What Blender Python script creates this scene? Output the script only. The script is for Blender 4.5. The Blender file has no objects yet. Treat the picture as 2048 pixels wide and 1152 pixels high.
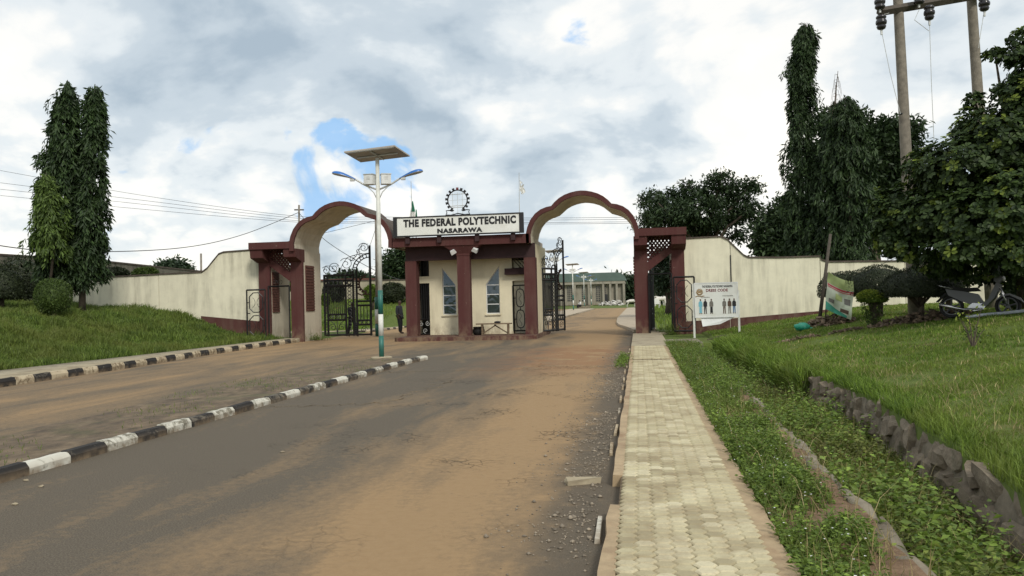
import bpy, bmesh, math, random
import numpy as np
from mathutils import Vector, Matrix

random.seed(7)
RNG = np.random.default_rng(7)
scene = bpy.context.scene
COL = scene.collection
rad = math.radians

# ------------------------------------------------------------------ camera
F, EYE = 1650.0, 1.6
YAW, PITCH, ROLL = rad(8.7), rad(0.83), rad(-1.4)
CAM_M = Matrix.Rotation(YAW, 4, 'Z') @ Matrix.Rotation(math.pi / 2 + PITCH, 4, 'X') @ Matrix.Rotation(ROLL, 4, 'Z')
cd = bpy.data.cameras.new('camera')
cam = bpy.data.objects.new('camera', cd)
COL.objects.link(cam)
cd.sensor_width = 36.0
cd.lens = 36.0 * F / 2048.0
cd.clip_start, cd.clip_end = 0.1, 4000
cam.matrix_world = Matrix.Translation((0, 0, EYE)) @ CAM_M
scene.camera = cam

# ------------------------------------------------------------------ world, sun, exposure
SKY_SEED = 40.0
SUN_EL, SUN_AZ = rad(39), rad(150)          # azimuth clockwise from +Y (behind the camera, to the right)
world = bpy.data.worlds.new('World')
scene.world = world
world.use_nodes = True
wt = world.node_tree
for n in list(wt.nodes):
    wt.nodes.remove(n)


def wn(t, **kw):
    n = wt.nodes.new(t)
    for k, v in kw.items():
        setattr(n, k, v)
    return n


def wmath(op, a, b=None, c=None, clamp=False):
    n = wn('ShaderNodeMath', operation=op)
    n.use_clamp = clamp
    for i, s in enumerate((a, b, c)):
        if s is None:
            continue
        if isinstance(s, (int, float)):
            n.inputs[i].default_value = s
        else:
            wt.links.new(s, n.inputs[i])
    return n.outputs[0]


def wnoise(vec, scale, detail, rough, dist=0.0):
    n = wn('ShaderNodeTexNoise')
    n.inputs['Scale'].default_value = scale
    n.inputs['Detail'].default_value = detail
    n.inputs['Roughness'].default_value = rough
    n.inputs['Distortion'].default_value = dist
    wt.links.new(vec, n.inputs['Vector'])
    return n.outputs[0]


def wramp(fac, stops, interp='EASE'):
    n = wn('ShaderNodeValToRGB')
    r = n.color_ramp
    r.interpolation = interp
    while len(r.elements) < len(stops):
        r.elements.new(0.5)
    for e, (p, c) in zip(r.elements, stops):
        e.position = p
        e.color = (*c, 1) if len(c) == 3 else c
    wt.links.new(fac, n.inputs[0])
    return n.outputs[0]


def wmix(fac, a, b):
    n = wn('ShaderNodeMix', data_type='RGBA')
    for sock, v in ((0, fac), (6, a), (7, b)):
        if isinstance(v, (int, float)):
            n.inputs[sock].default_value = v
        elif isinstance(v, tuple):
            n.inputs[sock].default_value = (*v, 1)
        else:
            wt.links.new(v, n.inputs[sock])
    return n.outputs[2]


sky = wn('ShaderNodeTexSky', sky_type='NISHITA', sun_disc=False, sun_elevation=SUN_EL, sun_rotation=SUN_AZ)
tc = wn('ShaderNodeTexCoord')
sep = wn('ShaderNodeSeparateXYZ')
wt.links.new(tc.outputs['Generated'], sep.inputs[0])
zc = wmath('ADD', wmath("MAXIMUM", sep.outputs[2], 0.0), 0.45)
cu, cv = wmath('DIVIDE', sep.outputs[0], zc), wmath('DIVIDE', sep.outputs[1], zc)
comb = wn('ShaderNodeCombineXYZ')
wt.links.new(cu, comb.inputs[0])
wt.links.new(cv, comb.inputs[1])
comb.inputs[2].default_value = SKY_SEED
P0 = comb.outputs[0]
big = wnoise(P0, 1.25, 5, 0.50, 0.3)
mid = wnoise(P0, 2.9, 9, 0.55, 0.25)
goff = wn('ShaderNodeVectorMath', operation='ADD')
wt.links.new(P0, goff.inputs[0])
goff.inputs[1].default_value = (0.11, -0.05, 0.0)
gap = wnoise(goff.outputs[0], 2.3, 8, 0.52, 0.5)
puff = wmath('ABSOLUTE', wmath('MULTIPLY_ADD', wnoise(P0, 5.2, 5, 0.5, 0.1), 2.0, -1.0))
low = wramp(sep.outputs[2], [(0.0, (0.10, 0.10, 0.10)), (0.12, (0.09, 0.09, 0.09)), (0.28, (0.0, 0.0, 0.0))])
shade = wmath('ADD', wmath('ADD', wmath('MULTIPLY', big, 0.48), wmath('MULTIPLY_ADD', mid, 0.46, wmath('MULTIPLY', low, 0.22))), wmath('MULTIPLY', wmath('SUBTRACT', puff, 0.02), wmath('ADD', low, 0.09)))
K = 8.0
cloud = wramp(shade, [(0.37, (0.42, 0.51, 0.59)), (0.435, (0.60, 0.68, 0.74)), (0.485, (0.82, 0.87, 0.89)), (0.53, (1.02, 1.01, 0.97)), (0.60, (1.22, 1.18, 1.08))])
blue = wmix(0.26, (0.24, 0.54, 0.94), cloud)
cover = wramp(gap, [(0.332, (0, 0, 0)), (0.368, (1, 1, 1))])
mixed = wmix(cover, blue, cloud)
scaled = wn('ShaderNodeVectorMath', operation='SCALE')
wt.links.new(mixed, scaled.inputs[0])
scaled.inputs['Scale'].default_value = K
fin = wmix(0.94, sky.outputs[0], scaled.outputs[0])
bg = wn('ShaderNodeBackground')
wt.links.new(fin, bg.inputs[0])
bg.inputs[1].default_value = 0.12
wo = wn('ShaderNodeOutputWorld')
wt.links.new(bg.outputs[0], wo.inputs[0])

sl = bpy.data.lights.new('sun', 'SUN')
sl.energy, sl.angle, sl.color = 2.1, rad(12), (1.0, 0.95, 0.86)
sun = bpy.data.objects.new('sun', sl)
COL.objects.link(sun)
sd = Vector((math.sin(SUN_AZ) * math.cos(SUN_EL), math.cos(SUN_AZ) * math.cos(SUN_EL), math.sin(SUN_EL)))
sun.rotation_euler = (-sd).to_track_quat('-Z', 'Y').to_euler()
scene.view_settings.view_transform = 'Standard'
scene.view_settings.look = 'None'
scene.view_settings.exposure = 0.1
scene.view_settings.gamma = 1.0
scene.view_settings.use_curve_mapping = False

# ------------------------------------------------------------------ survey helpers
CM3 = CAM_M.to_3x3()


def S(x, y, Y):
    """world point seen at photo position (x, y) on the upright plane at distance Y"""
    d = CM3 @ Vector(((x - 1024) / F, -(y - 576) / F, -1.0))
    return Vector((0, 0, EYE)) + d * (Y / d.y)


def SD(x, y, depth):
    d = CM3 @ Vector(((x - 1024) / F, -(y - 576) / F, -1.0))
    return Vector((0, 0, EYE)) + d * depth


# ------------------------------------------------------------------ materials
MATS = {}


class NT:
    def __init__(s, name):
        s.m = bpy.data.materials.new(name)
        s.m.use_nodes = True
        s.t = s.m.node_tree
        s.b = s.t.nodes['Principled BSDF']
        s.out = s.t.nodes['Material Output']
        g = s.t.nodes.new('ShaderNodeNewGeometry')
        s.pos = g.outputs['Position']
        s.geo = g
        MATS[name] = s.m

    def n(s, t, **kw):
        n = s.t.nodes.new(t)
        for k, v in kw.items():
            setattr(n, k, v)
        return n

    def put(s, sock, v):
        if isinstance(v, (int, float)):
            sock.default_value = v
        elif isinstance(v, tuple):
            sock.default_value = (*v, 1) if len(v) == 3 and sock.type == 'RGBA' else v
        else:
            s.t.links.new(v, sock)

    def noise(s, scale, detail=4, rough=0.55, vec=None, dist=0.0):
        n = s.n('ShaderNodeTexNoise')
        n.inputs['Scale'].default_value = scale
        n.inputs['Detail'].default_value = detail
        n.inputs['Roughness'].default_value = rough
        n.inputs['Distortion'].default_value = dist
        s.t.links.new(s.pos if vec is None else vec, n.inputs['Vector'])
        return n.outputs[0]

    def scaled(s, v3, src=None):
        n = s.n('ShaderNodeVectorMath', operation='MULTIPLY')
        s.t.links.new(s.pos if src is None else src, n.inputs[0])
        n.inputs[1].default_value = v3
        return n.outputs[0]

    def ramp(s, fac, stops, interp='LINEAR'):
        n = s.n('ShaderNodeValToRGB')
        r = n.color_ramp
        r.interpolation = interp
        while len(r.elements) < len(stops):
            r.elements.new(0.5)
        for e, (p, c) in zip(r.elements, stops):
            e.position = p
            e.color = (c, c, c, 1) if isinstance(c, (int, float)) else (*c, 1)
        s.t.links.new(fac, n.inputs[0])
        return n.outputs[0]

    def mix(s, fac, a, b, blend='MIX'):
        n = s.n('ShaderNodeMix', data_type='RGBA', blend_type=blend)
        s.put(n.inputs[0], fac)
        s.put(n.inputs[6], a)
        s.put(n.inputs[7], b)
        return n.outputs[2]

    def math(s, op, a, b=None, c=None, clamp=False):
        n = s.n('ShaderNodeMath', operation=op)
        n.use_clamp = clamp
        for i, v in enumerate((a, b, c)):
            if v is not None:
                s.put(n.inputs[i], v)
        return n.outputs[0]

    def xyz(s):
        n = s.n('ShaderNodeSeparateXYZ')
        s.t.links.new(s.pos, n.inputs[0])
        return n.outputs

    def bump(s, h, strength=0.3, dist=0.02):
        n = s.n('ShaderNodeBump')
        n.inputs['Strength'].default_value = strength
        n.inputs['Distance'].default_value = dist
        s.t.links.new(h, n.inputs['Height'])
        s.t.links.new(n.outputs[0], s.b.inputs['Normal'])

    def fin(s, col=None, rough=0.8, metal=0.0, spec=None):
        if col is not None:
            s.put(s.b.inputs['Base Color'], col)
        s.put(s.b.inputs['Roughness'], rough)
        s.put(s.b.inputs['Metallic'], metal)
        if spec is not None:
            s.b.inputs['Specular IOR Level'].default_value = spec
        return s.m


def plain(name, col, rough=0.7, metal=0.0, var=0.12, scale=3.0, bump=0.0, dirt=None, dirt_amt=0.4, dscale=2.0):
    t = NT(name)
    f = t.noise(scale, 5, 0.6)
    lo = tuple(c * (1 - var) for c in col)
    hi = tuple(min(1, c * (1 + var)) for c in col)
    c = t.ramp(f, [(0.3, lo), (0.7, hi)])
    if dirt:
        d = t.noise(dscale, 8, 0.65, dist=0.3)
        m = t.ramp(d, [(0.5, 0.0), (0.68, dirt_amt)])
        c = t.mix(m, c, dirt)
    if bump:
        t.bump(t.noise(scale * 18, 4), bump, 0.01)
    return t.fin(c, rough, metal)


def foliage(name, dark, light, trans=0.25, rough=0.55, zvar=0.35, patch=None):
    t = NT(name)
    r = t.geo.outputs['Random Per Island']
    c = t.ramp(r, [(0.0, dark), (0.75, light), (1.0, tuple(min(1, x * 1.5) for x in light))])
    nz = t.noise(0.9, 3)
    c = t.mix(t.ramp(nz, [(0.35, 0.0), (0.7, zvar)]), c, tuple(x * 0.55 for x in dark))
    if patch:
        c = t.mix(t.ramp(t.noise(0.55, 6, 0.62, None, 0.5), [(0.42, 0.0), (0.66, 0.75)]), c, patch)
    t.fin(c, rough, 0.0, 0.3)
    tr = t.n('ShaderNodeBsdfTranslucent')
    t.put(tr.inputs[0], c)
    mx = t.n('ShaderNodeMixShader')
    mx.inputs[0].default_value = trans
    t.t.links.new(t.b.outputs[0], mx.inputs[1])
    t.t.links.new(tr.outputs[0], mx.inputs[2])
    t.t.links.new(mx.outputs[0], t.out.inputs[0])
    return t.m


def make_materials():
    # asphalt with blown laterite dust, a worn red strip and map cracking
    t = NT('asphalt')
    X, Y, Z = t.xyz()
    fine = t.noise(85, 3, 0.75)
    base = t.ramp(fine, [(0.32, (0.048, 0.041, 0.032)), (0.5, (0.096, 0.083, 0.064)), (0.68, (0.175, 0.153, 0.12))])
    dust_n = t.noise(0.9, 9, 0.62, t.scaled((1.25, 0.30, 1.0)), 0.5)
    dust_f = t.noise(13, 10, 0.72)
    dn = t.math('ADD', t.math('MULTIPLY', dust_n, 0.66), t.math('MULTIPLY', dust_f, 0.34))
    # more dust towards the right kerb and over the left carriageway
    side = t.math('ADD', t.ramp(t.math('MULTIPLY_ADD', X, 0.1, 0.6), [(0.0, 0.0), (0.16, -0.05), (0.28, 0.04), (0.36, 0.17), (0.44, 0.34), (0.52, 0.30), (0.56, 0.0), (1, 0)]),
                  t.ramp(t.math('MULTIPLY_ADD', X, -0.1, -0.6), [(0.0, 0.0), (0.14, 0.0), (0.24, 0.13), (1.0, 0.16)]))
    far = t.ramp(t.math('MULTIPLY', Y, 0.01), [(0.22, 0.0), (0.30, 0.10), (0.42, 0.22), (1.0, 0.25)])
    k = t.math('ADD', t.math('ADD', dn, side), far)
    dmask = t.ramp(k, [(0.52, 0.06), (0.66, 0.5), (0.80, 0.95)])
    c = t.mix(dmask, base, t.mix(dust_f, (0.265, 0.168, 0.082), (0.365, 0.25, 0.135)))
    # red laterite washed out before the gate
    redx = t.ramp(t.math('MULTIPLY_ADD', X, 0.1, 0.6), [(0.15, 0.0), (0.32, 0.9), (0.55, 1.0)])
    redy = t.ramp(t.math('MULTIPLY', Y, 0.025), [(0.40, 0.0), (0.50, 0.75), (0.64, 0.9), (0.72, 0.0)])
    rn = t.noise(1.3, 8, 0.6, None, 0.4)
    rm = t.math('MULTIPLY', t.math('MULTIPLY', redx, redy), t.ramp(rn, [(0.36, 0.0), (0.52, 0.95)]))
    c = t.mix(rm, c, t.mix(dust_f, (0.19, 0.092, 0.043), (0.30, 0.165, 0.085)))
    # gutter dirt at the right kerb
    gut = t.math('MULTIPLY', t.ramp(t.math('MULTIPLY_ADD', X, 0.5, 0.8), [(0.28, 0.0), (0.5, 0.85), (0.66, 1.0), (0.8, 0.0)]), t.ramp(t.noise(2.2, 8, 0.7), [(0.36, 0.0), (0.52, 1.0)]))
    c = t.mix(gut, c, t.mix(fine, (0.055, 0.044, 0.031), (0.17, 0.138, 0.10)))
    # cracks
    v = t.n('ShaderNodeTexVoronoi', feature='DISTANCE_TO_EDGE')
    v.inputs['Scale'].default_value = 8.5
    wob = t.n('ShaderNodeMix', data_type='VECTOR')
    nw = t.n('ShaderNodeTexNoise')
    nw.inputs['Scale'].default_value = 3.0
    nw.inputs['Detail'].default_value = 5
    t.t.links.new(t.pos, nw.inputs['Vector'])
    wob.inputs[0].default_value = 0.30
    t.t.links.new(t.pos, wob.inputs[4])
    t.t.links.new(nw.outputs[1], wob.inputs[5])
    t.t.links.new(wob.outputs[1], v.inputs['Vector'])
    crk = t.ramp(v.outputs['Distance'], [(0.0, 1.0), (0.075, 0.0)])
    cx = t.ramp(t.math('MULTIPLY_ADD', X, 0.1, 0.6), [(0.10, 0.0), (0.25, 1.0), (0.55, 1.0), (0.58, 0.0)])
    cy = t.ramp(t.math('MULTIPLY', Y, 0.03), [(0.12, 0.0), (0.24, 1.0), (0.62, 1.0), (0.72, 0.0)])
    cn = t.ramp(t.noise(0.7, 6, 0.6), [(0.53, 0.0), (0.61, 1.0)])
    crk = t.math('MULTIPLY', t.math('MULTIPLY', crk, t.math('MULTIPLY', cx, cy)), cn)
    c = t.mix(t.math('MULTIPLY', crk, 0.62), c, (0.025, 0.02, 0.016))
    # oil and damp spots
    sp = t.ramp(t.noise(1.7, 5, 0.6, None, 0.6), [(0.66, 0.0), (0.74, 0.45)])
    c = t.mix(sp, c, (0.05, 0.045, 0.04))
    h = t.math('SUBTRACT', t.math('ADD', t.math('MULTIPLY', fine, 0.5), t.math('MULTIPLY', dust_f, 0.8)), t.math('MULTIPLY', crk, 1.6))
    t.bump(h, 0.55, 0.02)
    t.fin(c, 0.92, 0, 0.25)

    t = NT('island_soil')
    f = t.noise(5, 9, 0.68, t.scaled((1.0, 0.6, 1)))
    c = t.ramp(f, [(0.3, (0.060, 0.045, 0.030)), (0.5, (0.125, 0.090, 0.056)), (0.7, (0.215, 0.158, 0.098))])
    g = t.ramp(t.noise(1.1, 7, 0.6), [(0.52, 0.0), (0.66, 0.55)])
    c = t.mix(g, c, (0.075, 0.085, 0.03))
    t.bump(t.noise(14, 8, 0.7), 0.8, 0.03)
    t.fin(c, 0.95)

    t = NT('ground_soil_grass')
    f = t.noise(7, 7, 0.65)
    c = t.ramp(f, [(0.3, (0.055, 0.085, 0.018)), (0.7, (0.13, 0.17, 0.038))])
    big = t.noise(0.28, 5, 0.6)
    c = t.mix(t.ramp(big, [(0.35, 0.0), (0.7, 0.6)]), c, (0.10, 0.13, 0.03))
    bare = t.ramp(t.noise(0.9, 7, 0.62, None, 0.4), [(0.60, 0.0), (0.70, 0.85)])
    c = t.mix(bare, c, t.ramp(f, [(0.3, (0.10, 0.06, 0.032)), (0.7, (0.20, 0.13, 0.075))]))
    t.bump(t.noise(20, 6, 0.7), 0.6, 0.03)
    t.fin(c, 0.95, 0, 0.2)

    t = NT('verge_soil')
    f = t.noise(9, 8, 0.7)
    c = t.ramp(f, [(0.3, (0.09, 0.05, 0.026)), (0.55, (0.20, 0.125, 0.07)), (0.75, (0.30, 0.20, 0.12))])
    t.bump(f, 0.8, 0.04)
    t.fin(c, 0.95)

    plain('wall_mortar', (0.17, 0.14, 0.10), 0.95, var=0.4, scale=7, bump=0.6, dirt=(0.05, 0.055, 0.025), dirt_amt=0.7, dscale=3)
    plain('joint_soil', (0.12, 0.085, 0.05), 0.95, var=0.4, scale=9, bump=0.3)
    plain('drain_mud', (0.045, 0.036, 0.024), 0.9, var=0.4, scale=6, bump=0.4)
    plain('concrete', (0.33, 0.28, 0.19), 0.9, var=0.18, scale=5, bump=0.3, dirt=(0.17, 0.13, 0.085), dirt_amt=0.7, dscale=1.5)
    plain('grey_concrete', (0.21, 0.18, 0.13), 0.92, var=0.35, scale=6, bump=0.6, dirt=(0.10, 0.07, 0.042), dirt_amt=0.85, dscale=2.2)
    plain('mortar_edge', (0.37, 0.275, 0.165), 0.92, var=0.2, scale=6, bump=0.4, dirt=(0.22, 0.13, 0.07), dirt_amt=0.7, dscale=2.5)
    plain('far_pavement', (0.40, 0.33, 0.24), 0.9, var=0.15, scale=1.5)
    # pavers: tone differs block by block
    t = NT('paver')
    oi = t.n('ShaderNodeObjectInfo')
    rnd = t.math('FRACT', t.math('ADD', t.math('MULTIPLY', oi.outputs['Random'], 1.0), t.math('MULTIPLY', t.geo.outputs['Random Per Island'], 0.35)))
    c = t.ramp(rnd, [(0.0, (0.31, 0.265, 0.165)), (0.12, (0.43, 0.38, 0.24)), (0.6, (0.51, 0.455, 0.295)), (1.0, (0.56, 0.505, 0.345))])
    dn = t.ramp(t.noise(2.0, 9, 0.68, None, 0.6), [(0.42, 0.0), (0.64, 0.7)])
    c = t.mix(dn, c, (0.26, 0.20, 0.12))
    sp = t.ramp(t.noise(45, 5, 0.7), [(0.5, 0.0), (0.72, 0.4)])
    c = t.mix(sp, c, (0.22, 0.19, 0.13))
    t.bump(t.noise(70, 5, 0.7), 0.35, 0.006)
    t.fin(c, 0.9, 0, 0.25)

    def kerbpaint(name, col, under, lo, hi):
        t = NT(name)
        oi = t.n('ShaderNodeObjectInfo')
        sh = t.n('ShaderNodeVectorMath', operation='ADD')
        t.t.links.new(t.pos, sh.inputs[0])
        t.t.links.new(oi.outputs['Random'], sh.inputs[1])
        w = t.noise(7, 9, 0.72, sh.outputs[0], 0.6)
        amt = t.math('ADD', w, t.math('MULTIPLY_ADD', oi.outputs['Random'], 0.14, -0.07))
        f = t.noise(30, 4)
        c = t.mix(t.ramp(amt, [(lo, 0.0), (hi, 0.95)]), col, t.mix(f, tuple(u * 0.6 for u in under), under))
        Zs = t.xyz()[2]
        splash = t.math('MULTIPLY', t.ramp(t.math('MULTIPLY', Zs, 5), [(0.0, 1.0), (0.5, 0.0)]), t.ramp(t.noise(5, 5), [(0.35, 0.0), (0.6, 0.9)]))
        c = t.mix(splash, c, (0.24, 0.175, 0.11))
        t.bump(t.noise(40, 6, 0.7), 0.4, 0.012)
        t.fin(c, 0.85, 0, 0.3)
    kerbpaint('kerb_white', (0.60, 0.58, 0.50), (0.22, 0.20, 0.15), 0.49, 0.60)
    kerbpaint('kerb_black', (0.024, 0.022, 0.021), (0.20, 0.175, 0.135), 0.53, 0.66)
    kerbpaint('kerb_dusty', (0.50, 0.42, 0.29), (0.24, 0.18, 0.11), 0.47, 0.60)

    # plaster
    def plaster(name, col, stain, amt, chip=None):
        t = NT(name)
        streak = t.noise(1.6, 8, 0.66, t.scaled((1.6, 1.6, 0.16)), 0.2)
        blot = t.noise(0.55, 7, 0.6, None, 0.4)
        f = t.noise(3.0, 6, 0.6)
        c = t.ramp(f, [(0.3, tuple(x * 0.94 for x in col)), (0.7, tuple(min(1, x * 1.04) for x in col))])
        m = t.math('MULTIPLY', t.ramp(streak, [(0.44, 0.0), (0.66, 1.0)]), t.ramp(blot, [(0.38, 0.12), (0.60, 1.0)]))
        c = t.mix(t.math('MULTIPLY', m, amt), c, stain)
        ck = t.ramp(t.noise(1.1, 2, 0.5, None, 1.5), [(0.495, 0.0), (0.5, 0.5), (0.505, 0.0)])
        c = t.mix(t.math('MULTIPLY', ck, 0.25), c, stain)
        # mud splashed up from the ground, and chipped paint
        sp = t.math('MULTIPLY', t.ramp(t.xyz()[2], [(0.12, 1.0), (0.75, 0.0)]), t.ramp(t.noise(4.5, 7, 0.68, t.scaled((1, 1, 0.6))), [(0.42, 0.0), (0.62, 0.75)]))
        c = t.mix(sp, c, (0.21, 0.15, 0.095))
        if chip:
            c = t.mix(t.ramp(t.noise(5.0, 9, 0.72, None, 0.3), [(0.655, 0.0), (0.675, 0.8)]), c, chip)
        t.bump(t.noise(35, 5, 0.65), 0.25, 0.008)
        t.fin(c, 0.88, 0, 0.3)
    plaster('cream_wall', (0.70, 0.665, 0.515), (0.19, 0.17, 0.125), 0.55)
    plaster('cream_booth', (0.72, 0.66, 0.48), (0.34, 0.29, 0.19), 0.35)
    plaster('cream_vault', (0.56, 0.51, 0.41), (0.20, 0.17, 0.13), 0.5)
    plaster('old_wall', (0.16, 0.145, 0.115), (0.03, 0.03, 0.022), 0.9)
    plaster('old_cream', (0.40, 0.36, 0.26), (0.09, 0.085, 0.06), 0.9)
    plaster('hall_wall', (0.30, 0.275, 0.22), (0.13, 0.12, 0.10), 0.7)
    plaster('maroon', (0.078, 0.026, 0.024), (0.15, 0.10, 0.08), 0.35, (0.30, 0.24, 0.19))
    plaster('maroon_plinth', (0.085, 0.032, 0.028), (0.14, 0.10, 0.075), 0.7)
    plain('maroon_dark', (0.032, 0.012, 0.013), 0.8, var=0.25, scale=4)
    plain('louver_red', (0.11, 0.042, 0.03), 0.85, var=0.35, scale=9, bump=0.3)
    plain('coping_dark', (0.075, 0.058, 0.045), 0.9, var=0.4, scale=4, bump=0.3)
    plain('soffit', (0.40, 0.36, 0.31), 0.9, var=0.12, scale=3)
    plain('black_iron', (0.012, 0.012, 0.013), 0.42, 0.2, var=0.4, scale=9)
    plain('rust_iron', (0.045, 0.02, 0.014), 0.7, 0.2, var=0.5, scale=9)
    plain('galvanised', (0.52, 0.53, 0.51), 0.5, 0.25, var=0.16, scale=4, dirt=(0.30, 0.27, 0.22), dirt_amt=0.6, dscale=3)
    plain('pole_white', (0.64, 0.65, 0.60), 0.55, 0, var=0.1, scale=5, dirt=(0.33, 0.30, 0.23), dirt_amt=0.5, dscale=3)
    plain('pole_green', (0.018, 0.13, 0.105), 0.5, 0, var=0.15, scale=5, dirt=(0.12, 0.13, 0.09), dirt_amt=0.4, dscale=3)
    plain('lamp_blue', (0.02, 0.14, 0.46), 0.3, 0, var=0.06)
    plain('lamp_lens', (0.42, 0.42, 0.40), 0.3, 0, var=0.06)
    plain('panel_back', (0.36, 0.32, 0.27), 0.6, 0, var=0.2, scale=3)
    plain('panel_front', (0.012, 0.016, 0.035), 0.15, 0.0, var=0.2)
    plain('box_white', (0.66, 0.67, 0.66), 0.45, 0, var=0.06, dirt=(0.36, 0.34, 0.30), dirt_amt=0.4)
    plain('sign_white', (0.70, 0.71, 0.67), 0.5, 0, var=0.07, scale=1.2, dirt=(0.50, 0.48, 0.40), dirt_amt=0.4, dscale=1.6)
    plain('letter_black', (0.010, 0.010, 0.012), 0.5, var=0.2)
    plain('paint_red', (0.16, 0.03, 0.035), 0.6, var=0.2)
    plain('print_blue', (0.16, 0.42, 0.52), 0.6)
    plain('print_jeans', (0.06, 0.14, 0.28), 0.6)
    plain('print_grey', (0.16, 0.15, 0.13), 0.7, var=0.3, scale=30)
    plain('print_skin', (0.09, 0.05, 0.03), 0.7)
    plain('print_gold', (0.26, 0.16, 0.05), 0.6, var=0.4, scale=40)
    plain('banner_cream', (0.50, 0.54, 0.42), 0.6, var=0.15, scale=4, dirt=(0.30, 0.34, 0.22), dirt_amt=0.6, dscale=5)
    plain('banner_green', (0.36, 0.43, 0.17), 0.6, var=0.15, scale=5)
    plain('banner_teal', (0.03, 0.24, 0.16), 0.6, var=0.2, scale=5)
    plain('banner_red', (0.45, 0.05, 0.07), 0.6, var=0.2, scale=5)
    plain('bag_green', (0.02, 0.30, 0.19), 0.35, var=0.2, scale=9)
    plain('flag_green', (0.01, 0.16, 0.08), 0.7)
    plain('flag_white', (0.62, 0.62, 0.58), 0.7)
    plain('bench_wood', (0.16, 0.115, 0.07), 0.75, var=0.35, scale=8, bump=0.3)
    plain('weathered_wood', (0.20, 0.175, 0.14), 0.85, var=0.3, scale=6, bump=0.4)
    plain('dark_wood', (0.075, 0.062, 0.048), 0.85, var=0.3, scale=6, bump=0.4)
    plain('bark', (0.075, 0.058, 0.042), 0.9, var=0.4, scale=7, bump=0.8)
    plain('rubber', (0.012, 0.012, 0.012), 0.8, var=0.3)
    plain('insulator', (0.020, 0.018, 0.020), 0.22, var=0.2)
    plain('wire', (0.03, 0.03, 0.032), 0.6)
    plain('moto_grey', (0.11, 0.112, 0.115), 0.4, 0.1, var=0.1)
    plain('chrome', (0.5, 0.5, 0.5), 0.25, 0.9, var=0.08)
    plain('cloth_dark', (0.014, 0.015, 0.020), 0.85, var=0.3, scale=12)
    plain('cloth_navy', (0.022, 0.024, 0.032), 0.85, var=0.3, scale=12)
    plain('cloth_white', (0.6, 0.6, 0.58), 0.8)
    plain('skin', (0.055, 0.028, 0.018), 0.6)
    plain('cow_hide', (0.62, 0.59, 0.53), 0.8, var=0.12, scale=3)
    plain('horn', (0.10, 0.085, 0.06), 0.6)
    plain('rubble', (0.58, 0.56, 0.52), 0.9, var=0.3, scale=2)
    plain('debris', (0.16, 0.115, 0.075), 0.9, var=0.5, scale=6)
    plain('gravel', (0.24, 0.20, 0.15), 0.9, var=0.6, scale=9)
    plain('pipe_white', (0.52, 0.56, 0.60), 0.45, var=0.2, scale=4)
    plain('roof_green', (0.085, 0.125, 0.108), 0.55, var=0.15, scale=0.6)
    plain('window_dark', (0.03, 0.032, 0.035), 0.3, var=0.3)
    # stone
    t = NT('drain_stone')
    oi = t.n('ShaderNodeObjectInfo')
    f = t.noise(4, 8, 0.68, None, 0.4)
    c = t.ramp(f, [(0.3, (0.10, 0.078, 0.052)), (0.55, (0.22, 0.175, 0.125)), (0.75, (0.38, 0.32, 0.24))])
    c = t.mix(t.math('MULTIPLY', oi.outputs['Random'], 0.45), c, (0.24, 0.195, 0.14))
    ms = t.ramp(t.noise(2.6, 6, 0.6), [(0.55, 0.0), (0.68, 0.55)])
    c = t.mix(ms, c, (0.05, 0.06, 0.022))
    t.bump(t.noise(16, 7, 0.7), 0.8, 0.03)
    t.fin(c, 0.9)
    # tinted mirror glass, slightly wavy
    t = NT('window_glass')
    t.bump(t.noise(1.3, 2, 0.5, None, 0.6), 0.3, 0.05)
    t.fin((0.085, 0.105, 0.12), 0.08, 0.8)

    foliage('leaf_ashoka', (0.016, 0.034, 0.012), (0.048, 0.084, 0.026), 0.2, zvar=0.55)
    foliage('leaf_ashoka_young', (0.05, 0.085, 0.02), (0.11, 0.17, 0.035), 0.25)
    foliage('leaf_almond', (0.018, 0.036, 0.011), (0.052, 0.085, 0.020), 0.22)
    foliage('leaf_almond_young', (0.09, 0.13, 0.02), (0.22, 0.28, 0.05), 0.35)
    foliage('leaf_broad', (0.018, 0.034, 0.014), (0.045, 0.075, 0.028), 0.2)
    foliage('leaf_far', (0.022, 0.040, 0.022), (0.050, 0.080, 0.040), 0.2)
    foliage('leaf_topiary', (0.015, 0.022, 0.010), (0.036, 0.048, 0.020), 0.1)
    foliage('leaf_boxbush', (0.030, 0.055, 0.012), (0.085, 0.13, 0.028), 0.2)
    foliage('leaf_yellow', (0.12, 0.16, 0.02), (0.30, 0.36, 0.05), 0.3)
    foliage('leaf_weed', (0.075, 0.13, 0.018), (0.19, 0.275, 0.048), 0.3, zvar=0.5)
    foliage('leaf_drain', (0.07, 0.105, 0.016), (0.21, 0.26, 0.05), 0.3, zvar=0.6, patch=(0.13, 0.115, 0.045))
    foliage('grass_blade', (0.070, 0.125, 0.018), (0.185, 0.285, 0.038), 0.3, zvar=0.4, patch=(0.19, 0.225, 0.045))
    foliage('grass_shade', (0.045, 0.080, 0.015), (0.155, 0.225, 0.04), 0.3, zvar=0.45, patch=(0.17, 0.19, 0.045))
    foliage('straw', (0.25, 0.20, 0.09), (0.40, 0.33, 0.16), 0.2)
    plain('flower_white', (0.75, 0.76, 0.74), 0.6)
    plain('twig_dead', (0.11, 0.085, 0.065), 0.9)


make_materials()


# ------------------------------------------------------------------ object helpers
def wloc(o):
    v = Vector((0, 0, 0))
    while o is not None:
        v = v + Vector(o.location)
        o = o.parent
    return v


def link(name, me, mat=None, parent=None):
    o = bpy.data.objects.new(name, me)
    COL.objects.link(o)
    if parent is not None:
        o.parent = parent
    if mat is not None:
        me.materials.append(MATS[mat])
    return o


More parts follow.
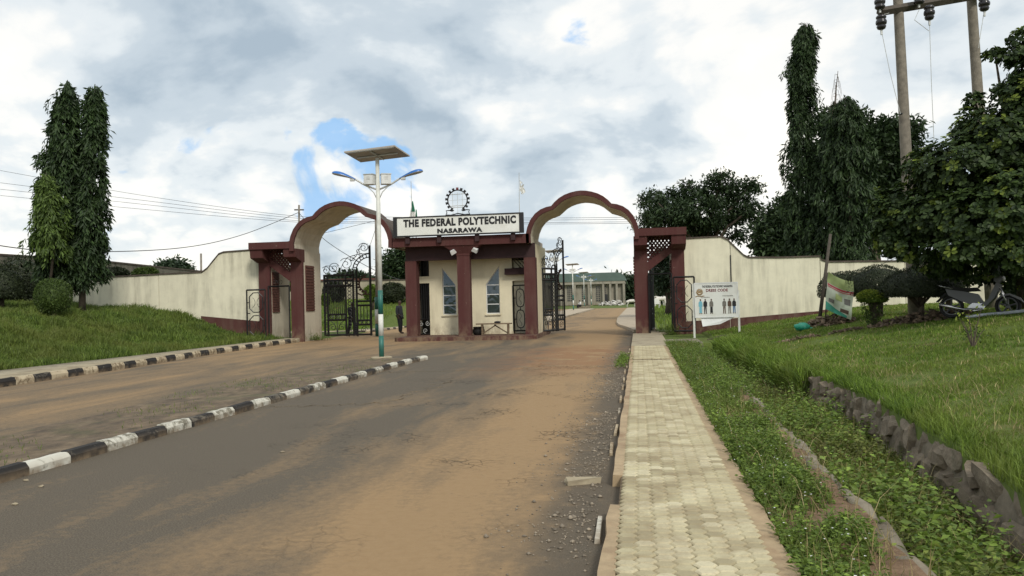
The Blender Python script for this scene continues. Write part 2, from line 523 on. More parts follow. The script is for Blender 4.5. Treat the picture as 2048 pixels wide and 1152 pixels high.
def tag(o, label=None, cat=None, group=None, kind=None):
    if label:
        o['label'] = label
    if cat:
        o['category'] = cat
    if group:
        o['group'] = group
    if kind:
        o['kind'] = kind
    return o


def thing(name, loc, label, cat, group=None, rz=0.0):
    o = bpy.data.objects.new(name, None)
    o.empty_display_size = 0.2
    COL.objects.link(o)
    o.location = loc
    o.rotation_euler = (0, 0, rz)
    return tag(o, label, cat, group)


def copy_tree(o, parent=None):
    c = o.copy()
    COL.objects.link(c)
    c.parent = parent
    for ch in list(o.children):
        copy_tree(ch, c)
    return c


class MB:
    def __init__(s):
        s.v, s.f = [], []

    def add(s, vs, fs):
        b = len(s.v)
        s.v += [tuple(v) for v in vs]
        s.f += [tuple(i + b for i in f) for f in fs]
        return s

    def box(s, x0, x1, y0, y1, z0, z1):
        return s.add([(x0, y0, z0), (x1, y0, z0), (x1, y1, z0), (x0, y1, z0), (x0, y0, z1), (x1, y0, z1), (x1, y1, z1), (x0, y1, z1)],
                     [(3, 2, 1, 0), (4, 5, 6, 7), (0, 1, 5, 4), (1, 2, 6, 5), (2, 3, 7, 6), (3, 0, 4, 7)])

    def prism(s, poly, a, b, axis='y'):
        """extrude a 2-D polygon (x, z) along y, (x, y) along z or (y, z) along x"""
        def P(p, t):
            return (p[0], t, p[1]) if axis == 'y' else ((p[0], p[1], t) if axis == 'z' else (t, p[0], p[1]))
        n = len(poly)
        vs = [P(p, a) for p in poly] + [P(p, b) for p in poly]
        fs = [tuple(range(n)), tuple(range(2 * n - 1, n - 1, -1))]
        fs += [(i, i + n, (i + 1) % n + n, (i + 1) % n) for i in range(n)]
        return s.add(vs, fs)

    def tube(s, path, r, n=8, caps=True, flat=1.0):
        path = [Vector(p) for p in path]
        m = len(path)
        rs = r if isinstance(r, (list, tuple)) else [r] * m
        up = None
        vs, fs = [], []
        for i, p in enumerate(path):
            d = (path[min(i + 1, m - 1)] - path[max(i - 1, 0)])
            d = d.normalized() if d.length > 1e-9 else Vector((0, 0, 1))
            if up is None:
                up = Vector((0, 0, 1)) if abs(d.z) < 0.9 else Vector((0, 1, 0))
            a = d.cross(up)
            if a.length < 1e-6:
                a = d.orthogonal()
            a.normalize()
            b = a.cross(d).normalized()
            up = b
            for k in range(n):
                t = 2 * math.pi * k / n
                vs.append(p + (a * math.cos(t) + b * math.sin(t) * flat) * rs[i])
        for i in range(m - 1):
            for k in range(n):
                fs.append((i * n + k, i * n + (k + 1) % n, (i + 1) * n + (k + 1) % n, (i + 1) * n + k))
        if caps:
            fs.append(tuple(range(n - 1, -1, -1)))
            fs.append(tuple(range((m - 1) * n, m * n)))
        return s.add(vs, fs)

    def bar(s, a, b, w, h=None):
        return s.tube([a, b], [w * 0.7071, w * 0.7071], 4) if h is None else s.tube([a, b], [w * 0.7071] * 2, 4, flat=h / w)

    def lathe(s, prof, n=16, c=(0, 0, 0), axis='z'):
        vs, fs = [], []
        for r, z in prof:
            for k in range(n):
                t = 2 * math.pi * k / n
                if axis == 'z':
                    vs.append((c[0] + r * math.cos(t), c[1] + r * math.sin(t), c[2] + z))
                elif axis == 'y':
                    vs.append((c[0] + r * math.cos(t), c[1] + z, c[2] + r * math.sin(t)))
                else:
                    vs.append((c[0] + z, c[1] + r * math.cos(t), c[2] + r * math.sin(t)))
        m = len(prof)
        for i in range(m - 1):
            for k in range(n):
                fs.append((i * n + k, i * n + (k + 1) % n, (i + 1) * n + (k + 1) % n, (i + 1) * n + k))
        fs.append(tuple(range(n - 1, -1, -1)))
        fs.append(tuple(range((m - 1) * n, m * n)))
        return s.add(vs, fs)

    def ring(s, c, R, r, n=20, m=6, axis='y', a0=0.0, a1=2 * math.pi):
        pts = []
        full = abs(a1 - a0 - 2 * math.pi) < 1e-6
        for i in range(n + 1):
            t = a0 + (a1 - a0) * i / n
            x, y = R * math.cos(t), R * math.sin(t)
            pts.append((c[0] + x, c[1], c[2] + y) if axis == 'y' else ((c[0] + x, c[1] + y, c[2]) if axis == 'z' else (c[0], c[1] + x, c[2] + y)))
        return s.tube(pts, r, m, caps=not full)

    def ball(s, c, rx, ry, rz, n=12, m=8):
        prof = [(math.sin(math.pi * i / m), -math.cos(math.pi * i / m)) for i in range(m + 1)]
        vs, fs = [], []
        for r, z in prof:
            for k in range(n):
                t = 2 * math.pi * k / n
                vs.append((c[0] + rx * max(r, 1e-3) * math.cos(t), c[1] + ry * max(r, 1e-3) * math.sin(t), c[2] + rz * z))
        for i in range(m):
            for k in range(n):
                fs.append((i * n + k, i * n + (k + 1) % n, (i + 1) * n + (k + 1) % n, (i + 1) * n + k))
        return s.add(vs, fs)

    def jitter(s, amt):
        s.v = [(x + random.uniform(-amt, amt), y + random.uniform(-amt, amt), z + random.uniform(-amt, amt)) for x, y, z in s.v]
        return s

    def mesh(s, name, off=(0, 0, 0)):
        me = bpy.data.meshes.new(name)
        me.from_pydata([(x - off[0], y - off[1], z - off[2]) for x, y, z in s.v], [], s.f)
        bm = bmesh.new()
        bm.from_mesh(me)
        bmesh.ops.recalc_face_normals(bm, faces=bm.faces)
        bm.to_mesh(me)
        bm.free()
        return me

    def build(s, name, mat, parent=None, smooth=False):
        me = s.mesh(name, wloc(parent) if parent is not None else (0, 0, 0))
        if smooth:
            me.polygons.foreach_set('use_smooth', [True] * len(me.polygons))
        return link(name, me, mat, parent)


def np_mesh(name, V, Fa, mat, parent=None, smooth=False):
    V = np.asarray(V, np.float64)
    if parent is not None:
        V = V - np.array(wloc(parent))
    me = bpy.data.meshes.new(name)
    n, (m, k) = len(V), Fa.shape
    me.vertices.add(n)
    me.vertices.foreach_set('co', V.astype(np.float32).ravel())
    me.loops.add(m * k)
    me.loops.foreach_set('vertex_index', Fa.astype(np.int32).ravel())
    me.polygons.add(m)
    me.polygons.foreach_set('loop_start', np.arange(0, m * k, k, dtype=np.int32))
    if smooth:
        me.polygons.foreach_set('use_smooth', np.ones(m, bool))
    me.update(calc_edges=True)
    return link(name, me, mat, parent)


def norm(a):
    return a / np.maximum(np.linalg.norm(a, axis=1, keepdims=True), 1e-9)


def leaf_arrays(C, D, L, W, fold=0.25, curl=0.0, up=None):
    """C base points, D directions, L lengths, W widths -> verts and tri faces (5-point folded leaf)"""
    n = len(C)
    D = norm(D)
    R = RNG.normal(size=(n, 3)) * 0.6 + (np.array([0, 0, 1.0]) if up is None else up)
    Sd = norm(np.cross(D, R))
    N = np.cross(Sd, D)
    L, W = np.asarray(L).reshape(-1, 1), np.asarray(W).reshape(-1, 1)
    base = C
    mid = C + D * L * 0.55 - N * curl * L * 0.3
    tip = C + D * L - N * curl * L
    lf = mid - Sd * W * 0.5 + N * W * fold
    rt = mid + Sd * W * 0.5 + N * W * fold
    V = np.stack([base, lf, tip, rt], 1).reshape(-1, 3)
    i = np.arange(n)[:, None] * 4
    Fa = np.concatenate([i + np.array([[0, 2, 1]]), i + np.array([[0, 3, 2]])], 1).reshape(-1, 3)
    return V, Fa


def merge(parts):
    Vs, Fs, b = [], [], 0
    for V, Fa in parts:
        Vs.append(V)
        Fs.append(Fa + b)
        b += len(V)
    return np.concatenate(Vs), np.concatenate(Fs)


def text_mesh(name, s, cx, cz, y, width, height, mat, parent, bold=0.02, depth=0.006):
    cu = bpy.data.curves.new(name, 'FONT')
    cu.body = s
    cu.offset = bold
    cu.space_character = 1.0 + bold * 2.2
    cu.extrude = depth
    cu.resolution_u = 3
    ob = bpy.data.objects.new(name, cu)
    COL.objects.link(ob)
    dg = bpy.context.evaluated_depsgraph_get()
    me = bpy.data.meshes.new_from_object(ob.evaluated_get(dg))
    bpy.data.objects.remove(ob)
    co = np.zeros(len(me.vertices) * 3, np.float32)
    me.vertices.foreach_get('co', co)
    co = co.reshape(-1, 3)
    lo, hi = co.min(0), co.max(0)
    u = (co[:, 0] - (lo[0] + hi[0]) / 2) / (hi[0] - lo[0]) * width
    w = (co[:, 1] - (lo[1] + hi[1]) / 2) / (hi[1] - lo[1]) * height
    d = -(co[:, 2]) / max(1e-6, hi[2]) * depth
    out = np.stack([u + cx, d + y, w + cz], 1)
    if parent is not None:
        out = out - np.array(wloc(parent))
    me.vertices.foreach_set('co', out.astype(np.float32).ravel())
    me.update()
    me.materials.clear()
    return link(name, me, mat, parent)


def skin_mesh(name, verts, edges, radii, sub=2):
    """one continuous body grown from a joint skeleton"""
    me = bpy.data.meshes.new(name + '_skel')
    me.from_pydata(verts, edges, [])
    ob = bpy.data.objects.new(name + '_skel', me)
    COL.objects.link(ob)
    md = ob.modifiers.new('skin', 'SKIN')
    md.use_smooth_shade = True
    sv = me.skin_vertices[0].data
    for i, r in enumerate(radii):
        sv[i].radius = r if isinstance(r, tuple) else (r, r)
        sv[i].use_root = (i == 0)
    ss = ob.modifiers.new('sub', 'SUBSURF')
    ss.levels = sub
    ss.render_levels = sub
    dg = bpy.context.evaluated_depsgraph_get()
    out = bpy.data.meshes.new_from_object(ob.evaluated_get(dg))
    bpy.data.objects.remove(ob)
    out.materials.clear()
    return out


# ================================================================== SETTING: ground, road, pavements, drain
def ip(Y, ys, xs):
    return np.interp(Y, ys, xs)


def x_kerb(Y):
    return ip(Y, [0, 15.7, 17.4, 20.3, 25.4, 29.5, 34.5], [-13.3, -13.5, -13.6, -13.72, -14.25, -14.5, -14.55])


def x_back(Y):
    return ip(Y, [0, 18, 23, 31, 34.5], [-15.7, -15.65, -15.4, -15.3, -15.3])


def x_dl(Y):
    return ip(Y, [0, 5, 7, 14, 28], [1.56, 1.58, 1.60, 1.74, 1.86])


def x_dr(Y):
    return ip(Y, [0, 5, 6.5, 8.5, 12, 14, 17.4, 22, 28], [2.55, 2.6, 2.72, 2.93, 3.18, 3.17, 2.85, 2.6, 2.5])


def sstep(t):
    t = np.clip(t, 0, 1)
    return t * t * (3 - 2 * t)


def vnoise(X, Y, s, seed=0.0):
    """cheap smooth value noise for relief"""
    return (np.sin(X * s + 1.3 * np.sin(Y * s * 0.7 + seed)) * np.cos(Y * s * 1.1 + 1.7 * np.sin(X * s * 0.6 + seed * 2)))


def z_ground(X, Y):
    X, Y = np.asarray(X, float), np.asarray(Y, float)
    lump = 0.035 * vnoise(X, Y, 1.3) + 0.02 * vnoise(X, Y, 3.7, 2.0)
    # right lawn climbing away from the drain
    right = 0.10 + 0.145 * np.clip(X - x_dr(Y), 0, 6.3) + lump * np.clip((X - x_dr(Y)) / 0.8, 0.3, 1)
    verge = np.where(Y < 27.3, -0.02, 0.04) + 0.0 * X
    z = np.where(X > x_dr(Y), right, np.where((X > x_dl(Y)) & (Y < 27.6), -0.55, verge))
    # left bank
    left = 0.16 + 1.33 * sstep((-16.0 - X) / 5.6) + 0.08 * np.clip(-22 - X, 0, 9) + lump * 1.6 * np.clip((-15.9 - X) / 1.5, 0, 1)
    z = np.where(X < x_back(Y) + 0.04, left, z)
    road = (X <= 0.86) & (X >= x_back(Y) + 0.04)
    z = np.where(road, -0.06, z)
    # inside the gate
    inner_r = 0.10 + 0.0035 * (Y - 36) + 0.03 * vnoise(X, Y, 0.5)
    inner_l = 0.10 + 1.75 * sstep((Y - 45) / 15.0) + 0.03 * vnoise(X, Y, 0.8)
    inn = np.where(X > 0.75, inner_r, np.where(X < -14.5, inner_l, -0.06))
    inn = np.where((X <= 0.75) & (Y > 127), 0.02, inn)
    inn = np.where(Y > 140, np.minimum(inn, 0.4), inn)
    return np.where(Y > 35.3, inn, z)


def grid_mesh(name, xs, ys, zf, mat, warp=None, smooth=True):
    X, Y = np.meshgrid(xs, ys)
    if warp:
        X = warp(X, Y)
    Z = zf(X, Y)
    V = np.stack([X, Y, Z], -1).reshape(-1, 3)
    nx, ny = len(xs), len(ys)
    i = (np.arange(ny - 1)[:, None] * nx + np.arange(nx - 1)[None, :]).reshape(-1, 1)
    Fa = np.concatenate([i, i + 1, i + nx + 1, i + nx], 1)
    return np_mesh(name, V, Fa, mat, None, smooth)


def drain_warp(X, Y):
    xl, xr = x_dl(Y), x_dr(Y)
    W = X.copy()
    a = (X >= 0.86) & (X <= 1.65)
    W = np.where(a, 0.86 + (X - 0.86) / 0.79 * (xl - 0.86), W)
    b = (X > 1.65) & (X <= 3.0)
    W = np.where(b, xl + (X - 1.65) / 1.35 * (xr - xl), W)
    c = (X > 3.0) & (X <= 9.0)
    W = np.where(c, xr + (X - 3.0) / 6.0 * (9.0 - xr), W)
    return W


def build_ground():
    xs = np.concatenate([[-2500, -900, -400, -200, -120, -80, -60, -48, -40], np.arange(-34, -15.6, 0.3), [-15.45, -15.3, -14.5, -10, -5, 0.3, 0.83, 0.87],
                         np.linspace(0.95, 1.63, 6), [1.65, 1.68], np.linspace(1.8, 2.95, 5), [2.999, 3.02], np.arange(3.2, 16, 0.3), [17, 20, 26, 40, 60, 90, 140, 220, 400, 900, 2500]])
    ys = np.concatenate([[-400, -100, -40, -20], np.arange(-8, 27.4, 0.33), [27.55, 27.65], np.arange(27.9, 35.2, 0.33), [35.29, 35.31], np.arange(36, 64, 0.7), np.arange(66, 130, 4), [139, 141, 160, 200, 300, 500, 900, 2500]])
    g = grid_mesh('ground', xs, ys, z_ground, 'ground_soil_grass', drain_warp)
    tag(g, 'uneven grassy ground on both sides of the road', kind='structure')
    # bare earth of the verge beside the drain, a thin layer of its own
    def vw(X, Y):
        return 0.845 + X * (x_dl(Y) - 0.08 - 0.845)
    v = grid_mesh('verge', np.linspace(0, 1, 9), np.arange(2, 27.3, 0.2), lambda X, Y: z_ground(X, Y) * 0 + 0.062 + 0.02 * vnoise(X, Y, 5.0) + 0.012 * vnoise(X, Y, 13.0), 'verge_soil', vw)
    tag(v, 'earth verge between walkway and drain', kind='structure')


build_ground()


def build_road():
    V, Fa = [], []

    def strip(ys, xa, xb, n):
        b = len(V)
        for y in ys:
            a, c = xa(y), xb(y)
            for k in range(n + 1):
                V.append((a + (c - a) * k / n, y, 0.0))
        for j in range(len(ys) - 1):
            for k in range(n):
                i = b + j * (n + 1) + k
                Fa.append((i, i + 1, i + n + 2, i + n + 1))
    strip(list(np.arange(-14, 34.01, 1.0)), x_kerb, lambda y: -0.17, 14)
    strip([34.0, 40.0], lambda y: -22.0, lambda y: -0.28 + (y - 34) * 0.01, 8)
    strip([40.0, 46.0], lambda y: -22.0, lambda y: -0.22 - (y - 40) * 0.15, 8)
    strip([46.0, 60.0, 90, 118], lambda y: -6.1, lambda y: -1.12 - (y - 46) * 0.004, 4)
    strip([46.0, 60.0, 90, 118], lambda y: -14.6, lambda y: -9.6, 4)
    strip([118, 126.0], lambda y: -40.0, lambda y: 30.0, 8)
    r = np_mesh('road', np.array(V), np.array(Fa), 'asphalt')
    tag(r, 'dusty cracked asphalt carriageway leading to the gate', kind='structure')


build_road()


def build_patch():
    # older asphalt layers ending in ragged raised edges
    for k, (x0, x1, y0, y1, sd) in enumerate(((-5.93, -3.9, 12.35, 16.9, 1), (-5.9, -2.6, 18.4, 21.6, 2))):
        rg = random.Random(sd)
        ring = []
        n = 26
        for i in range(n):
            ring.append((x0 + (x1 - x0) * i / n, y0 + 0.12 * rg.uniform(-1, 1) + 0.5 * (i / n) ** 2))
        for i in range(n):
            ring.append((x1 + 0.25 * rg.uniform(-1, 1), y0 + 0.5 + (y1 - y0 - 0.5) * i / n))
        for i in range(n):
            ring.append((x1 + (x0 - x1) * i / n, y1 + 0.12 * rg.uniform(-1, 1)))
        m = MB()
        top = [(x, y, 0.014) for x, y in ring] + [(x + rg.uniform(-.02, .02), y - 0.03, 0.001) for x, y in ring]
        c = len(ring)
        fs = [tuple(range(c))] + [(i, (i + 1) % c, (i + 1) % c + c, i + c) for i in range(c)]
        m.add(top, fs)
        tag(m.build('asphalt_patch', 'asphalt'), 'ragged raised layer of asphalt on the right carriageway', kind='structure')


build_patch()


def kerb_template(name, L=0.6, w=0.13, h=0.125, mat='kerb_white'):
    """a concrete kerb stone along +y, road side +x, chamfered and slightly chipped"""
    bm = bmesh.new()
    prof = [(-w, -0.08), (0.0, -0.08), (0.0, h * 0.62), (-0.035, h), (-w, h)]
    n = 4
    rows = []
    for j in range(n + 1):
        y = -L / 2 + 0.004 + (L - 0.008) * j / n
        rows.append([bm.verts.new((x + random.uniform(-1, 1) * 0.005, y + (random.uniform(-.012, .012) if 0 < j < n else 0), z + (random.uniform(-1.2, 0.3) * 0.005 if z > 0 else 0))) for x, z in prof])
    for j in range(n):
        for k in range(5):
            bm.faces.new((rows[j][k], rows[j][(k + 1) % 5], rows[j + 1][(k + 1) % 5], rows[j + 1][k]))
    bm.faces.new(rows[0][::-1])
    bm.faces.new(rows[-1])
    bmesh.ops.recalc_face_normals(bm, faces=bm.faces)
    me = bpy.data.meshes.new(name)
    bm.to_mesh(me)
    bm.free()
    me.materials.append(MATS[mat])
    return me


KERB_W = [kerb_template('kerb_stone', mat='kerb_white') for _ in range(3)]
KERB_B = [kerb_template('kerb_stone', mat='kerb_black') for _ in range(3)]
KERB_D = [kerb_template('kerb_stone', mat='kerb_dusty') for _ in range(3)]


def kerb_run(path, parent, light, dark, start=0, step=0.6, jit=1.0, skip=(), sink=0.0, tall=1.0):
    """kerb stones end to end along a polyline; the road lies to the right of the walking direction"""
    pts = [Vector(p) for p in path]
    cum = [0.0]
    for a, b in zip(pts, pts[1:]):
        cum.append(cum[-1] + (b - a).length)
    n = int(cum[-1] / step)
    for i in range(n):
        if i in skip:
            continue
        s = (i + 0.5) * step
        k = max(j for j in range(len(cum) - 1) if cum[j] <= s)
        a, b = pts[k], pts[k + 1]
        p = a.lerp(b, (s - cum[k]) / max(1e-6, cum[k + 1] - cum[k]))
        d = b - a
        me = random.choice(light if (i + start) % 2 == 0 else dark)
        o = bpy.data.objects.new('kerb_stone', me)
        COL.objects.link(o)
        o.parent = parent
        o.location = p + Vector((random.uniform(-.006, .006) * jit, 0, random.uniform(-.008, .006) * jit - sink)) - wloc(parent)
        o.rotation_euler = (random.uniform(-.008, .008) * jit, random.uniform(-.02, .02) * jit, math.atan2(-d.x, d.y) + random.uniform(-.01, .01) * jit)
        o.scale = (1, step / 0.6, tall)


def build_island():
    xs = np.linspace(0, 1, 15)
    ys = np.concatenate([np.arange(0, 21.6, 0.25), np.linspace(21.7, 22.3, 5)])

    def warp(X, Y):
        l = ip(Y, [0, 9, 12, 15, 19, 21.4, 22.3], [-8.3, -8.3, -8.35, -8.4, -8.15, -7.75, -7.2])
        r = ip(Y, [0, 20.5, 21.6, 22.3], [-6.08, -6.06, -6.06, -6.05])
        return l + X * (r - l)

    def zf(X, Y):
        l = ip(Y, [0, 9, 12, 15, 19, 21.4, 22.3], [-8.3, -8.3, -8.35, -8.4, -8.15, -7.75, -7.2])
        e = np.clip((X - l) / 0.5, 0, 1) * np.clip((22.35 - Y) / 0.5, 0, 1)
        return -0.02 + e * (0.10 + 0.015 * vnoise(X, Y, 2.6) + 0.010 * vnoise(X, Y, 7.0))
    isl = grid_mesh('traffic_island', xs, ys, zf, 'island_soil', warp)
    tag(isl, 'bare earth traffic island between the two carriageways', kind='structure')
    tip = [(-5.95, 20.6, 0), (-5.93, 21.3, 0), (-5.86, 21.9, 0), (-5.82, 22.3, 0)]
    kerb_run([(-5.93, 3.1, 0), (-5.96, 10, 0)] + tip, isl, KERB_W, KERB_B, start=1, sink=0.004)


build_island()


def build_left_walk():
    ys = np.arange(0, 34.3, 0.6)
    V, Fa = [], []
    for y in ys:
        a, b = x_back(y), x_kerb(y) - 0.12
        V += [(a, y, -0.05), (a, y, 0.172), (b, y, 0.168), (b, y, -0.05)]
    for j in range(len(ys) - 1):
        for k in range(3):
            i = j * 4 + k
            Fa.append((i, i + 1, i + 5, i + 4))
    w = np_mesh('left_pavement', np.array(V), np.array(Fa), 'concrete')
    tag(w, 'worn concrete pavement below the left bank', kind='structure')
    path = [(float(x_kerb(y)), float(y), 0.0) for y in np.arange(6.05, 34.4, 1.0)]
    kerb_run(path, w, KERB_D, KERB_B, start=1, tall=1.45)


build_left_walk()


# ---- walkway of hexagonal pavers on the right
PCH, PW, PH = 0.108, 0.144, 0.11


def hex_cell(cx, cy, s, z0, z1, ch):
    vs, n = [], 6
    for (q, z) in ((1.0, z0), (1.0, z1 - ch), (1.0 - 0.17, z1)):
        for k in range(6):
            a = math.pi / 3 * k
            vs.append((cx + math.cos(a) * PW / 2 * s * (q if z == z1 else 1.0), cy + math.sin(a) * PH / math.sqrt(3) * s * (q if z == z1 else 1.0), z))
    fs = []
    for r in range(2):
        for k in range(6):
            fs.append((r * 6 + k, r * 6 + (k + 1) % 6, (r + 1) * 6 + (k + 1) % 6, (r + 1) * 6 + k))
    fs.append(tuple(range(12, 18)))
    return vs, fs


def paver_mesh(name):
    m = MB()
    for c in (0, 1):
        for r in (0, 1):
            vs, fs = hex_cell((c - 0.5) * PCH * 0.985, (r - 0.5 + (0.5 if c else 0) - 0.25) * PH * 0.985, 0.945, 0.0, 0.026 + random.uniform(-.001, .001), 0.010)
            m.add(vs, fs)
    me = m.mesh(name)
    me.materials.append(MATS['paver'])
    return me


def build_walkway():
    m = MB()
    m.box(-0.185, 0.74, 2.0, 25.5, -0.2, 0.084)
    w = m.build('walkway', 'joint_soil')
    tag(w, 'raised walkway paved with cream hexagonal blocks', kind='structure')
    mesh_var = [paver_mesh('paver') for _ in range(4)]
    cells = []
    y0 = 3.1
    for J in range(102):
        for I in range(4):
            cells.append((-0.108 + (2 * I + 0.5) * PCH, y0 + J * 2 * PH + 0.25 * PH, J, I))
    rest = []
    for k, (x, y, J, I) in enumerate(cells):
        if 19.75 < y < 20.15:
            continue
        z = 0.084 + random.uniform(-.003, .003)
        rx, ry, rz = random.uniform(-.012, .012), random.uniform(-.012, .012), random.uniform(-.010, .010)
        if k < 300:
            o = bpy.data.objects.new('paver', random.choice(mesh_var))
            COL.objects.link(o)
            o.parent = w
            o.location = (x + random.uniform(-.003, .003), y + random.uniform(-.003, .003), z)
            o.rotation_euler = (rx, ry, rz)
        else:
            me = mesh_var[k % 4]
            rest.append((me, Matrix.Translation((x, y, z)) @ Matrix.Rotation(rz, 4, 'Z')))
    mm = MB()
    for me, T in rest:
        mm.add([T @ v.co for v in me.vertices], [tuple(p.vertices) for p in me.polygons])
    tag(mm.build('paver_field', 'paver', w), kind='stuff')
    # mortar haunching on both sides, broken off in places
    m = MB()
    for a, b in ((2.0, 6.05), (7.05, 12.4), (12.45, 19.9), (20.2, 25.5)):
        ys = np.arange(a, b + 0.01, (b - a) / max(2, int((b - a) / 0.35)))
        n = len(ys)
        vs, fs = [], []
        for y in ys:
            e = -0.262 + random.uniform(-.012, .012)
            vs += [(e, y, -0.05), (e + 0.01, y, 0.098), (-0.165, y, 0.096), (-0.165, y, -0.05)]
        for j in range(n - 1):
            for k in range(3):
                fs.append((j * 4 + k, j * 4 + k + 1, j * 4 + k + 5, j * 4 + k + 4))
        fs += [(0, 1, 2, 3), tuple((n - 1) * 4 + k for k in (3, 2, 1, 0))]
        m.add(vs, fs)
    m.build('mortar_strip', 'mortar_edge', w)
    m = MB()
    ys = np.arange(2.0, 25.5, 0.25)
    vs, fs = [], []
    for y in ys:
        e = 0.835 + random.uniform(-.02, .012)
        vs += [(0.695, y, 0.02), (0.695, y, 0.098), (e - 0.01, y, 0.094), (e, y, -0.06)]
    for j in range(len(ys) - 1):
        for k in range(3):
            fs.append((j * 4 + k, j * 4 + k + 1, j * 4 + k + 5, j * 4 + k + 4))
    m.add(vs, fs)
    m.build('mortar_strip', 'mortar_edge', w)
    # plain concrete apron before the pedestrian gate, and the slab bridging the drain
    m = MB()
    m.box(-0.26, 0.88, 25.52, 34.2, -0.1, 0.105)
    tag(m.build('apron', 'concrete'), 'plain concrete apron before the side gate', kind='structure')
    m = MB()
    m.box(0.90, 2.0, 26.9, 29.6, -0.06, 0.09)
    m.jitter(0.015)
    tag(m.build('drain_slab', 'grey_concrete'), 'dark concrete slab bridging the drain by the side gate', 'slab')
    # leaning, flaking kerb stones on the road side
    y = 3.0
    i = 0
    while y < 25.2:
        L = 0.6
        i += 1
        if not (6.1 < y < 7.0) and i % 5 in (0, 2):
            o = bpy.data.objects.new('kerb_stone', random.choice(KERB_D + [KERB_W[0]]))
            COL.objects.link(o)
            o.parent = w
            o.location = (-0.292 + random.uniform(-.015, .01), y + 0.3, -0.085 + random.uniform(-.035, .012))
            o.rotation_euler = (random.uniform(-.02, .02), random.uniform(0.02, 0.12), random.uniform(-.02, .02))
            o.scale = (0.32, 1, 1)
        y += L


build_walkway()


def build_drain():
    # left concrete lip of the drain
    ys = np.arange(2.0, 27.4, 0.17)
    V, Fa = [], []
    for y in ys:
        e = float(x_dl(y)) + 0.02 * math.sin(y * 2.3)
        j = random.uniform
        dz = -0.05 if random.random() < 0.18 else 0.0
        V += [(e - 0.16 + j(-.05, .05), y, -0.02), (e - 0.11 + j(-.045, .03), y, 0.066 + dz + j(-.016, .016)), (e - 0.02 + j(-.018, .018), y, 0.062 + dz + j(-.016, .016)), (e + 0.015 + j(-.015, .015), y, 0.02 + dz), (e + 0.05 + j(-.02, .02), y, -0.56)]
    for j in range(len(ys) - 1):
        for k in range(4):
            i = j * 5 + k
            Fa.append((i, i + 1, i + 6, i + 5))
    o = np_mesh('drain_lip', np.array(V), np.array(Fa), 'grey_concrete')
    tag(o, 'broken grey concrete lip along the near side of the drain', 'kerb')
    # mud floor
    g = grid_mesh('drain_bed', np.linspace(0, 1, 6), np.arange(2, 27.5, 0.5), lambda X, Y: -0.5 + 0.04 * vnoise(X, Y, 3.0), 'drain_mud', lambda X, Y: x_dl(Y) + 0.02 + X * (x_dr(Y) - x_dl(Y) - 0.03))
    tag(g, 'muddy bed of the open drain', kind='structure')
    # stone retaining wall on the far side
    root = thing('drain_wall', (3.0, 5.0, -0.5), 'rough dark stone retaining wall along the grassy side of the drain', 'wall')
    # mortared backing between the stones
    ys = np.arange(3.6, 16.6, 0.3)
    V, Fa = [], []
    for y in ys:
        e = float(x_dr(y))
        V += [(e - 0.06 + random.uniform(-.02, .02), y, -0.56), (e - 0.03 + random.uniform(-.025, .025), y, -0.2), (e + 0.03 + random.uniform(-.025, .025), y, 0.05 + random.uniform(-.03, .02)), (e + 0.26, y, 0.085)]
    for j in range(len(ys) - 1):
        for k in range(3):
            Fa.append((j * 4 + k, j * 4 + k + 1, j * 4 + k + 5, j * 4 + k + 4))
    np_mesh('mortar_bed', np.array(V), np.array(Fa), 'wall_mortar', root)
    variants = []
    for q in range(8):
        bm = bmesh.new()
        bmesh.ops.create_cube(bm, size=2.0)
        bmesh.ops.subdivide_edges(bm, edges=bm.edges[:], cuts=2, use_grid_fill=True)
        dirs = [Vector((random.gauss(0, 1), random.gauss(0, 1), random.gauss(0, 1))).normalized() for _ in range(10)]
        cut = [random.uniform(0.62, 1.15) for _ in dirs]
        for v in bm.verts:
            for d, c in zip(dirs, cut):
                t = v.co.dot(d) - c
                if t > 0:
                    v.co -= d * t
            v.co += Vector((random.uniform(-.07, .07), random.uniform(-.07, .07), random.uniform(-.07, .07)))
        me = bpy.data.meshes.new('stone')
        bm.to_mesh(me)
        bm.free()
        me.materials.append(MATS['drain_stone'])
        me.polygons.foreach_set('use_smooth', [random.random() < 0.0 for _ in me.polygons])
        variants.append(me)
    for course, (zc, hz, dx) in enumerate(((-0.06, 0.19, 0.0), (-0.27, 0.18, -0.05), (-0.46, 0.16, -0.09))):
        y = 4.0 + course * 0.15
        while y < 16.8:
            L = random.choice((0.24, 0.36, 0.48, 0.62, 0.72)) * random.uniform(0.85, 1.1) * (0.85 if course else 1.0)
            if y > 13.5 and course == 0 and random.random() < min(0.9, (y - 13.5) * 0.16):
                y += L
                continue
            o = bpy.data.objects.new('stone', random.choice(variants))
            COL.objects.link(o)
            o.parent = root
            o.location = Vector((float(x_dr(y + L / 2)) + 0.085 + dx + random.uniform(-.04, .04), y + L / 2, zc + random.uniform(-.05, .035))) - wloc(root)
            sl_ = math.atan2(float(x_dr(y + .5) - x_dr(y - .5)), 1.0)
            o.rotation_euler = (random.uniform(-.3, .3), random.uniform(-.35, .15), -sl_ + random.uniform(-.3, .3) + (math.pi if random.random() < .5 else 0))
            o.scale = (random.uniform(0.11, 0.17), L * 0.47, hz * random.uniform(0.62, 0.95))
            y += L * 0.92


build_drain()


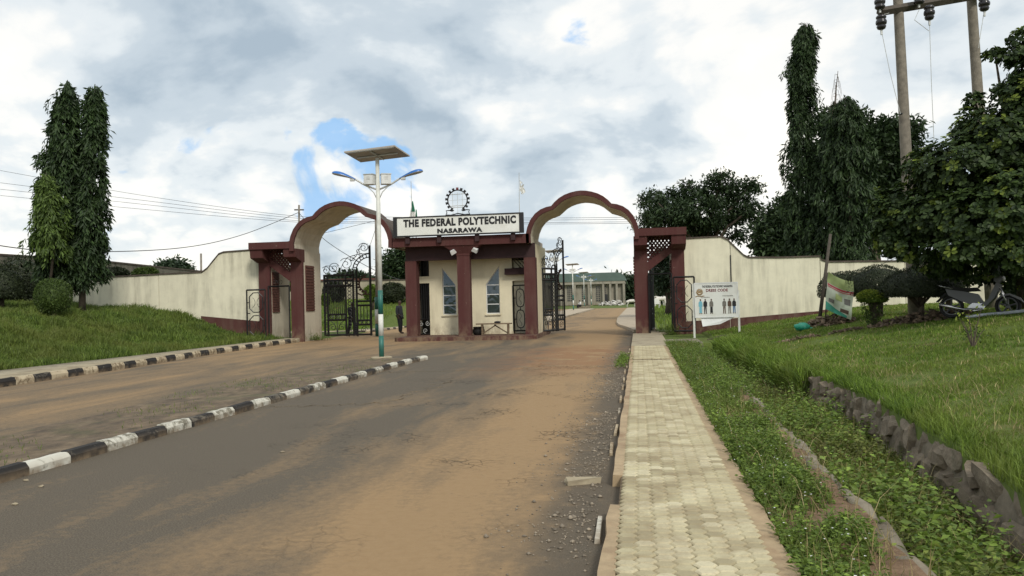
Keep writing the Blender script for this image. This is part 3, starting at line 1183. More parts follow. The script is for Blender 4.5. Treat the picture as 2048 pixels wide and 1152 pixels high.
def build_inner_setting():
    # pavements and kerbs beyond the gate
    def slab(name, pts, label, z=0.13, mat='far_pavement'):
        m = MB()
        m.prism(pts, -0.05, z, 'z')
        return tag(m.build(name, mat), label, kind='structure')
    p1 = slab('inner_pavement', [(-0.25, 37.6), (-0.55, 41), (-1.1, 45.5), (-1.35, 50), (-1.55, 60), (-1.6, 117), (0.75, 117), (0.75, 37.6)], 'paved footway inside the right arch')
    kerb_run([(-1.57, 75, 0), (-1.54, 60, 0), (-1.33, 50, 0), (-1.08, 45.5, 0), (-0.53, 41, 0), (-0.24, 37.7, 0)][::-1], p1, KERB_D, KERB_B, step=0.6)
    for o in p1.children:
        o.rotation_euler[2] += math.pi
    p2 = slab('inner_island', [(-6.2, 50), (-6.2, 117), (-9.5, 117), (-9.5, 50), (-8.8, 48), (-6.9, 48)], 'paved strip with lamp posts inside the gate')
    kerb_run([(-6.9, 47.8, 0), (-6.3, 48.8, 0), (-6.15, 50.2, 0), (-6.15, 85, 0)], p2, KERB_D, KERB_B)
    p3 = slab('inner_kerb_strip', [(-24, 43.2), (-16, 42.8), (-15.2, 43.4), (-14.7, 45), (-14.7, 110), (-15.6, 110), (-15.6, 46), (-16.2, 44), (-24, 44.2)], 'footway round the inner lawn', mat='concrete')
    kerb_run([(-24, 43.1, 0), (-16, 42.7, 0), (-15.05, 43.3, 0), (-14.6, 45, 0), (-14.6, 75, 0)], p3, KERB_D, KERB_B)


build_inner_setting()


# ================================================================== GATEHOUSE
YU, YP, YB = 33.4, 34.2, 36.35          # overhanging fronts, pier fronts, back of the vaults
XR, XL, HW = -2.20, -12.42, 2.26       # arch centres and outer half width
GH = thing('gatehouse', (-7.3, 35.0, 0.0), 'maroon and cream gatehouse with two scalloped arches and a guard booth between', 'gatehouse')

HALF = [(2.26, 3.92), (2.27, 4.25), (2.20, 4.55), (2.07, 4.84), (1.88, 5.08), (1.66, 5.24), (1.42, 5.33), (1.21, 5.37),
        (1.07, 5.52), (0.88, 5.68), (0.66, 5.80), (0.42, 5.88), (0.20, 5.925), (0.0, 5.94)]


def arch_profile(off):
    """scalloped three-lobe outline, pulled in by off"""
    pts = HALF + [(-x, z) for x, z in reversed(HALF[:-1])]
    cusp = {7, len(pts) - 8}
    out = []
    for i, (x, z) in enumerate(pts):
        a, b = pts[max(i - 1, 0)], pts[min(i + 1, len(pts) - 1)]
        d = Vector((b[0] - a[0], b[1] - a[1])).normalized()
        nrm = Vector((-d.y, d.x))
        c = Vector((0, 4.0)) - Vector((x, z))
        if nrm.dot(c) < 0:
            nrm = -nrm
        if i in (0, len(pts) - 1):
            nrm = Vector((-1 if x > 0 else 1, 0))
        k = 0.85 if i in cusp else 1.0
        out.append((x + nrm.x * off * k, z + nrm.y * off * k))
    return out


def build_arch(xc, left):
    outer, inner = arch_profile(0.0), arch_profile(0.15)
    n = len(outer)
    # vault shell
    m = MB()
    ys = [YU + 0.03, YU + 1.0, YU + 2.0, YB]
    vs, fs = [], []
    for y in ys:
        vs += [(xc + x, y, z) for x, z in outer] + [(xc + x, y, z) for x, z in inner]
    k = 2 * n
    for j in range(len(ys) - 1):
        for i in range(n - 1):
            fs.append((j * k + i, j * k + i + 1, (j + 1) * k + i + 1, (j + 1) * k + i))
            fs.append((j * k + n + i, j * k + n + i + 1, (j + 1) * k + n + i + 1, (j + 1) * k + n + i))
    for j in (0, len(ys) - 1):
        for i in range(n - 1):
            fs.append((j * k + i, j * k + i + 1, j * k + n + i + 1, j * k + n + i))
    m.add(vs, fs)
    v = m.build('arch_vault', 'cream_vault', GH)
    tag(v, 'cream barrel vault with scalloped edge over the ' + ('left' if left else 'right') + ' roadway')
    # maroon bands painted on the front and over the back (slightly proud)
    for (ya, yb, o0, o1) in ((YU, YU + 0.12, -0.025, 0.165), (YB - 0.1, YB + 0.03, -0.02, 0.10)):
        o, i_ = arch_profile(o0), arch_profile(o1)
        m = MB()
        vs = [(xc + x, ya, z) for x, z in o] + [(xc + x, ya, z) for x, z in i_] + [(xc + x, yb, z) for x, z in o] + [(xc + x, yb, z) for x, z in i_]
        fs = []
        for i in range(n - 1):
            fs += [(i, i + 1, n + i + 1, n + i), (2 * n + i, 2 * n + i + 1, 3 * n + i + 1, 3 * n + i), (i, i + 1, 2 * n + i + 1, 2 * n + i), (n + i, n + i + 1, 3 * n + i + 1, 3 * n + i)]
        fs += [(0, n, 3 * n, 2 * n), (n - 1, 2 * n - 1, 4 * n - 1, 3 * n - 1)]
        m.add(vs, fs)
        m.build('arch_band', 'maroon', v)
    # thin dark weathering sheet on the back of the shell
    m = MB()
    o0, o1 = arch_profile(-0.006), arch_profile(-0.016)
    vs = []
    for y in (YU + 0.13, YB - 0.11):
        vs += [(xc + x, y, z) for x, z in o1]
    m.add(vs, [(i, i + 1, n + i + 1, n + i) for i in range(n - 1)])
    m.build('roof_skin', 'coping_dark', v)


build_arch(XR, False)
build_arch(XL, True)


def louver_panel(x, face, y0, y1, z0, z1):
    """recess-like panel of red fins on a side wall; face = +1 when it looks towards +x"""
    m = MB()
    xs = (x, x + 0.02 * face)
    m.box(min(xs), max(xs), y0, y1, z0, z1)
    p = m.build('louver_panel', 'louver_red', GH)
    nb = 16
    mm = None
    for i in range(nb):
        z = z0 + (i + 0.5) * (z1 - z0) / nb
        a, b = sorted((x + 0.0205 * face, x + 0.05 * face))
        if mm is None:
            mm = MB().box(a, b, y0 + 0.02, y1 - 0.02, z - 0.035, z + 0.035)
            first = mm.build('fin', 'louver_red', p)
            base = z
        else:
            c = first.copy()
            COL.objects.link(c)
            c.parent = p
            c.location = (0, 0, z - base)


def side_portal(sgn):
    """pedestrian passage beside an arch; sgn=+1 right side, -1 left side (mirrored about the booth)"""
    MX = -7.31

    def fx(x):
        return x if sgn > 0 else 2 * MX - x

    def B(m, x0, x1, *r):
        a, b = sorted((fx(x0), fx(x1)))
        return m.box(a, b, *r)
    base = 0.06 if sgn > 0 else 0.05
    # inner pier wall between arch and passage: cream flanks, maroon front
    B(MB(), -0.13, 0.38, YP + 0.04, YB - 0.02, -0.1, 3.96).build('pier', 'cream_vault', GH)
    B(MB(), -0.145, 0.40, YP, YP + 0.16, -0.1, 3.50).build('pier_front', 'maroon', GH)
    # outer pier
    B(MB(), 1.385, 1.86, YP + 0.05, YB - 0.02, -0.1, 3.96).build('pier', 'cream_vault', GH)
    B(MB(), 1.37, 1.88, YP, YP + 0.16, -0.1, 3.55).build('pier_front', 'maroon', GH)
    # flat slab roof with deep fascia
    B(MB(), 0.02, 1.95, YU + 0.02, YB, 4.04, 4.34).build('portal_slab', 'maroon', GH)
    # corbels carrying the slab
    for (x0, x1) in ((-0.14, 0.40), (1.36, 1.93)):
        m = MB()
        a, b = sorted((fx(x0), fx(x1)))
        m.prism([(YP + 0.3, 3.48), (YP - 0.05, 3.50), (YU + 0.14, 3.68), (YU + 0.08, 4.037), (YP + 0.3, 4.037)], a, b, 'x')
        m.build('corbel', 'maroon', GH)
    # diagonal beam
    m = MB()
    poly = [(fx(0.39), 2.62), (fx(0.39), 3.02), (fx(1.38), 3.70), (fx(1.38), 3.36)]
    m.prism(poly, YP + 0.02, YP + 0.18, 'y')
    m.build('diagonal_beam', 'maroon', GH)
    # pierced screen above it
    m = MB()
    x0, x1 = 0.40, 1.37
    yy = YP + 0.09

    def zlow(x):
        return 2.98 + (x - 0.39) * 0.687
    pitch = 0.15
    for d in (1, -1):
        c = -4.0
        while c < 8:
            pts = []
            for k in range(60):
                x = x0 + (x1 - x0) * k / 59
                z = c + d * x * 1.25
                if zlow(x) < z < 4.04:
                    pts.append((x, z))
            if len(pts) > 1:
                m.bar((fx(pts[0][0]), yy, pts[0][1]), (fx(pts[-1][0]), yy, pts[-1][1]), 0.034, 0.05)
            c += pitch * 1.25
    m.build('pierced_screen', 'maroon', GH)
    # red fin panels on the flanks
    if sgn > 0:
        louver_panel(1.385, -1, YP + 0.55, YP + 1.5, 1.3, 3.1)
        louver_panel(-0.13, -1, YP + 0.55, YP + 1.5, 1.3, 3.3)
    else:
        louver_panel(fx(1.385), 1, YP + 0.25, YP + 0.95, 1.3, 3.1)
        louver_panel(fx(-0.13), 1, YP + 0.35, YP + 1.3, 1.32, 3.35)
    # threshold
    B(MB(), 0.41, 1.36, YP + 0.06, YB, -0.1, 0.10 if sgn > 0 else 0.14).build('threshold', 'concrete', GH)


side_portal(1)
side_portal(-1)


def build_booth():
    # plinth
    m = MB()
    m.prism([(-9.85, 32.75), (-4.55, 32.75), (-4.12, 33.2), (-4.12, 38.6), (-10.0, 38.6), (-10.0, 33.0)], -0.05, 0.155, 'z')
    m.jitter(0.012)
    m.build('plinth', 'maroon_plinth', GH)
    # canopy slab: maroon fascia, grey soffit
    MB().box(-10.16, -4.36, YU, YU + 0.22, 3.92, 4.30).build('fascia', 'maroon', GH)
    MB().box(-10.14, -4.38, YU + 0.225, 38.4, 3.96, 4.20).build('canopy_slab', 'soffit', GH)
    # maroon beam on the columns, canopy shadow put into its darker colour
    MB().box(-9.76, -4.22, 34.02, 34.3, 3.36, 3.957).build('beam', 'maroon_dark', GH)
    # columns
    for (x0, x1, y0, y1, zt) in ((-9.78, -9.30, 34.0, 34.5, 3.355), (-4.68, -4.20, 34.0, 34.5, 3.355)):
        MB().box(x0, x1, y0, y1, 0.15, zt).build('column', 'maroon', GH)
    c = MB().prism([(-7.44, 33.62), (-6.91, 33.62), (-6.91, 34.0), (-7.44, 34.0)], 0.15, 3.50, 'z').build('column', 'maroon', GH)
    # flared capital of the middle column
    m = MB()
    a, b = [(-7.46, 33.6), (-6.89, 33.6), (-6.89, 34.01), (-7.46, 34.01)], [(-7.98, 33.43), (-6.38, 33.43), (-6.38, 34.01), (-7.98, 34.01)]
    m.add([(x, y, 3.50) for x, y in a] + [(x, y, 3.58) for x, y in a] + [(x, y, 3.918) for x, y in b],
          [(3, 2, 1, 0), (0, 1, 5, 4), (1, 2, 6, 5), (2, 3, 7, 6), (3, 0, 4, 7), (4, 5, 9, 8), (5, 6, 10, 9), (6, 7, 11, 10), (7, 4, 8, 11), (8, 9, 10, 11)])
    m.build('capital', 'maroon', c)
    # front wall with door and window openings
    Y0, Y1 = 35.0, 35.18
    m = MB()
    W = [(-8.42, -7.82), (-6.50, -5.90)]
    zs, ze_lo, ze_hi = 1.03, 2.40, 3.08

    def seg(x0, x1, z0, z1):
        m.box(x0, x1, Y0, Y1, z0, z1)
    seg(-9.76, -9.0, 2.42, 2.72)           # lintel over left door
    seg(-9.0, W[0][0], 0.15, 3.95)
    seg(W[0][0], W[0][1], 0.15, zs)
    m.prism([(W[0][0], ze_hi), (W[0][1], ze_lo - 0.1), (W[0][1], 3.95), (W[0][0], 3.95)], Y0, Y1, 'y')
    seg(W[0][1], W[1][0], 0.15, 3.95)
    seg(W[1][0], W[1][1], 0.15, zs)
    m.prism([(W[1][0], ze_lo - 0.1), (W[1][1], ze_hi), (W[1][1], 3.95), (W[1][0], 3.95)], Y0, Y1, 'y')
    seg(W[1][1], -5.34, 0.15, 3.95)
    seg(-5.34, -4.3, 2.42, 2.95)           # lintel over right door
    m.box(-9.76, -9.66, 35.185, 38.2, 0.15, 3.95)
    m.box(-4.34, -4.24, 34.51, 38.2, 0.15, 3.95)
    m.box(-9.655, -4.345, 38.1, 38.2, 0.15, 3.95)
    m.build('booth_wall', 'cream_booth', GH)
    # cream inner wall seen through the right door
    MB().box(-5.3, -4.345, 35.22, 35.3, 0.16, 3.3).build('partition', 'cream_wall', GH)
    MB().box(-9.655, -8.2, 36.2, 36.3, 0.16, 3.9).build('partition', 'window_dark', GH)  # near-black panel, the dim booth interior behind the left door painted in
    # projecting dark hood over the right door
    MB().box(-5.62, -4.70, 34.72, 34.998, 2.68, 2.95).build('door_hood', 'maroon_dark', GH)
    # slanted bars above the hood
    m = MB()
    for i in range(5):
        x = -5.30 + i * 0.15
        m.bar((x, 34.96, 3.36), (min(x + 0.36, -4.69), 34.96, 3.36 - 0.40 * (min(x + 0.36, -4.69) - x) / 0.36), 0.022)
    m.bar((-5.32, 34.96, 2.96), (-4.69, 34.96, 2.96), 0.03)
    m.build('vent_grille', 'black_iron', GH)
    # iron grille in the opening over the left door
    m = MB()
    for i in range(6):
        x = -9.6 + i * 0.115
        m.bar((x, 35.05, 2.73), (x, 35.05, 3.36), 0.02)
    for i in range(3):
        m.ring((-9.5 + i * 0.2, 35.05, 3.05), 0.085, 0.012, 14, 5)
    m.build('vent_grille', 'black_iron', GH)
    # windows: frame and four panes
    for wi, (x0, x1) in enumerate(W):
        hi_left = wi == 0
        m = MB()
        fy0, fy1 = 35.08, 35.15
        fw = 0.035
        zl, zr = (ze_hi, ze_lo - 0.1) if hi_left else (ze_lo - 0.1, ze_hi)
        m.box(x0, x0 + fw, fy0, fy1, zs, zl - (0.045 if hi_left else 0.0))
        m.box(x1 - fw, x1, fy0, fy1, zs, zr - (0.0 if hi_left else 0.045))
        m.box(x0 + fw, x1 - fw, fy0, fy1, zs, zs + fw)
        bars = [1.44, 1.86, 2.27]
        for z in bars:
            m.box(x0 + fw, x1 - fw, fy0, fy1, z - 0.018, z + 0.018)
        m.prism([(x0, zl), (x1, zr), (x1, zr - 0.05), (x0, zl - 0.05)], fy0 - 0.004, fy1, 'y')
        w = m.build('window', 'box_white', GH)
        lv = [zs + fw] + bars
        for k in range(3):
            mm = MB()
            t = random.uniform(-.012, .012)
            mm.box(x0 + fw, x1 - fw, 35.115, 35.123, lv[k] + 0.018, lv[k + 1] - 0.018)
            mm.v = [(x, y + (z - lv[k]) * t, z) for x, y, z in mm.v]
            mm.build('pane', 'window_glass', w)
        z0 = bars[-1] + 0.018
        sl_ = (zr - zl) / (x1 - x0)
        tri = [(x0 + fw, z0), (x1 - fw, z0), (x1 - fw, max(z0 + 0.005, zl + sl_ * (x1 - fw - x0) - 0.05)), (x0 + fw, max(z0 + 0.005, zl + sl_ * fw - 0.05))]
        mm = MB()
        mm.prism(tri, 35.115, 35.123, 'y')
        mm.build('pane', 'window_glass', w)
        MB().box(x0 - 0.04, x1 + 0.04, 34.93, 34.998, zs - 0.07, zs - 0.01).build('sill', 'cream_booth', w)


build_booth()


# ---- sign board
def build_sign():
    y = 33.22
    x0, x1, z0, z1 = -10.03, -4.55, 4.33, 5.16
    r = thing('name_sign', ((x0 + x1) / 2, y, 4.3), 'white signboard with black lettering and black frame on the gatehouse canopy', 'sign')
    MB().box(x0 + 0.17, x1 - 0.17, y, y + 0.06, z0 + 0.05, z1 - 0.05).build('panel', 'sign_white', r)
    m = MB()
    m.box(x0, x0 + 0.17, y - 0.02, y + 0.16, z0, z1)
    m.box(x1 - 0.17, x1, y - 0.02, y + 0.16, z0, z1)
    m.box(x0 + 0.17, x1 - 0.17, y - 0.02, y + 0.16, z1 - 0.05, z1)
    m.box(x0 + 0.17, x1 - 0.17, y - 0.02, y + 0.16, z0, z0 + 0.05)
    m.build('frame', 'letter_black', r)
    text_mesh('lettering', 'THE FEDERAL POLYTECHNIC', -7.22, 4.885, y - 0.004, 4.74, 0.33, 'letter_black', r, 0.055)
    text_mesh('lettering', 'NASARAWA', -7.20, 4.52, y - 0.004, 1.90, 0.20, 'letter_black', r, 0.065)
    for x in (-9.45, -8.1, -6.5, -5.0):
        MB().box(x - 0.09, x + 0.09, y + 0.05, y + 0.15, 4.05, 4.33).build('bracket', 'maroon_dark', r)


build_sign()


def build_emblem():
    c = S(915, 400, 33.6)
    cx, cz, y = c.x, c.z, 33.6
    r = thing('emblem', (cx, y, 5.1), 'open ironwork gear wheel emblem standing above the signboard', 'emblem')
    m = MB()
    m.ring((cx, y, cz), 0.415, 0.028, 40, 6, 'y', rad(-62), rad(242))
    m.build('wheel_rim', 'black_iron', r)
    for k in range(15):
        a = rad(90 + (k - 7) * 21)
        m = MB()
        w = 0.05
        pts = []
        for rr, ww in ((0.43, w * 0.85), (0.52, w)):
            for s in ((-1, 1) if rr < 0.5 else (1, -1)):
                pts.append((cx + rr * math.cos(a) - s * ww * math.sin(a), cz + rr * math.sin(a) + s * ww * math.cos(a)))
        m.prism(pts, y - 0.03, y + 0.03, 'y')
        m.build('tooth', 'paint_red' if k == 7 else 'black_iron', r)
    m = MB()
    for dx in (-0.2, 0.0, 0.2):
        m.tube([(cx + dx, y, 5.15), (cx + dx * 1.05, y, cz + 0.32)], 0.008, 5)
    for dz, w in ((0.24, 0.31), (0.0, 0.40), (-0.24, 0.31), (-0.31, 0.28)):
        m.tube([(cx - w, y, cz + dz - 0.01), (cx + w, y, cz + dz + 0.01)], 0.014 if abs(dz) > 0.2 else 0.006, 5)
    m.build('inner_grid', 'galvanised', r)
    m = MB()
    for s in (-1, 1):
        m.tube([(cx + s * 0.16, y, cz - 0.42), (cx + s * 0.25, y, cz - 0.46), (cx + s * 0.36, y, cz - 0.42), (cx + s * 0.5, y, cz - 0.43), (cx + s * 0.46, y, cz - 0.52), (cx + s * 0.52, y, cz - 0.6), (cx + s * 0.3, y, cz - 0.62), (cx, y, cz - 0.56)], 0.024, 5)
    m.build('ribbon', 'black_iron', r)


build_emblem()


def build_floodlights():
    for i, (px, py, rot, lab) in enumerate(((906, 504, -0.5, 'small white floodlight under canopy left of the middle column'), (950, 500, 0.5, 'small white floodlight under canopy right of the middle column'))):
        p = S(px, py, 33.5)
        r = thing('floodlight', (p.x, p.y, p.z), lab, 'lamp', 'floodlights under the canopy')
        m = MB()
        m.prism([(-0.12, -0.08), (0.12, -0.08), (0.09, 0.08), (-0.09, 0.08)], -0.08, 0.08, 'y')
        T = Matrix.Rotation(rot, 4, 'Y') @ Matrix.Rotation(0.5, 4, 'X')
        m.v = [tuple(T @ Vector(v) + p) for v in m.v]
        m.build('housing', 'box_white', r)
        MB().tube([(p.x, p.y, p.z + 0.04), (p.x - math.copysign(0.05, rot), p.y + 0.1, p.z + 0.10), (p.x - math.copysign(0.12, rot), p.y + 0.16, p.z + 0.12)], 0.012, 6).build('bracket', 'black_iron', r)


build_floodlights()


def build_flags():
    # national tricolour hanging limp behind the sign
    p = S(822, 362, 38.9)
    r = thing('flag', (p.x, 38.9, 4.2), 'limp green and white flag hanging on a thin pole behind the signboard', 'flag')
    MB().tube([(p.x, 38.9, 4.2), (p.x, 38.9, p.z)], [0.022, 0.014], 6).build('pole', 'galvanised', r)
    t, b = S(824, 402, 38.9).z, S(822, 445, 38.9).z

    def cloth(name, mat, za, zb, wa, wb, off):
        m = MB()
        vs, fs = [], []
        n, k = 6, 9
        for j in range(n):
            f = j / (n - 1)
            z = za + (zb - za) * f
            w = wa + (wb - wa) * f
            for i in range(k):
                u = i / (k - 1) - 0.5
                vs.append((p.x + off + u * w, 38.9 + 0.06 * math.sin(u * 14 + off * 9) * f + 0.02, z))
        for j in range(n - 1):
            for i in range(k - 1):
                fs.append((j * k + i, j * k + i + 1, (j + 1) * k + i + 1, (j + 1) * k + i))
        m.add(vs, fs)
        m.build(name, mat, r)
    cloth('cloth', 'flag_green', t, (t + b) / 2, 0.04, 0.22, 0.05)
    cloth('cloth', 'flag_white', (t + b) / 2, b, 0.22, 0.42, 0.04)
    cloth('cloth_edge', 'flag_green', (t + b) / 2 + 0.1, b, 0.05, 0.12, 0.22)
    # tattered white flag on the right
    p = S(1038, 345, 35.8)
    q = S(1038, 422, 35.8)
    r = thing('flag', (p.x, 35.8, 4.2), 'tattered white flag on a thin pole near the right arch', 'flag')
    MB().tube([(q.x, 35.8, 4.2), (p.x, 35.8, p.z)], [0.018, 0.012], 6).build('pole', 'galvanised', r)
    a = S(1042, 368, 35.8)
    m = MB()
    vs, fs = [], []
    for j in range(7):
        f = j / 6
        for i in range(5):
            u = i / 4
            vs.append((p.x + 0.02 + u * (0.22 + 0.05 * math.sin(j * 2.1)), 35.8 + 0.05 * math.sin(u * 7 + j), a.z + 0.18 - f * 0.55 - u * 0.14 + 0.04 * math.sin(i * 5 + j)))
    for j in range(6):
        for i in range(4):
            if (i, j) not in ((3, 0), (3, 1), (2, 0), (1, 1), (3, 5), (0, 5)):
                fs.append((j * 5 + i, j * 5 + i + 1, (j + 1) * 5 + i + 1, (j + 1) * 5 + i))
    m.add(vs, fs)
    m.build('cloth', 'flag_white', r)


build_flags()


# ================================================================== IRON GATES
def spiral(cx, cz, R, turns, start, direction=1, n=26, r_end=0.15):
    return [(cx + R * (1 - (1 - r_end) * i / n) * math.cos(start + direction * 2 * math.pi * turns * i / n), 0.0,
             cz + R * (1 - (1 - r_end) * i / n) * math.sin(start + direction * 2 * math.pi * turns * i / n)) for i in range(n + 1)]


def gate_leaf(label, group, scroll_mat='black_iron'):
    """big driveway leaf, local x 0 (hinge) .. 2.1 (free post), z up"""
    g = thing('iron_gate', (0, 0, 0), label, 'gate', group)
    m = MB()
    bars = [((0.03, 0), (0.03, 2.9)), ((0, 0.06), (2.12, 0.06)), ((0, 2.86), (1.4, 2.86)), ((1.0, 0), (1.0, 2.86)), ((1.34, 0), (1.34, 3.02)), ((1.5, 0), (1.5, 3.1)), ((0.18, 0), (0.18, 2.86)),
            ((0.03, 2.62), (1.34, 2.62)), ((0.03, 2.35), (1.34, 2.35)), ((0.18, 1.02), (1.0, 1.02)), ((0.18, 0.76), (1.0, 0.76)), ((1.5, 1.62), (2.1, 1.62)), ((1.5, 1.42), (2.1, 1.42)), ((1.5, 0.72), (2.1, 0.72)), ((1.5, 0.52), (2.1, 0.52))]
    for a, b in bars:
        m.bar((a[0], 0, a[1]), (b[0], 0, b[1]), 0.066)
    m.bar((2.12, 0, 0), (2.12, 0, 4.22), 0.075)
    m.build('frame', 'black_iron', g)
    first = None
    for i in range(8):
        x = 0.27 + i * 0.092
        if first is None:
            first = MB().bar((x, 0, 1.02), (x, 0, 2.35), 0.034).build('bar', 'black_iron', g)
            x_first = x
        else:
            c = first.copy()
            COL.objects.link(c)
            c.parent = g
            c.location = (x - x_first, 0, 0)
    for x in (1.66, 1.80, 1.95):
        MB().bar((x, 0, 0.72), (x, 0, 1.42), 0.026).build('bar', 'black_iron', g)
    for Rr, rr_, spots in ((0.10, 0.022, [(0.32 + i * 0.27, 0.89) for i in range(3)]), (0.045, 0.02, [(0.32 + i * 0.27, 0.89) for i in range(3)]), (0.075, 0.018, [(1.62 + i * 0.19, 0.62) for i in range(3)]),
                           (0.095, 0.02, [(0.16 + i * 0.2, 2.49) for i in range(6)]), (0.075, 0.016, [(1.17, 0.2 + i * 0.165) for i in range(15)]), (0.055, 0.014, [(1.42, 0.2 + i * 0.185) for i in range(15)] + [(0.105, 0.2 + i * 0.165) for i in range(15)])):
        one = MB().ring((0, 0, 0), Rr, rr_, 14, 5).build('ring', 'black_iron', g)
        for q, (x, z) in enumerate(spots):
            o = one if q == 0 else one.copy()
            if q:
                COL.objects.link(o)
                o.parent = g
            o.location = (x, 0, z)
    # lower scrolls
    m = MB()
    for s in (-1, 1):
        m.tube(spiral(0.59 + s * 0.2, 0.42, 0.18, 1.4, math.pi / 2 * (1 - s), s), 0.014, 5)
        m.tube([(0.59, 0, 0.06), (0.59 + s * 0.03, 0, 0.3), (0.59 + s * 0.14, 0, 0.6), (0.59 + s * 0.3, 0, 0.72)], 0.014, 5)
    m.tube([(0.59, 0, 0.06), (0.59, 0, 0.76)], 0.014, 5)
    m.tube(spiral(1.8, 0.28, 0.17, 1.5, 0, 1), 0.014, 5)
    m.build('scrollwork', 'black_iron', g)
    # quarter-circle band rising to the free post
    m = MB()
    for R in (0.62, 0.78):
        m.ring((2.12, 0, 3.05), R, 0.026, 18, 6, 'y', math.pi / 2, math.pi)
    for k in range(1, 7):
        a = math.pi / 2 + k * math.pi / 14
        m.bar((2.12 + 0.62 * math.cos(a), 0, 3.05 + 0.62 * math.sin(a)), (2.12 + 0.78 * math.cos(a), 0, 3.05 + 0.78 * math.sin(a)), 0.03)
    m.bar((1.34, 0, 2.9), (1.34, 0, 3.05), 0.05)
    m.bar((1.5, 0, 2.9), (1.5, 0, 3.05), 0.05)
    m.ring((1.19, 0, 2.88), 0.15, 0.03, 12, 6, 'y', 0, math.pi)
    m.build('curved_band', 'black_iron', g)
    # round ornament on the free side
    m = MB()
    m.ring((1.98, 0, 2.42), 0.36, 0.035, 18, 6, 'y', rad(100), rad(262))
    for k in range(9):
        a = rad(105 + k * 19)
        m.bar((1.98 + 0.36 * math.cos(a), 0, 2.42 + 0.36 * math.sin(a)), (1.98 + 0.46 * math.cos(a), 0, 2.42 + 0.46 * math.sin(a)), 0.07)
    m.tube([(1.55, 0, 1.98), (1.72, 0, 1.9), (1.9, 0, 1.96), (2.1, 0, 1.92)], 0.035, 6)
    m.build('half_gear', 'rust_iron', g)
    # scrolls along the top
    m = MB()
    rr = 0.015
    for cx, cz, R, t, st, dr in ((0.12, 3.10, 0.2, 1.5, 2.5, -1), (0.48, 3.2, 0.26, 1.7, 0.4, 1), (0.82, 3.02, 0.14, 1.4, 2.0, -1), (1.05, 3.38, 0.30, 1.6, 2.6, -1), (1.35, 3.62, 0.16, 1.4, 0.6, 1), (1.62, 3.95, 0.12, 1.3, 0.8, 1), (1.86, 4.12, 0.24, 1.7, 2.9, -1), (1.70, 3.78, 0.14, 1.3, 4.0, 1)):
        m.tube(spiral(cx, cz, R, t, st, dr), rr, 5)
    m.tube([(0.0, 0, 3.1), (0.12, 0, 3.32), (0.35, 0, 3.3), (0.62, 0, 3.0), (0.74, 0, 2.9)], rr, 5)
    m.tube([(0.62, 0, 3.35), (0.78, 0, 3.12), (0.9, 0, 3.4), (1.1, 0, 3.68), (1.5, 0, 3.8), (2.08, 0, 3.86)], rr, 5)
    m.tube([(1.25, 0, 3.5), (1.5, 0, 3.72), (1.62, 0, 4.0), (1.8, 0, 4.3), (2.05, 0, 4.28)], rr, 5)
    m.build('top_scrolls', scroll_mat, g)
    return g


def place(g, p, rz, sx=1.0, sz=1.0):
    g.location = p
    g.rotation_euler = (0, 0, rz)
    g.scale = (sx, 1, sz)


GG = 'tall scrolled iron driveway gates'
g1 = gate_leaf('black iron driveway gate standing closed in the left arch', GG)
place(g1, (-14.42, 36.5, 0.12), rad(2), 1.05, 0.985)
g2 = copy_tree(g1)
tag(g2, 'black iron driveway gate swung open beside the booth in the right arch')
place(g2, (-4.30, 36.5, 0.12), rad(66), 1.0, 1.0)
g3 = copy_tree(g1)
tag(g3, 'black iron driveway gate folded back behind the right pier, seen through the side gate')
place(g3, (0.52, 36.5, 0.12), rad(86), 1.0, 0.93)


def octagon_tube(m, cx, cz, w, h, r):
    c = 0.3 * w
    pts = [(cx - w / 2 + c, cz - h / 2), (cx + w / 2 - c, cz - h / 2), (cx + w / 2, cz - h / 2 + c), (cx + w / 2, cz + h / 2 - c), (cx + w / 2 - c, cz + h / 2), (cx - w / 2 + c, cz + h / 2), (cx - w / 2, cz + h / 2 - c), (cx - w / 2, cz - h / 2 + c)]
    pts.append(pts[0])
    pts.append(pts[1])
    m.tube([(x, 0, z) for x, z in pts], r, 6)


def wicket(label, W=0.82, Hh=2.15):
    g = thing('side_gate', (0, 0, 0), label, 'gate', 'iron side gates for people on foot')
    m = MB()
    for a, b in (((0, 0), (0, Hh)), ((W, 0), (W, Hh)), ((0, Hh), (W, Hh)), ((0, 0.03), (W, 0.03))):
        m.bar((a[0], 0, a[1]), (b[0], 0, b[1]), 0.05)
    m.bar((0.02, 0, Hh * 0.52), (0.14, 0, Hh * 0.52), 0.03)
    m.build('frame', 'black_iron', g)
    for zc in (Hh * 0.27, Hh * 0.74):
        m = MB()
        octagon_tube(m, W / 2, zc, W * 0.72, Hh * 0.40, 0.024)
        m.bar((0, 0, zc), (W * 0.14, 0, zc), 0.03)
        m.bar((W * 0.86, 0, zc), (W, 0, zc), 0.03)
        o = m.build('octagon', 'black_iron', g)
        m = MB()
        for s in (-1, 1):
            m.ring((W / 2 + s * 0.30, 0, zc), 0.26, 0.010, 12, 5, 'y', math.pi / 2 + (0.6 if s > 0 else -math.pi + 0.6), math.pi * 1.5 - 0.6 if s > 0 else math.pi / 2 - 0.6)
        m.build('curl', 'black_iron', o)
    return g


w1 = wicket('black iron side gate swung open in front of the left boundary wall')
a = S(495, 672, 33.6)
place(w1, (a.x, 33.6, 0.2), rad(4), 1.0, 0.98)
w2 = copy_tree(w1)
tag(w2, 'black iron side gate swung open behind the notice board')
a = S(1350, 660, 33.7)
place(w2, (a.x, 33.75, 0.16), rad(-3), 0.98, 1.02)


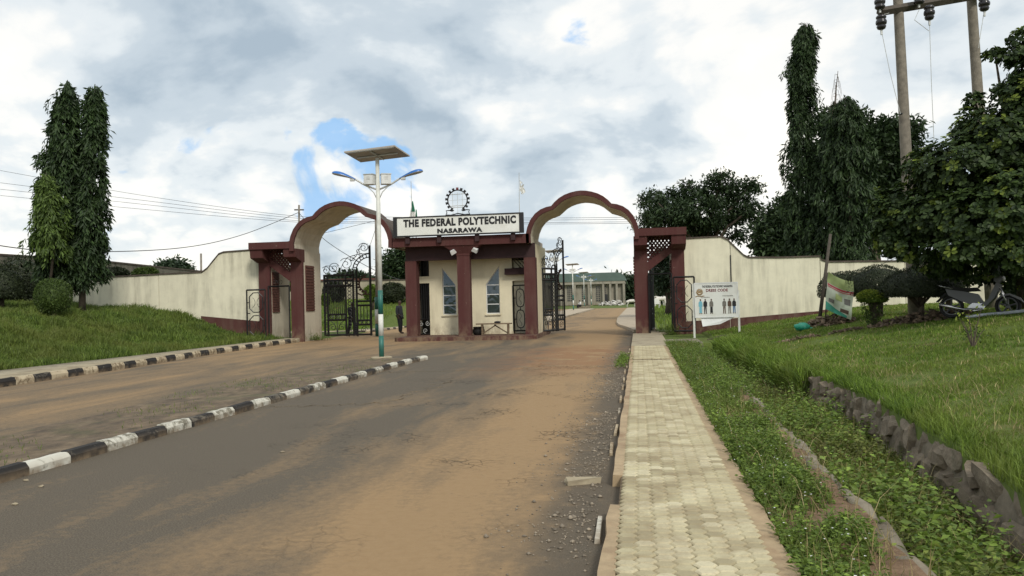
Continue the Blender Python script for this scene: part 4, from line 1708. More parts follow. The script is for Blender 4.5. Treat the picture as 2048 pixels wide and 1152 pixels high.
def wicket_frame(x0, x1, y, z0, ztop, label):
    r = thing('gate_frame', ((x0 + x1) / 2, y, z0), label, 'gate frame', 'iron frames standing in the side passages')
    for x in (x0, x1):
        MB().bar((x, y, z0), (x, y, ztop), 0.05).build('post', 'black_iron', r)
    m = MB()
    m.bar((x0, y, ztop), (x1, y, ztop), 0.05)
    m.build('top_bar', 'black_iron', r)
    m = MB()
    for i, cx in enumerate((x0 + 0.3, x0 + 0.55)):
        m.tube([(p[0], y, p[2]) for p in spiral(cx, ztop + 0.16, 0.13, 1.3, math.pi * i, 1 - 2 * i)], 0.009, 5)
    m.build('scroll', 'black_iron', r)


wicket_frame(-16.02, -15.06, 34.12, 0.14, 2.45, 'thin black iron frame in the left side passage')
wicket_frame(0.43, 1.34, 34.12, 0.1, 2.52, 'thin black iron frame in the right side passage')


def booth_grilles():
    # oval-pattern gate in the right booth door
    g = thing('booth_gate', (-5.30, 34.98, 0.2), 'black iron gate with two long ovals in the right booth doorway', 'gate')
    m = MB()
    x0, x1, z0, z1 = -5.32, -4.70, 0.28, 2.22
    y = 34.98
    for a, b in (((x0, z0), (x0, z1)), ((x1, z0), (x1, z1)), ((x0, z1), (x1, z1)), ((x0, z0), (x1, z0))):
        m.bar((a[0], y, a[1]), (b[0], y, b[1]), 0.04)
    m.build('frame', 'black_iron', g)
    xc = (x0 + x1) / 2
    for zc in (0.78, 1.68):
        m = MB()
        pts = []
        for k in range(25):
            t = 2 * math.pi * k / 24
            pts.append((xc + 0.17 * math.copysign(abs(math.cos(t)) ** 0.7, math.cos(t)), y, zc + 0.38 * math.copysign(abs(math.sin(t)) ** 0.6, math.sin(t))))
        m.tube(pts, 0.02, 6)
        m.bar((xc, y, zc + 0.38), (xc, y, zc + 0.5), 0.025)
        m.bar((xc, y, zc - 0.38), (xc, y, zc - 0.47), 0.025)
        m.bar((x0, y, zc), (xc - 0.17, y, zc), 0.025)
        m.bar((xc + 0.17, y, zc), (x1, y, zc), 0.025)
        o = m.build('oval', 'black_iron', g)
        MB().tube([(xc + 0.05 * math.sin(k * 1.1), y, zc - 0.3 + k * 0.06) for k in range(11)], 0.008, 5).build('curl', 'black_iron', o)
    # dark iron gate in the left booth door
    g = thing('booth_gate', (-9.35, 35.02, 0.2), 'dark iron gate with scrolled foot in the left booth doorway', 'gate')
    m = MB()
    x0, x1, z0, z1, y = -9.62, -9.02, 0.2, 2.4, 35.06
    for a, b in (((x0, z0), (x0, z1)), ((x1, z0), (x1, z1)), ((x0, z1), (x1, z1)), ((x0, z0), (x1, z0)), ((x0, 0.85), (x1, 0.85))):
        m.bar((a[0], y, a[1]), (b[0], y, b[1]), 0.04)
    m.build('frame', 'black_iron', g)
    for i in range(6):
        MB().bar((x0 + 0.06 + i * 0.095, y, 0.85), (x0 + 0.06 + i * 0.095, y, z1), 0.045).build('bar', 'black_iron', g)
    for i in range(2):
        for s in (-1, 1):
            MB().tube([(p[0], y, p[2]) for p in spiral(x0 + 0.15 + i * 0.3 + s * 0.06, 0.5 + s * 0.15, 0.11, 1.4, 1.5 * s, s)], 0.013, 5).build('scroll', 'galvanised', g)


booth_grilles()


def build_bench():
    r = thing('bench', (-5.9, 34.0, 0.155), 'rough wooden bench with crossed braces before the guard booth', 'bench')
    z = 0.60
    MB().box(-6.75, -5.25, 33.85, 34.12, z, z + 0.05).build('seat', 'bench_wood', r)
    for x in (-6.5, -5.4):
        for y in (33.88, 34.08):
            MB().bar((x, y, 0.155), (x, y, z), 0.05).build('leg', 'bench_wood', r)
    MB().bar((-6.48, 33.93, 0.22), (-5.9, 33.93, z - 0.02), 0.035).build('brace', 'bench_wood', r)
    MB().bar((-5.42, 34.03, 0.22), (-6.0, 34.03, z - 0.02), 0.035).build('brace', 'bench_wood', r)
    m = MB()
    m.ball((-5.85, 33.98, z + 0.09), 0.15, 0.12, 0.045, 14, 6)
    tag(m.build('cap', 'cloth_dark', None, True), 'flat dark cap lying on the bench', 'cap')
    m = MB()
    m.lathe([(0.16, 0.0), (0.24, 0.05), (0.26, 0.2), (0.22, 0.3), (0.25, 0.34), (0.22, 0.345), (0.2, 0.30)], 18, (-6.72, 34.3, 0.155))
    tag(m.build('bowl', 'rubber', None, True), 'dark round basin on the plinth behind the bench', 'bowl')


build_bench()


# ================================================================== BOUNDARY WALLS
def boundary_wall(name, label, outline, y0, y1, joints, plinth, parts_mat='cream_wall', coping=True, base=-0.3):
    """outline: list of (x, ztop) left to right; panels split at the joints"""
    xs = [p[0] for p in outline]
    zs = [p[1] for p in outline]
    r = thing(name, ((xs[0] + xs[-1]) / 2, (y0 + y1) / 2, 0), label, 'wall')
    cuts = [xs[0]] + joints + [xs[-1]]
    for a, b in zip(cuts, cuts[1:]):
        top = [(a, float(np.interp(a, xs, zs)))] + [(x, z) for x, z in outline if a < x < b] + [(b, float(np.interp(b, xs, zs)))]
        poly = [(a + 0.012, base), (b - 0.012, base)] + [(min(b - 0.012, max(a + 0.012, x)), z) for x, z in reversed(top)]
        MB().prism(poly, y0, y1, 'y').build('wall_panel', parts_mat, r)
        if coping:
            n = len(top)
            vs, fs = [], []
            for x, z in top:
                j = random.uniform(-.01, .01)
                vs += [(x, y0 - 0.05, z + j), (x, y0 - 0.045, z + 0.055 + j), (x, y1 + 0.05, z + 0.055), (x, y1 + 0.05, z)]
            for k in range(n - 1):
                for q in range(4):
                    fs.append((k * 4 + q, k * 4 + (q + 1) % 4, (k + 1) * 4 + (q + 1) % 4, (k + 1) * 4 + q))
            fs += [(3, 2, 1, 0), tuple((n - 1) * 4 + q for q in range(4))]
            MB().add(vs, fs).build('coping', 'coping_dark', r)
    for (xa, za, xb, zb) in plinth:
        MB().prism([(xa, base), (xb, base), (xb, zb), (xa, za)], y0 - 0.012, y0 + 0.05, 'y').build('plinth', 'maroon_plinth', r)
    return r


def wall_pts(px, Y):
    return [(S(x, y, Y).x, S(x, y, Y).z) for x, y in px]


yw = 34.45
rw = wall_pts([(1367, 478), (1442, 474), (1456, 481), (1472, 497), (1487, 511), (1497, 516), (1560, 516), (1640, 514), (1643, 521), (1656, 525), (1740, 524), (1816, 523)], yw)
rw = rw + [(15.0, rw[-1][1]), (22.0, rw[-1][1])]
rw[0] = (1.885, rw[0][1])
wr = boundary_wall('boundary_wall', 'cream boundary wall with dark coping stepping down right of the gate', rw, yw, yw + 0.22, [S(1462, 560, yw).x, S(1641, 560, yw).x, 10.4, 14.0], [(1.88, 0.55, S(1460, 637, yw).x, 0.62), (S(1460, 637, yw).x + .02, 0.63, S(1640, 620, yw).x, 0.86), (S(1640, 620, yw).x + .02, 0.9, 22.0, 1.25)])
a, b = S(1461, 510, yw - 0.03), S(1462, 560, yw - 0.03)
MB().box(a.x - 0.02, a.x + 0.02, yw - 0.03, yw - 0.003, b.z - 0.9, a.z).build('joint_strip', 'letter_black', wr)
lw = wall_pts([(135, 557), (160, 557), (250, 553), (330, 549), (404, 545), (415, 537), (428, 521), (438, 509), (448, 505), (511, 500)], yw)
lw[-1] = (-16.52, lw[-1][1])
lw = [(lw[0][0], lw[0][1])] + lw[1:]
wl = boundary_wall('boundary_wall', 'cream boundary wall with dark coping stepping up left of the gate', lw, yw, yw + 0.22, [S(162, 590, yw).x, S(318, 590, yw).x], [(S(402, 630, yw).x, 1.22, -16.52, 0.92)])
MB().box(lw[0][0] - 0.3, lw[0][0] - 0.01, yw - 0.05, yw + 0.3, -0.2, lw[0][1] + 0.02).build('end_pier', 'cream_wall', wl)

# old dark wall running back on the left, stone blocks
def old_wall(name, pts, label, mat, zbase, thick=0.3):
    r = thing(name, (pts[0][0], pts[0][1], zbase), label, 'wall')
    for (xa, ya, za), (xb, yb, zb) in zip(pts, pts[1:]):
        m = MB()
        d = Vector((xb - xa, yb - ya, 0)).normalized()
        nn = Vector((-d.y, d.x, 0)) * thick / 2
        A, B_ = Vector((xa, ya, 0)), Vector((xb, yb, 0))
        vs = []
        for p, z in ((A, za), (B_, zb)):
            for q in (p - nn, p + nn):
                vs += [(q.x, q.y, zbase), (q.x, q.y, z)]
        m.add(vs, [(0, 4, 5, 1), (2, 3, 7, 6), (1, 5, 7, 3), (0, 1, 3, 2), (4, 6, 7, 5)])
        m.build('wall_panel', mat, r)
        vs = []
        for p, z in ((A, za), (B_, zb)):
            for q in (p - nn * 1.3, p + nn * 1.3):
                vs += [(q.x, q.y, z + 0.002), (q.x, q.y, z + 0.09)]
        MB().add(vs, [(0, 4, 5, 1), (2, 3, 7, 6), (1, 5, 7, 3), (0, 2, 6, 4), (0, 1, 3, 2), (4, 6, 7, 5)]).build('coping', 'coping_dark', r)
    return r


pa, pb, pc = SD(-60, 508, 38), SD(180, 522, 46), SD(420, 546, 62)
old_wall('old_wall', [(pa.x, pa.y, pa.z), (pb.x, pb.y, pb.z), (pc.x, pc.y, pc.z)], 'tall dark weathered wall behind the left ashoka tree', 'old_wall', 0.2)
pa, pb = SD(560, 566, 66), SD(840, 560, 62)
old_wall('old_wall', [(pa.x, pa.y, pa.z), ((pa.x + pb.x) / 2, (pa.y + pb.y) / 2, (pa.z + pb.z) / 2), (pb.x, pb.y, pb.z)], 'stained cream wall across the inner lawn behind the left gate', 'old_cream', 0.5)


# ================================================================== STREET LAMPS
def solar_lamp(label, group):
    """twin-arm solar street lamp, origin at its foot; x right, y away"""
    r = thing('solar_lamp', (0, 0, 0), label, 'street lamp', group)
    MB().lathe([(0.30, -0.03), (0.30, 0.02), (0.26, 0.035)], 20).build('base_pad', 'concrete', r)
    m = MB()
    m.tube([(0, 0, 1.92), (0, 0, 3.5), (0, 0, 5.70)], [0.068, 0.062, 0.056], 14)
    p = m.build('pole', 'pole_white', r, True)
    for z0, z1, mt in ((0.03, 0.63, 'pole_green'), (0.63, 1.24, 'pole_white'), (1.24, 1.92, 'pole_green')):
        MB().tube([(0, 0, z0), (0, 0, z1)], 0.071, 14).build('painted_band', mt, p, True)
    # arms with curved brackets and lamp heads
    for s in (-1, 1):
        m = MB()
        m.tube([(s * 0.03, 0, 4.80), (s * 0.35, 0, 4.93), (s * 0.62, 0, 5.10), (s * 0.70, 0, 5.14)], 0.026, 8)
        m.tube([(s * 0.03, 0, 4.52), (s * 0.12, 0, 4.72), (s * 0.28, 0, 4.88), (s * 0.48, 0, 4.99)], 0.014, 6)
        arm = m.build('arm', 'galvanised', r, True)
        # teardrop head: blue shell above, pale lens below
        n, k = 9, 12
        prof = [(0.0, 0.045), (0.10, 0.07), (0.22, 0.105), (0.34, 0.14), (0.44, 0.155), (0.52, 0.15), (0.60, 0.125), (0.65, 0.08), (0.67, 0.01)]
        for nm, mt, sg in (('lamp_shell', 'lamp_blue', 1), ('lamp_lens', 'lamp_lens', -1)):
            vs, fs = [], []
            for t, w in prof:
                for q in range(k + 1):
                    a = math.pi * q / k
                    h = w * (0.62 if sg > 0 else 0.30)
                    x = 0.62 + t
                    vs.append((s * (x), w * math.cos(a), 5.10 + t * 0.44 - 0.22 * t * t + sg * h * math.sin(a) * 0.95))
            for i in range(len(prof) - 1):
                for q in range(k):
                    fs.append((i * (k + 1) + q, i * (k + 1) + q + 1, (i + 1) * (k + 1) + q + 1, (i + 1) * (k + 1) + q))
            MB().add(vs, fs).build(nm, mt, arm, True)
        MB().box(min(s * 0.66, s * 0.78), max(s * 0.66, s * 0.78), -0.05, 0.05, 5.06, 5.14).build('clamp', 'galvanised', arm)
        # battery boxes
        m = MB()
        x0, x1 = sorted((s * 0.09, s * 0.36))
        m.box(x0, x1, -0.16, 0.12, 4.95, 5.22)
        T = Matrix.Rotation(s * 0.25, 3, 'Z')
        m.v = [tuple(T @ Vector(v)) for v in m.v]
        b = m.build('battery_box', 'box_white', r)
        m = MB()
        m.box(x0 - 0.012, x1 + 0.012, -0.175, 0.135, 5.222, 5.245)
        for q in range(3):
            m.box((x0 + x1) / 2 - 0.05, (x0 + x1) / 2 + 0.05, -0.166, -0.161, 5.08 + q * 0.035, 5.09 + q * 0.035)
        m.v = [tuple(T @ Vector(v)) for v in m.v]
        m.build('lid', 'galvanised', b)
    # tilted panel
    ax = Vector((0.74, -0.22, 0.03))
    sh = Vector((0.16, 0.40, -0.075))
    c = Vector((0.0, 0, 5.80))
    nn = ax.cross(sh).normalized()
    if nn.z < 0:
        nn = -nn

    def slab(name, k, a, b, mat):
        vs = []
        for d in (a, b):
            for i, j in ((-1, -1), (1, -1), (1, 1), (-1, 1)):
                vs.append(c + ax * i * k + sh * j * k + nn * d)
        return MB().add(vs, [(3, 2, 1, 0), (4, 5, 6, 7), (0, 1, 5, 4), (1, 2, 6, 5), (2, 3, 7, 6), (3, 0, 4, 7)]).build(name, mat, r)
    sp = slab('solar_panel', 1.0, 0.0, 0.04, 'panel_back')
    slab('cell_sheet', 0.97, 0.042, 0.046, 'panel_front').parent = sp
    m = MB()
    m.bar(c - ax * 0.8 - nn * 0.03, c + ax * 0.8 - nn * 0.03, 0.035)
    m.bar(c - sh * 0.8 - nn * 0.03, c + sh * 0.8 - nn * 0.03, 0.035)
    m.bar(c - ax * 0.95 - sh * 0.95 - nn * 0.01, c + ax * 0.95 - sh * 0.95 - nn * 0.01, 0.03)
    m.build('panel_rail', 'galvanised', sp)
    return r


LG = 'twin-arm solar street lamps'
lamp0 = solar_lamp('tall white and green solar lamp with blue heads on the traffic island', LG)
lamp0.location = (-7.20, 22.45, 0.06)
lamp0.rotation_euler = (0, 0, rad(8.7))
lamp0.scale = (1.0, 1.0, 0.99)
for (px, py, dep, lab) in ((1147, 622, 104, 'far solar lamp before the hall, nearest of the lamps seen in the right arch'), (1169, 619, 138, 'far solar lamp before the hall, second of the lamps seen in the right arch'),
                           (1183, 616, 166, 'far solar lamp before the hall, third of the lamps seen in the right arch'), (1112, 634, 74, 'far solar lamp half hidden by the open gate beside the booth')):
    c = copy_tree(lamp0)
    tag(c, lab)
    p = SD(px, py, dep)
    c.location = (p.x, p.y, 0.13)
    c.rotation_euler = (0, 0, rad(8.7 + random.uniform(-15, 15)))


# ================================================================== POWER POLES AND WIRES
def build_h_pole():
    b1, t1 = SD(1830, 642, 22.5), SD(1796, 2, 22.5)
    b2, t2 = SD(1986, 645, 23.0), SD(1942, -18, 23.0)
    r = thing('power_pole', ((b1.x + b2.x) / 2, (b1.y + b2.y) / 2, 0.7), 'weathered two-legged wooden power pole with crossbeam above the right lawn', 'power pole')
    for b, t in ((b1, t1), (b2, t2)):
        d = t - b
        pts = [b - d * 0.03] + [b + d * f for f in (0.25, 0.5, 0.75, 1.0, 1.06)]
        MB().tube(pts, [0.165, 0.155, 0.145, 0.135, 0.125, 0.122], 14).build('leg', 'weathered_wood', r, True)
    a, c = SD(1757, 24, 22.3), SD(1990, -16, 22.8)
    MB().bar(a, c, 0.15, 0.17).build('crossbeam', 'dark_wood', r)

    def insulator(p, up):
        prof = [(0.03, -0.02), (0.10, 0.0), (0.135, 0.04), (0.13, 0.08), (0.10, 0.10), (0.135, 0.14), (0.145, 0.19), (0.135, 0.24), (0.10, 0.26), (0.125, 0.30), (0.10, 0.36), (0.04, 0.39)]
        if not up:
            prof = [(q, -z) for q, z in prof]
        i = MB().lathe(prof, 14, p).build('insulator', 'insulator', r, True)
        MB().tube([(p[0], p[1], p[2] + (0.0 if up else -0.38)), (p[0], p[1], p[2] + (-0.1 if up else -0.52))], 0.03, 6).build('pin', 'galvanised', i)
    for px, py, up in ((1760, 18, True), (1762, 31, False), (1858, 12, False), (1838, 8, True), (1968, -6, False), (1945, -12, True)):
        p = SD(px, py, 22.15)
        insulator(tuple(p), up)
    for k, pts in enumerate((((1763, 62), (1780, 145), (1801, 228)), ((1859, 46), (1863, 170), (1869, 305)), ((1967, 30), (1962, 62), (1957, 96)), ((1838, 20), (1829, 40), (1858, 62)), ((1764, 30), (1772, 28), (1778, 26)))):
        MB().tube([SD(x, y, 22.2) for x, y in pts], 0.008, 5).build('down_wire', 'galvanised', r)
    m = MB()
    p = SD(1802, 228, 22.3)
    m.ball(p, 0.05, 0.05, 0.03, 8, 5)
    m.build('clamp', 'insulator', r)


build_h_pole()


def small_pole(px, ytop, ybot, dep, rad_, label, arm=True, mat='weathered_wood', lean=0):
    t, b = SD(px - lean, ytop, dep), SD(px, ybot, dep)
    r = thing('power_pole', (b.x, b.y, 0.0), label, 'power pole', 'small poles beyond the walls')
    MB().tube([(b.x, b.y, 0.0), tuple(t)], [rad_ * 1.2, rad_], 10).build('post', mat, r, True)
    if arm:
        d = CM3 @ Vector((1, 0, 0))
        q = t + Vector((0, 0, -0.35))
        MB().bar(q - d * 0.35, q + d * 0.35, 0.07).build('crossarm', 'dark_wood', r)
    return t


small_pole(598, 410, 600, 60, 0.07, 'thin power pole rising behind the left arch')
small_pole(402, 507, 560, 80, 0.09, 'short thin pole standing beyond the left boundary wall', False)
small_pole(1390, 428, 600, 58, 0.16, 'weathered pole before the big tree right of the gate', True)
tp = small_pole(757, 436, 615, 40, 0.14, 'stout concrete pole with painted foot seen behind the left gate', False, 'weathered_wood', 2)
q = SD(756, 575, 40)
for z0, z1, mt in ((0.0, 0.6, 'pole_green'), (0.6, 1.3, 'pole_white'), (1.3, 1.9, 'pole_green')):
    pole = [o for o in bpy.data.objects if o.get('label', '').startswith('stout concrete pole')][0]
    MB().tube([(pole.location.x, pole.location.y, z0 + 0.02), (pole.location.x, pole.location.y, z1)], 0.185, 12).build('painted_band', mt, pole, True)


def wire(pts, r, label, group='overhead wires'):
    """smooth overhead line through (x, y, depth) photo stations"""
    P = [SD(*p) for p in pts]
    out = []
    n = len(P)
    for i in range(n - 1):
        p0, p1, p2, p3 = P[max(i - 1, 0)], P[i], P[i + 1], P[min(i + 2, n - 1)]
        for k in range(8):
            t = k / 8
            out.append(0.5 * ((2 * p1) + (p2 - p0) * t + (2 * p0 - 5 * p1 + 4 * p2 - p3) * t * t + (3 * p1 - p0 - 3 * p2 + p3) * t ** 3))
    out.append(P[-1])
    tag(MB().tube(out, r, 5).build('power_line', 'wire'), label, 'wire', group)


wire([(-60, 482, 32), (120, 503, 38), (350, 497, 48), (480, 471, 55), (597, 425, 60)], 0.022, 'thick black cable sagging from the far left to the thin pole')
wire([(597, 425, 60), (650, 480, 56), (735, 533, 50), (800, 560, 46)], 0.02, 'black stay cable crossing inside the left arch')
for i, (ya, yb, yc, nm) in enumerate(((330, 412, 440, 'topmost'), (358, 422, 444, 'second'), (372, 430, 449, 'third'), (385, 440, 452, 'lowest'))):
    wire([(-60, ya, 60), (280, yb - 22, 60), (590, yc - 8, 60), (760, yc - 6, 60), (1080, yc - 4, 60), (1390, yc - 5, 58), (1700, yc + 8, 60)], 0.013, nm + ' of the four thin power lines crossing behind the gatehouse')
wire([(515, 497, 42), (640, 468, 41), (757, 440, 40)], 0.010, 'faint wire rising to the stout pole behind the left arch')
wire([(757, 438, 40), (740, 490, 37), (728, 500, 36)], 0.010, 'short stay wire above the left gate')
wire([(1708, 562, 25), (1765, 528, 23.5), (1822, 505, 22.5)], 0.008, 'thin rope from the banner to the power pole')


# ================================================================== NOTICE BOARD, BANNER
def figure_print(m_cloth, m_legs, m_skin, x, z, h, y, long_robe=False, skirt=False):
    w = h * 0.11
    m_skin.ball((x, y, z + h * 0.93), h * 0.05, 0.002, h * 0.065, 8, 6)
    m_cloth.prism([(x - w * 0.45, z + h * 0.86), (x + w * 0.45, z + h * 0.86), (x + w * 1.1, z + h * 0.76), (x + w * 1.15, z + h * 0.5), (x + w * 0.7, z + h * 0.47), (x - w * 0.7, z + h * 0.47), (x - w * 1.15, z + h * 0.5), (x - w * 1.1, z + h * 0.76)][::-1], y - 0.002, y + 0.002, 'y')
    if long_robe:
        m_legs.prism([(x - w * 0.8, z + h * 0.06), (x + w * 0.8, z + h * 0.06), (x + w * 0.7, z + h * 0.465), (x - w * 0.7, z + h * 0.465)], y - 0.002, y + 0.002, 'y')
    else:
        for s in (-1, 1):
            m_legs.prism([(x + s * w * 0.75, z + h * 0.05), (x + s * w * 0.7, z + h * 0.465), (x + s * w * 0.03, z + h * 0.465), (x + s * w * 0.25, z + h * 0.05)], y - 0.002, y + 0.002, 'y')
    for s in (-1, 1):
        m_skin.prism([(x + s * w * 0.2, z), (x + s * w * 1.0, z), (x + s * w * 0.7, z + h * 0.045), (x + s * w * 0.2, z + h * 0.045)], y - 0.002, y + 0.002, 'y')


def build_notice_board():
    Y = 30.7
    tl, tr, bl = S(1388, 567, Y), S(1475, 560, Y), S(1387, 635, Y)
    x0, x1, z0, z1 = tl.x, tr.x, bl.z, tl.z
    w, h = x1 - x0, z1 - z0
    r = thing('notice_board', ((x0 + x1) / 2, Y, 0.15), 'white dress code notice board with printed figures on two posts', 'notice board')
    for x in (x0 - 0.03, x1 + 0.02):
        MB().box(x - 0.035, x + 0.035, Y + 0.0, Y + 0.07, 0.05, z1 - (0.0 if x < x0 else 0.28)).build('post', 'pole_white', r)
    MB().box(x0 + 0.03, x1 - 0.03, Y - 0.04, Y - 0.01, z0 + 0.02, z1 - 0.02).build('panel', 'sign_white', r)
    m = MB()
    for a in ((x0, x1, z1 - 0.02, z1 + 0.02), (x0, x1, z0 - 0.02, z0 + 0.02)):
        m.box(a[0], a[1], Y - 0.05, Y - 0.005, a[2], a[3])
    m.box(x0, x0 + 0.03, Y - 0.05, Y - 0.005, z0 + 0.02, z1 - 0.02)
    m.box(x1 - 0.03, x1, Y - 0.05, Y - 0.005, z0 + 0.02, z1 - 0.02)
    m.build('frame', 'box_white', r)
    yt = Y - 0.043
    text_mesh('lettering', 'THE FEDERAL POLYTECHNIC NASARAWA', x0 + w * 0.53, z0 + h * 0.90, yt, w * 0.70, h * 0.070, 'letter_black', r, 0.03, 0.002)
    text_mesh('lettering', 'DRESS CODE', x0 + w * 0.52, z0 + h * 0.785, yt, w * 0.50, h * 0.085, 'paint_red', r, 0.035, 0.002)
    text_mesh('lettering', 'Acceptable', x0 + w * 0.25, z0 + h * 0.585, yt, w * 0.20, h * 0.04, 'print_grey', r, 0.01, 0.002)
    text_mesh('lettering', 'Unacceptable', x0 + w * 0.76, z0 + h * 0.615, yt, w * 0.24, h * 0.045, 'print_grey', r, 0.01, 0.002)
    # crest
    m = MB()
    cx, cz, R = x0 + w * 0.12, z0 + h * 0.74, h * 0.105
    for k in range(14):
        a = 2 * math.pi * k / 14
        m.prism([(cx + R * 0.8 * math.cos(a - 0.13), cz + R * 0.8 * math.sin(a - 0.13)), (cx + R * 1.12 * math.cos(a), cz + R * 1.12 * math.sin(a)), (cx + R * 0.8 * math.cos(a + 0.13), cz + R * 0.8 * math.sin(a + 0.13))], yt - 0.002, yt, 'y')
    m.ring((cx, yt, cz), R * 0.68, R * 0.16, 20, 5)
    m.box(cx - R * 0.4, cx + R * 0.4, yt - 0.002, yt, cz - R * 0.25, cz + R * 0.3)
    m.tube([(cx - R * 1.2, yt, cz - R * 1.3), (cx - R * 0.5, yt, cz - R * 1.05), (cx + R * 0.4, yt, cz - R * 1.2), (cx + R * 1.3, yt, cz - R * 1.05)], R * 0.12, 5)
    m.build('crest', 'print_gold', r)
    zf, hf = z0 + h * 0.10, h * 0.44
    for fx_, c1, c2, robe in ((0.135, 'print_blue', 'print_blue', True), (0.245, 'letter_black', 'letter_black', False), (0.385, 'print_grey', 'letter_black', True), (0.68, 'print_grey', 'print_skin', False), (0.80, 'print_skin', 'print_grey', False), (0.905, 'letter_black', 'print_jeans', False)):
        a, b, c = MB(), MB(), MB()
        figure_print(a, b, c, x0 + w * fx_, zf, hf, yt, robe)
        f = a.build('printed_figure', c1, r)
        b.build('lower_dress', c2, f)
        c.build('head_and_feet', 'print_skin', f)
    # loose sheet hanging below
    m = MB()
    a, b, c, d = S(1402, 636, Y), S(1470, 634, Y), S(1440, 648, Y), S(1405, 653, Y)
    m.add([(p.x, Y + o, p.z) for p, o in ((a, 0.0), (b, 0.0), (c, -0.05), (d, -0.1))] + [(p.x, Y + o + 0.004, p.z) for p, o in ((a, 0.0), (b, 0.0), (c, -0.05), (d, -0.1))], [(0, 1, 2, 3), (7, 6, 5, 4), (0, 4, 5, 1), (1, 5, 6, 2), (2, 6, 7, 3), (3, 7, 4, 0)])
    m.build('loose_sheet', 'box_white', r)


build_notice_board()


def build_banner():
    tl, tr, br, bl = SD(1657, 543, 25.4), SD(1708, 562, 24.8), SD(1702, 640, 24.8), SD(1650, 618, 25.4)
    r = thing('banner', ((bl.x + br.x) / 2, bl.y, 0.6), 'crumpled green and cream plastic banner tied to a leaning post', 'banner')

    def pt(u, v, off=0.0):
        p = tl.lerp(tr, u).lerp(bl.lerp(br, u), v)
        k = 0.05 * math.sin(u * 9 + v * 4) + 0.04 * math.sin(v * 11 - u * 5)
        sag = 0.09 * math.sin(math.pi * u) * (1 - v)
        return Vector((p.x, p.y + k + off, p.z - sag))

    def patch(name, mat, u0, u1, va, vb, off=0.0, parent=r, n=10):
        vs, fs = [], []
        for j in range(n + 1):
            for i in range(n + 1):
                u = u0 + (u1 - u0) * i / n
                a, b = va(u), vb(u)
                vs.append(pt(u, a + (b - a) * j / n, off))
        for j in range(n):
            for i in range(n):
                fs.append((j * (n + 1) + i, j * (n + 1) + i + 1, (j + 1) * (n + 1) + i + 1, (j + 1) * (n + 1) + i))
        return MB().add(vs, fs).build(name, mat, parent, True)
    sheet = patch('sheet', 'banner_cream', 0, 1, lambda u: 0.0, lambda u: 1.0, n=18)
    patch('green_field', 'banner_green', 0, 1, lambda u: 0.0, lambda u: 0.27, -0.012, sheet)
    patch('red_stripe', 'banner_red', 0.02, 1, lambda u: 0.29, lambda u: 0.335, -0.012, sheet)
    patch('red_stripe', 'banner_red', 0.02, 1, lambda u: 0.355, lambda u: 0.375, -0.012, sheet)
    patch('teal_corner', 'banner_teal', 0, 0.82, lambda u: 0.78 + 0.2 * u, lambda u: 1.0, -0.012, sheet)
    patch('printed_picture', 'print_grey', 0.10, 0.30, lambda u: 0.66, lambda u: 0.76, -0.012, sheet)
    patch('printed_picture', 'banner_green', 0.32, 0.62, lambda u: 0.42 + 0.1 * u, lambda u: 0.62, -0.012, sheet)
    patch('printed_picture', 'print_skin', 0.58, 0.86, lambda u: 0.80, lambda u: 0.90, -0.012, sheet)
    patch('printed_picture', 'print_grey', 0.70, 0.92, lambda u: 0.5, lambda u: 0.66, -0.012, sheet)
    a, b = SD(1638, 632, 26.2), SD(1661, 468, 26.2)
    tag(MB().tube([a - Vector((0, 0, 0.2)), b], [0.06, 0.045], 10).build('leaning_post', 'dark_wood', None, True), 'grey wooden post leaning against the right boundary wall', 'post')
    a = SD(1651, 640, 25.5)
    tag(MB().tube([a, SD(1655, 545, 25.5)], 0.02, 8).build('stake', 'dark_wood', None, True), 'thin dark stake holding the left edge of the banner', 'stake')


build_banner()


# ================================================================== PILES, LITTER, STONES
def chips(name, cx, cy, rx, ry, hgt, n, size, mat, label, cat, seed):
    rg = np.random.default_rng(seed)
    T = np.array([[-1, -.7, 0], [.9, -.8, .06], [1, .7, 0], [-.8, .8, .05], [-1, -.7, .22], [.9, -.8, .28], [1, .7, .2], [-.8, .8, .26]])
    Q = np.array([[0, 3, 2, 1], [4, 5, 6, 7], [0, 1, 5, 4], [1, 2, 6, 5], [2, 3, 7, 6], [3, 0, 4, 7]])
    Vs, Fs = [], []
    for i in range(n):
        a, q = rg.uniform(0, 6.283), math.sqrt(rg.uniform(0, 1))
        x, y = cx + rx * q * math.cos(a), cy + ry * q * math.sin(a)
        z = float(z_ground(x, y)) + hgt * (1 - q * q) * rg.uniform(0.2, 1.0)
        M3 = np.array(Matrix.Rotation(rg.uniform(0, 6.28), 3, 'Z') @ Matrix.Rotation(rg.normal(0, .5), 3, 'X') @ Matrix.Rotation(rg.normal(0, .5), 3, 'Y'))
        s = size * rg.uniform(0.5, 1.3)
        Vs.append((T * np.array([s, s * rg.uniform(.4, .8), s * 0.5])) @ M3.T + np.array([x, y, z + 0.02]))
        Fs.append(Q + 8 * i)
    o = np_mesh(name, np.concatenate(Vs), np.concatenate(Fs), mat)
    return tag(o, label, cat)


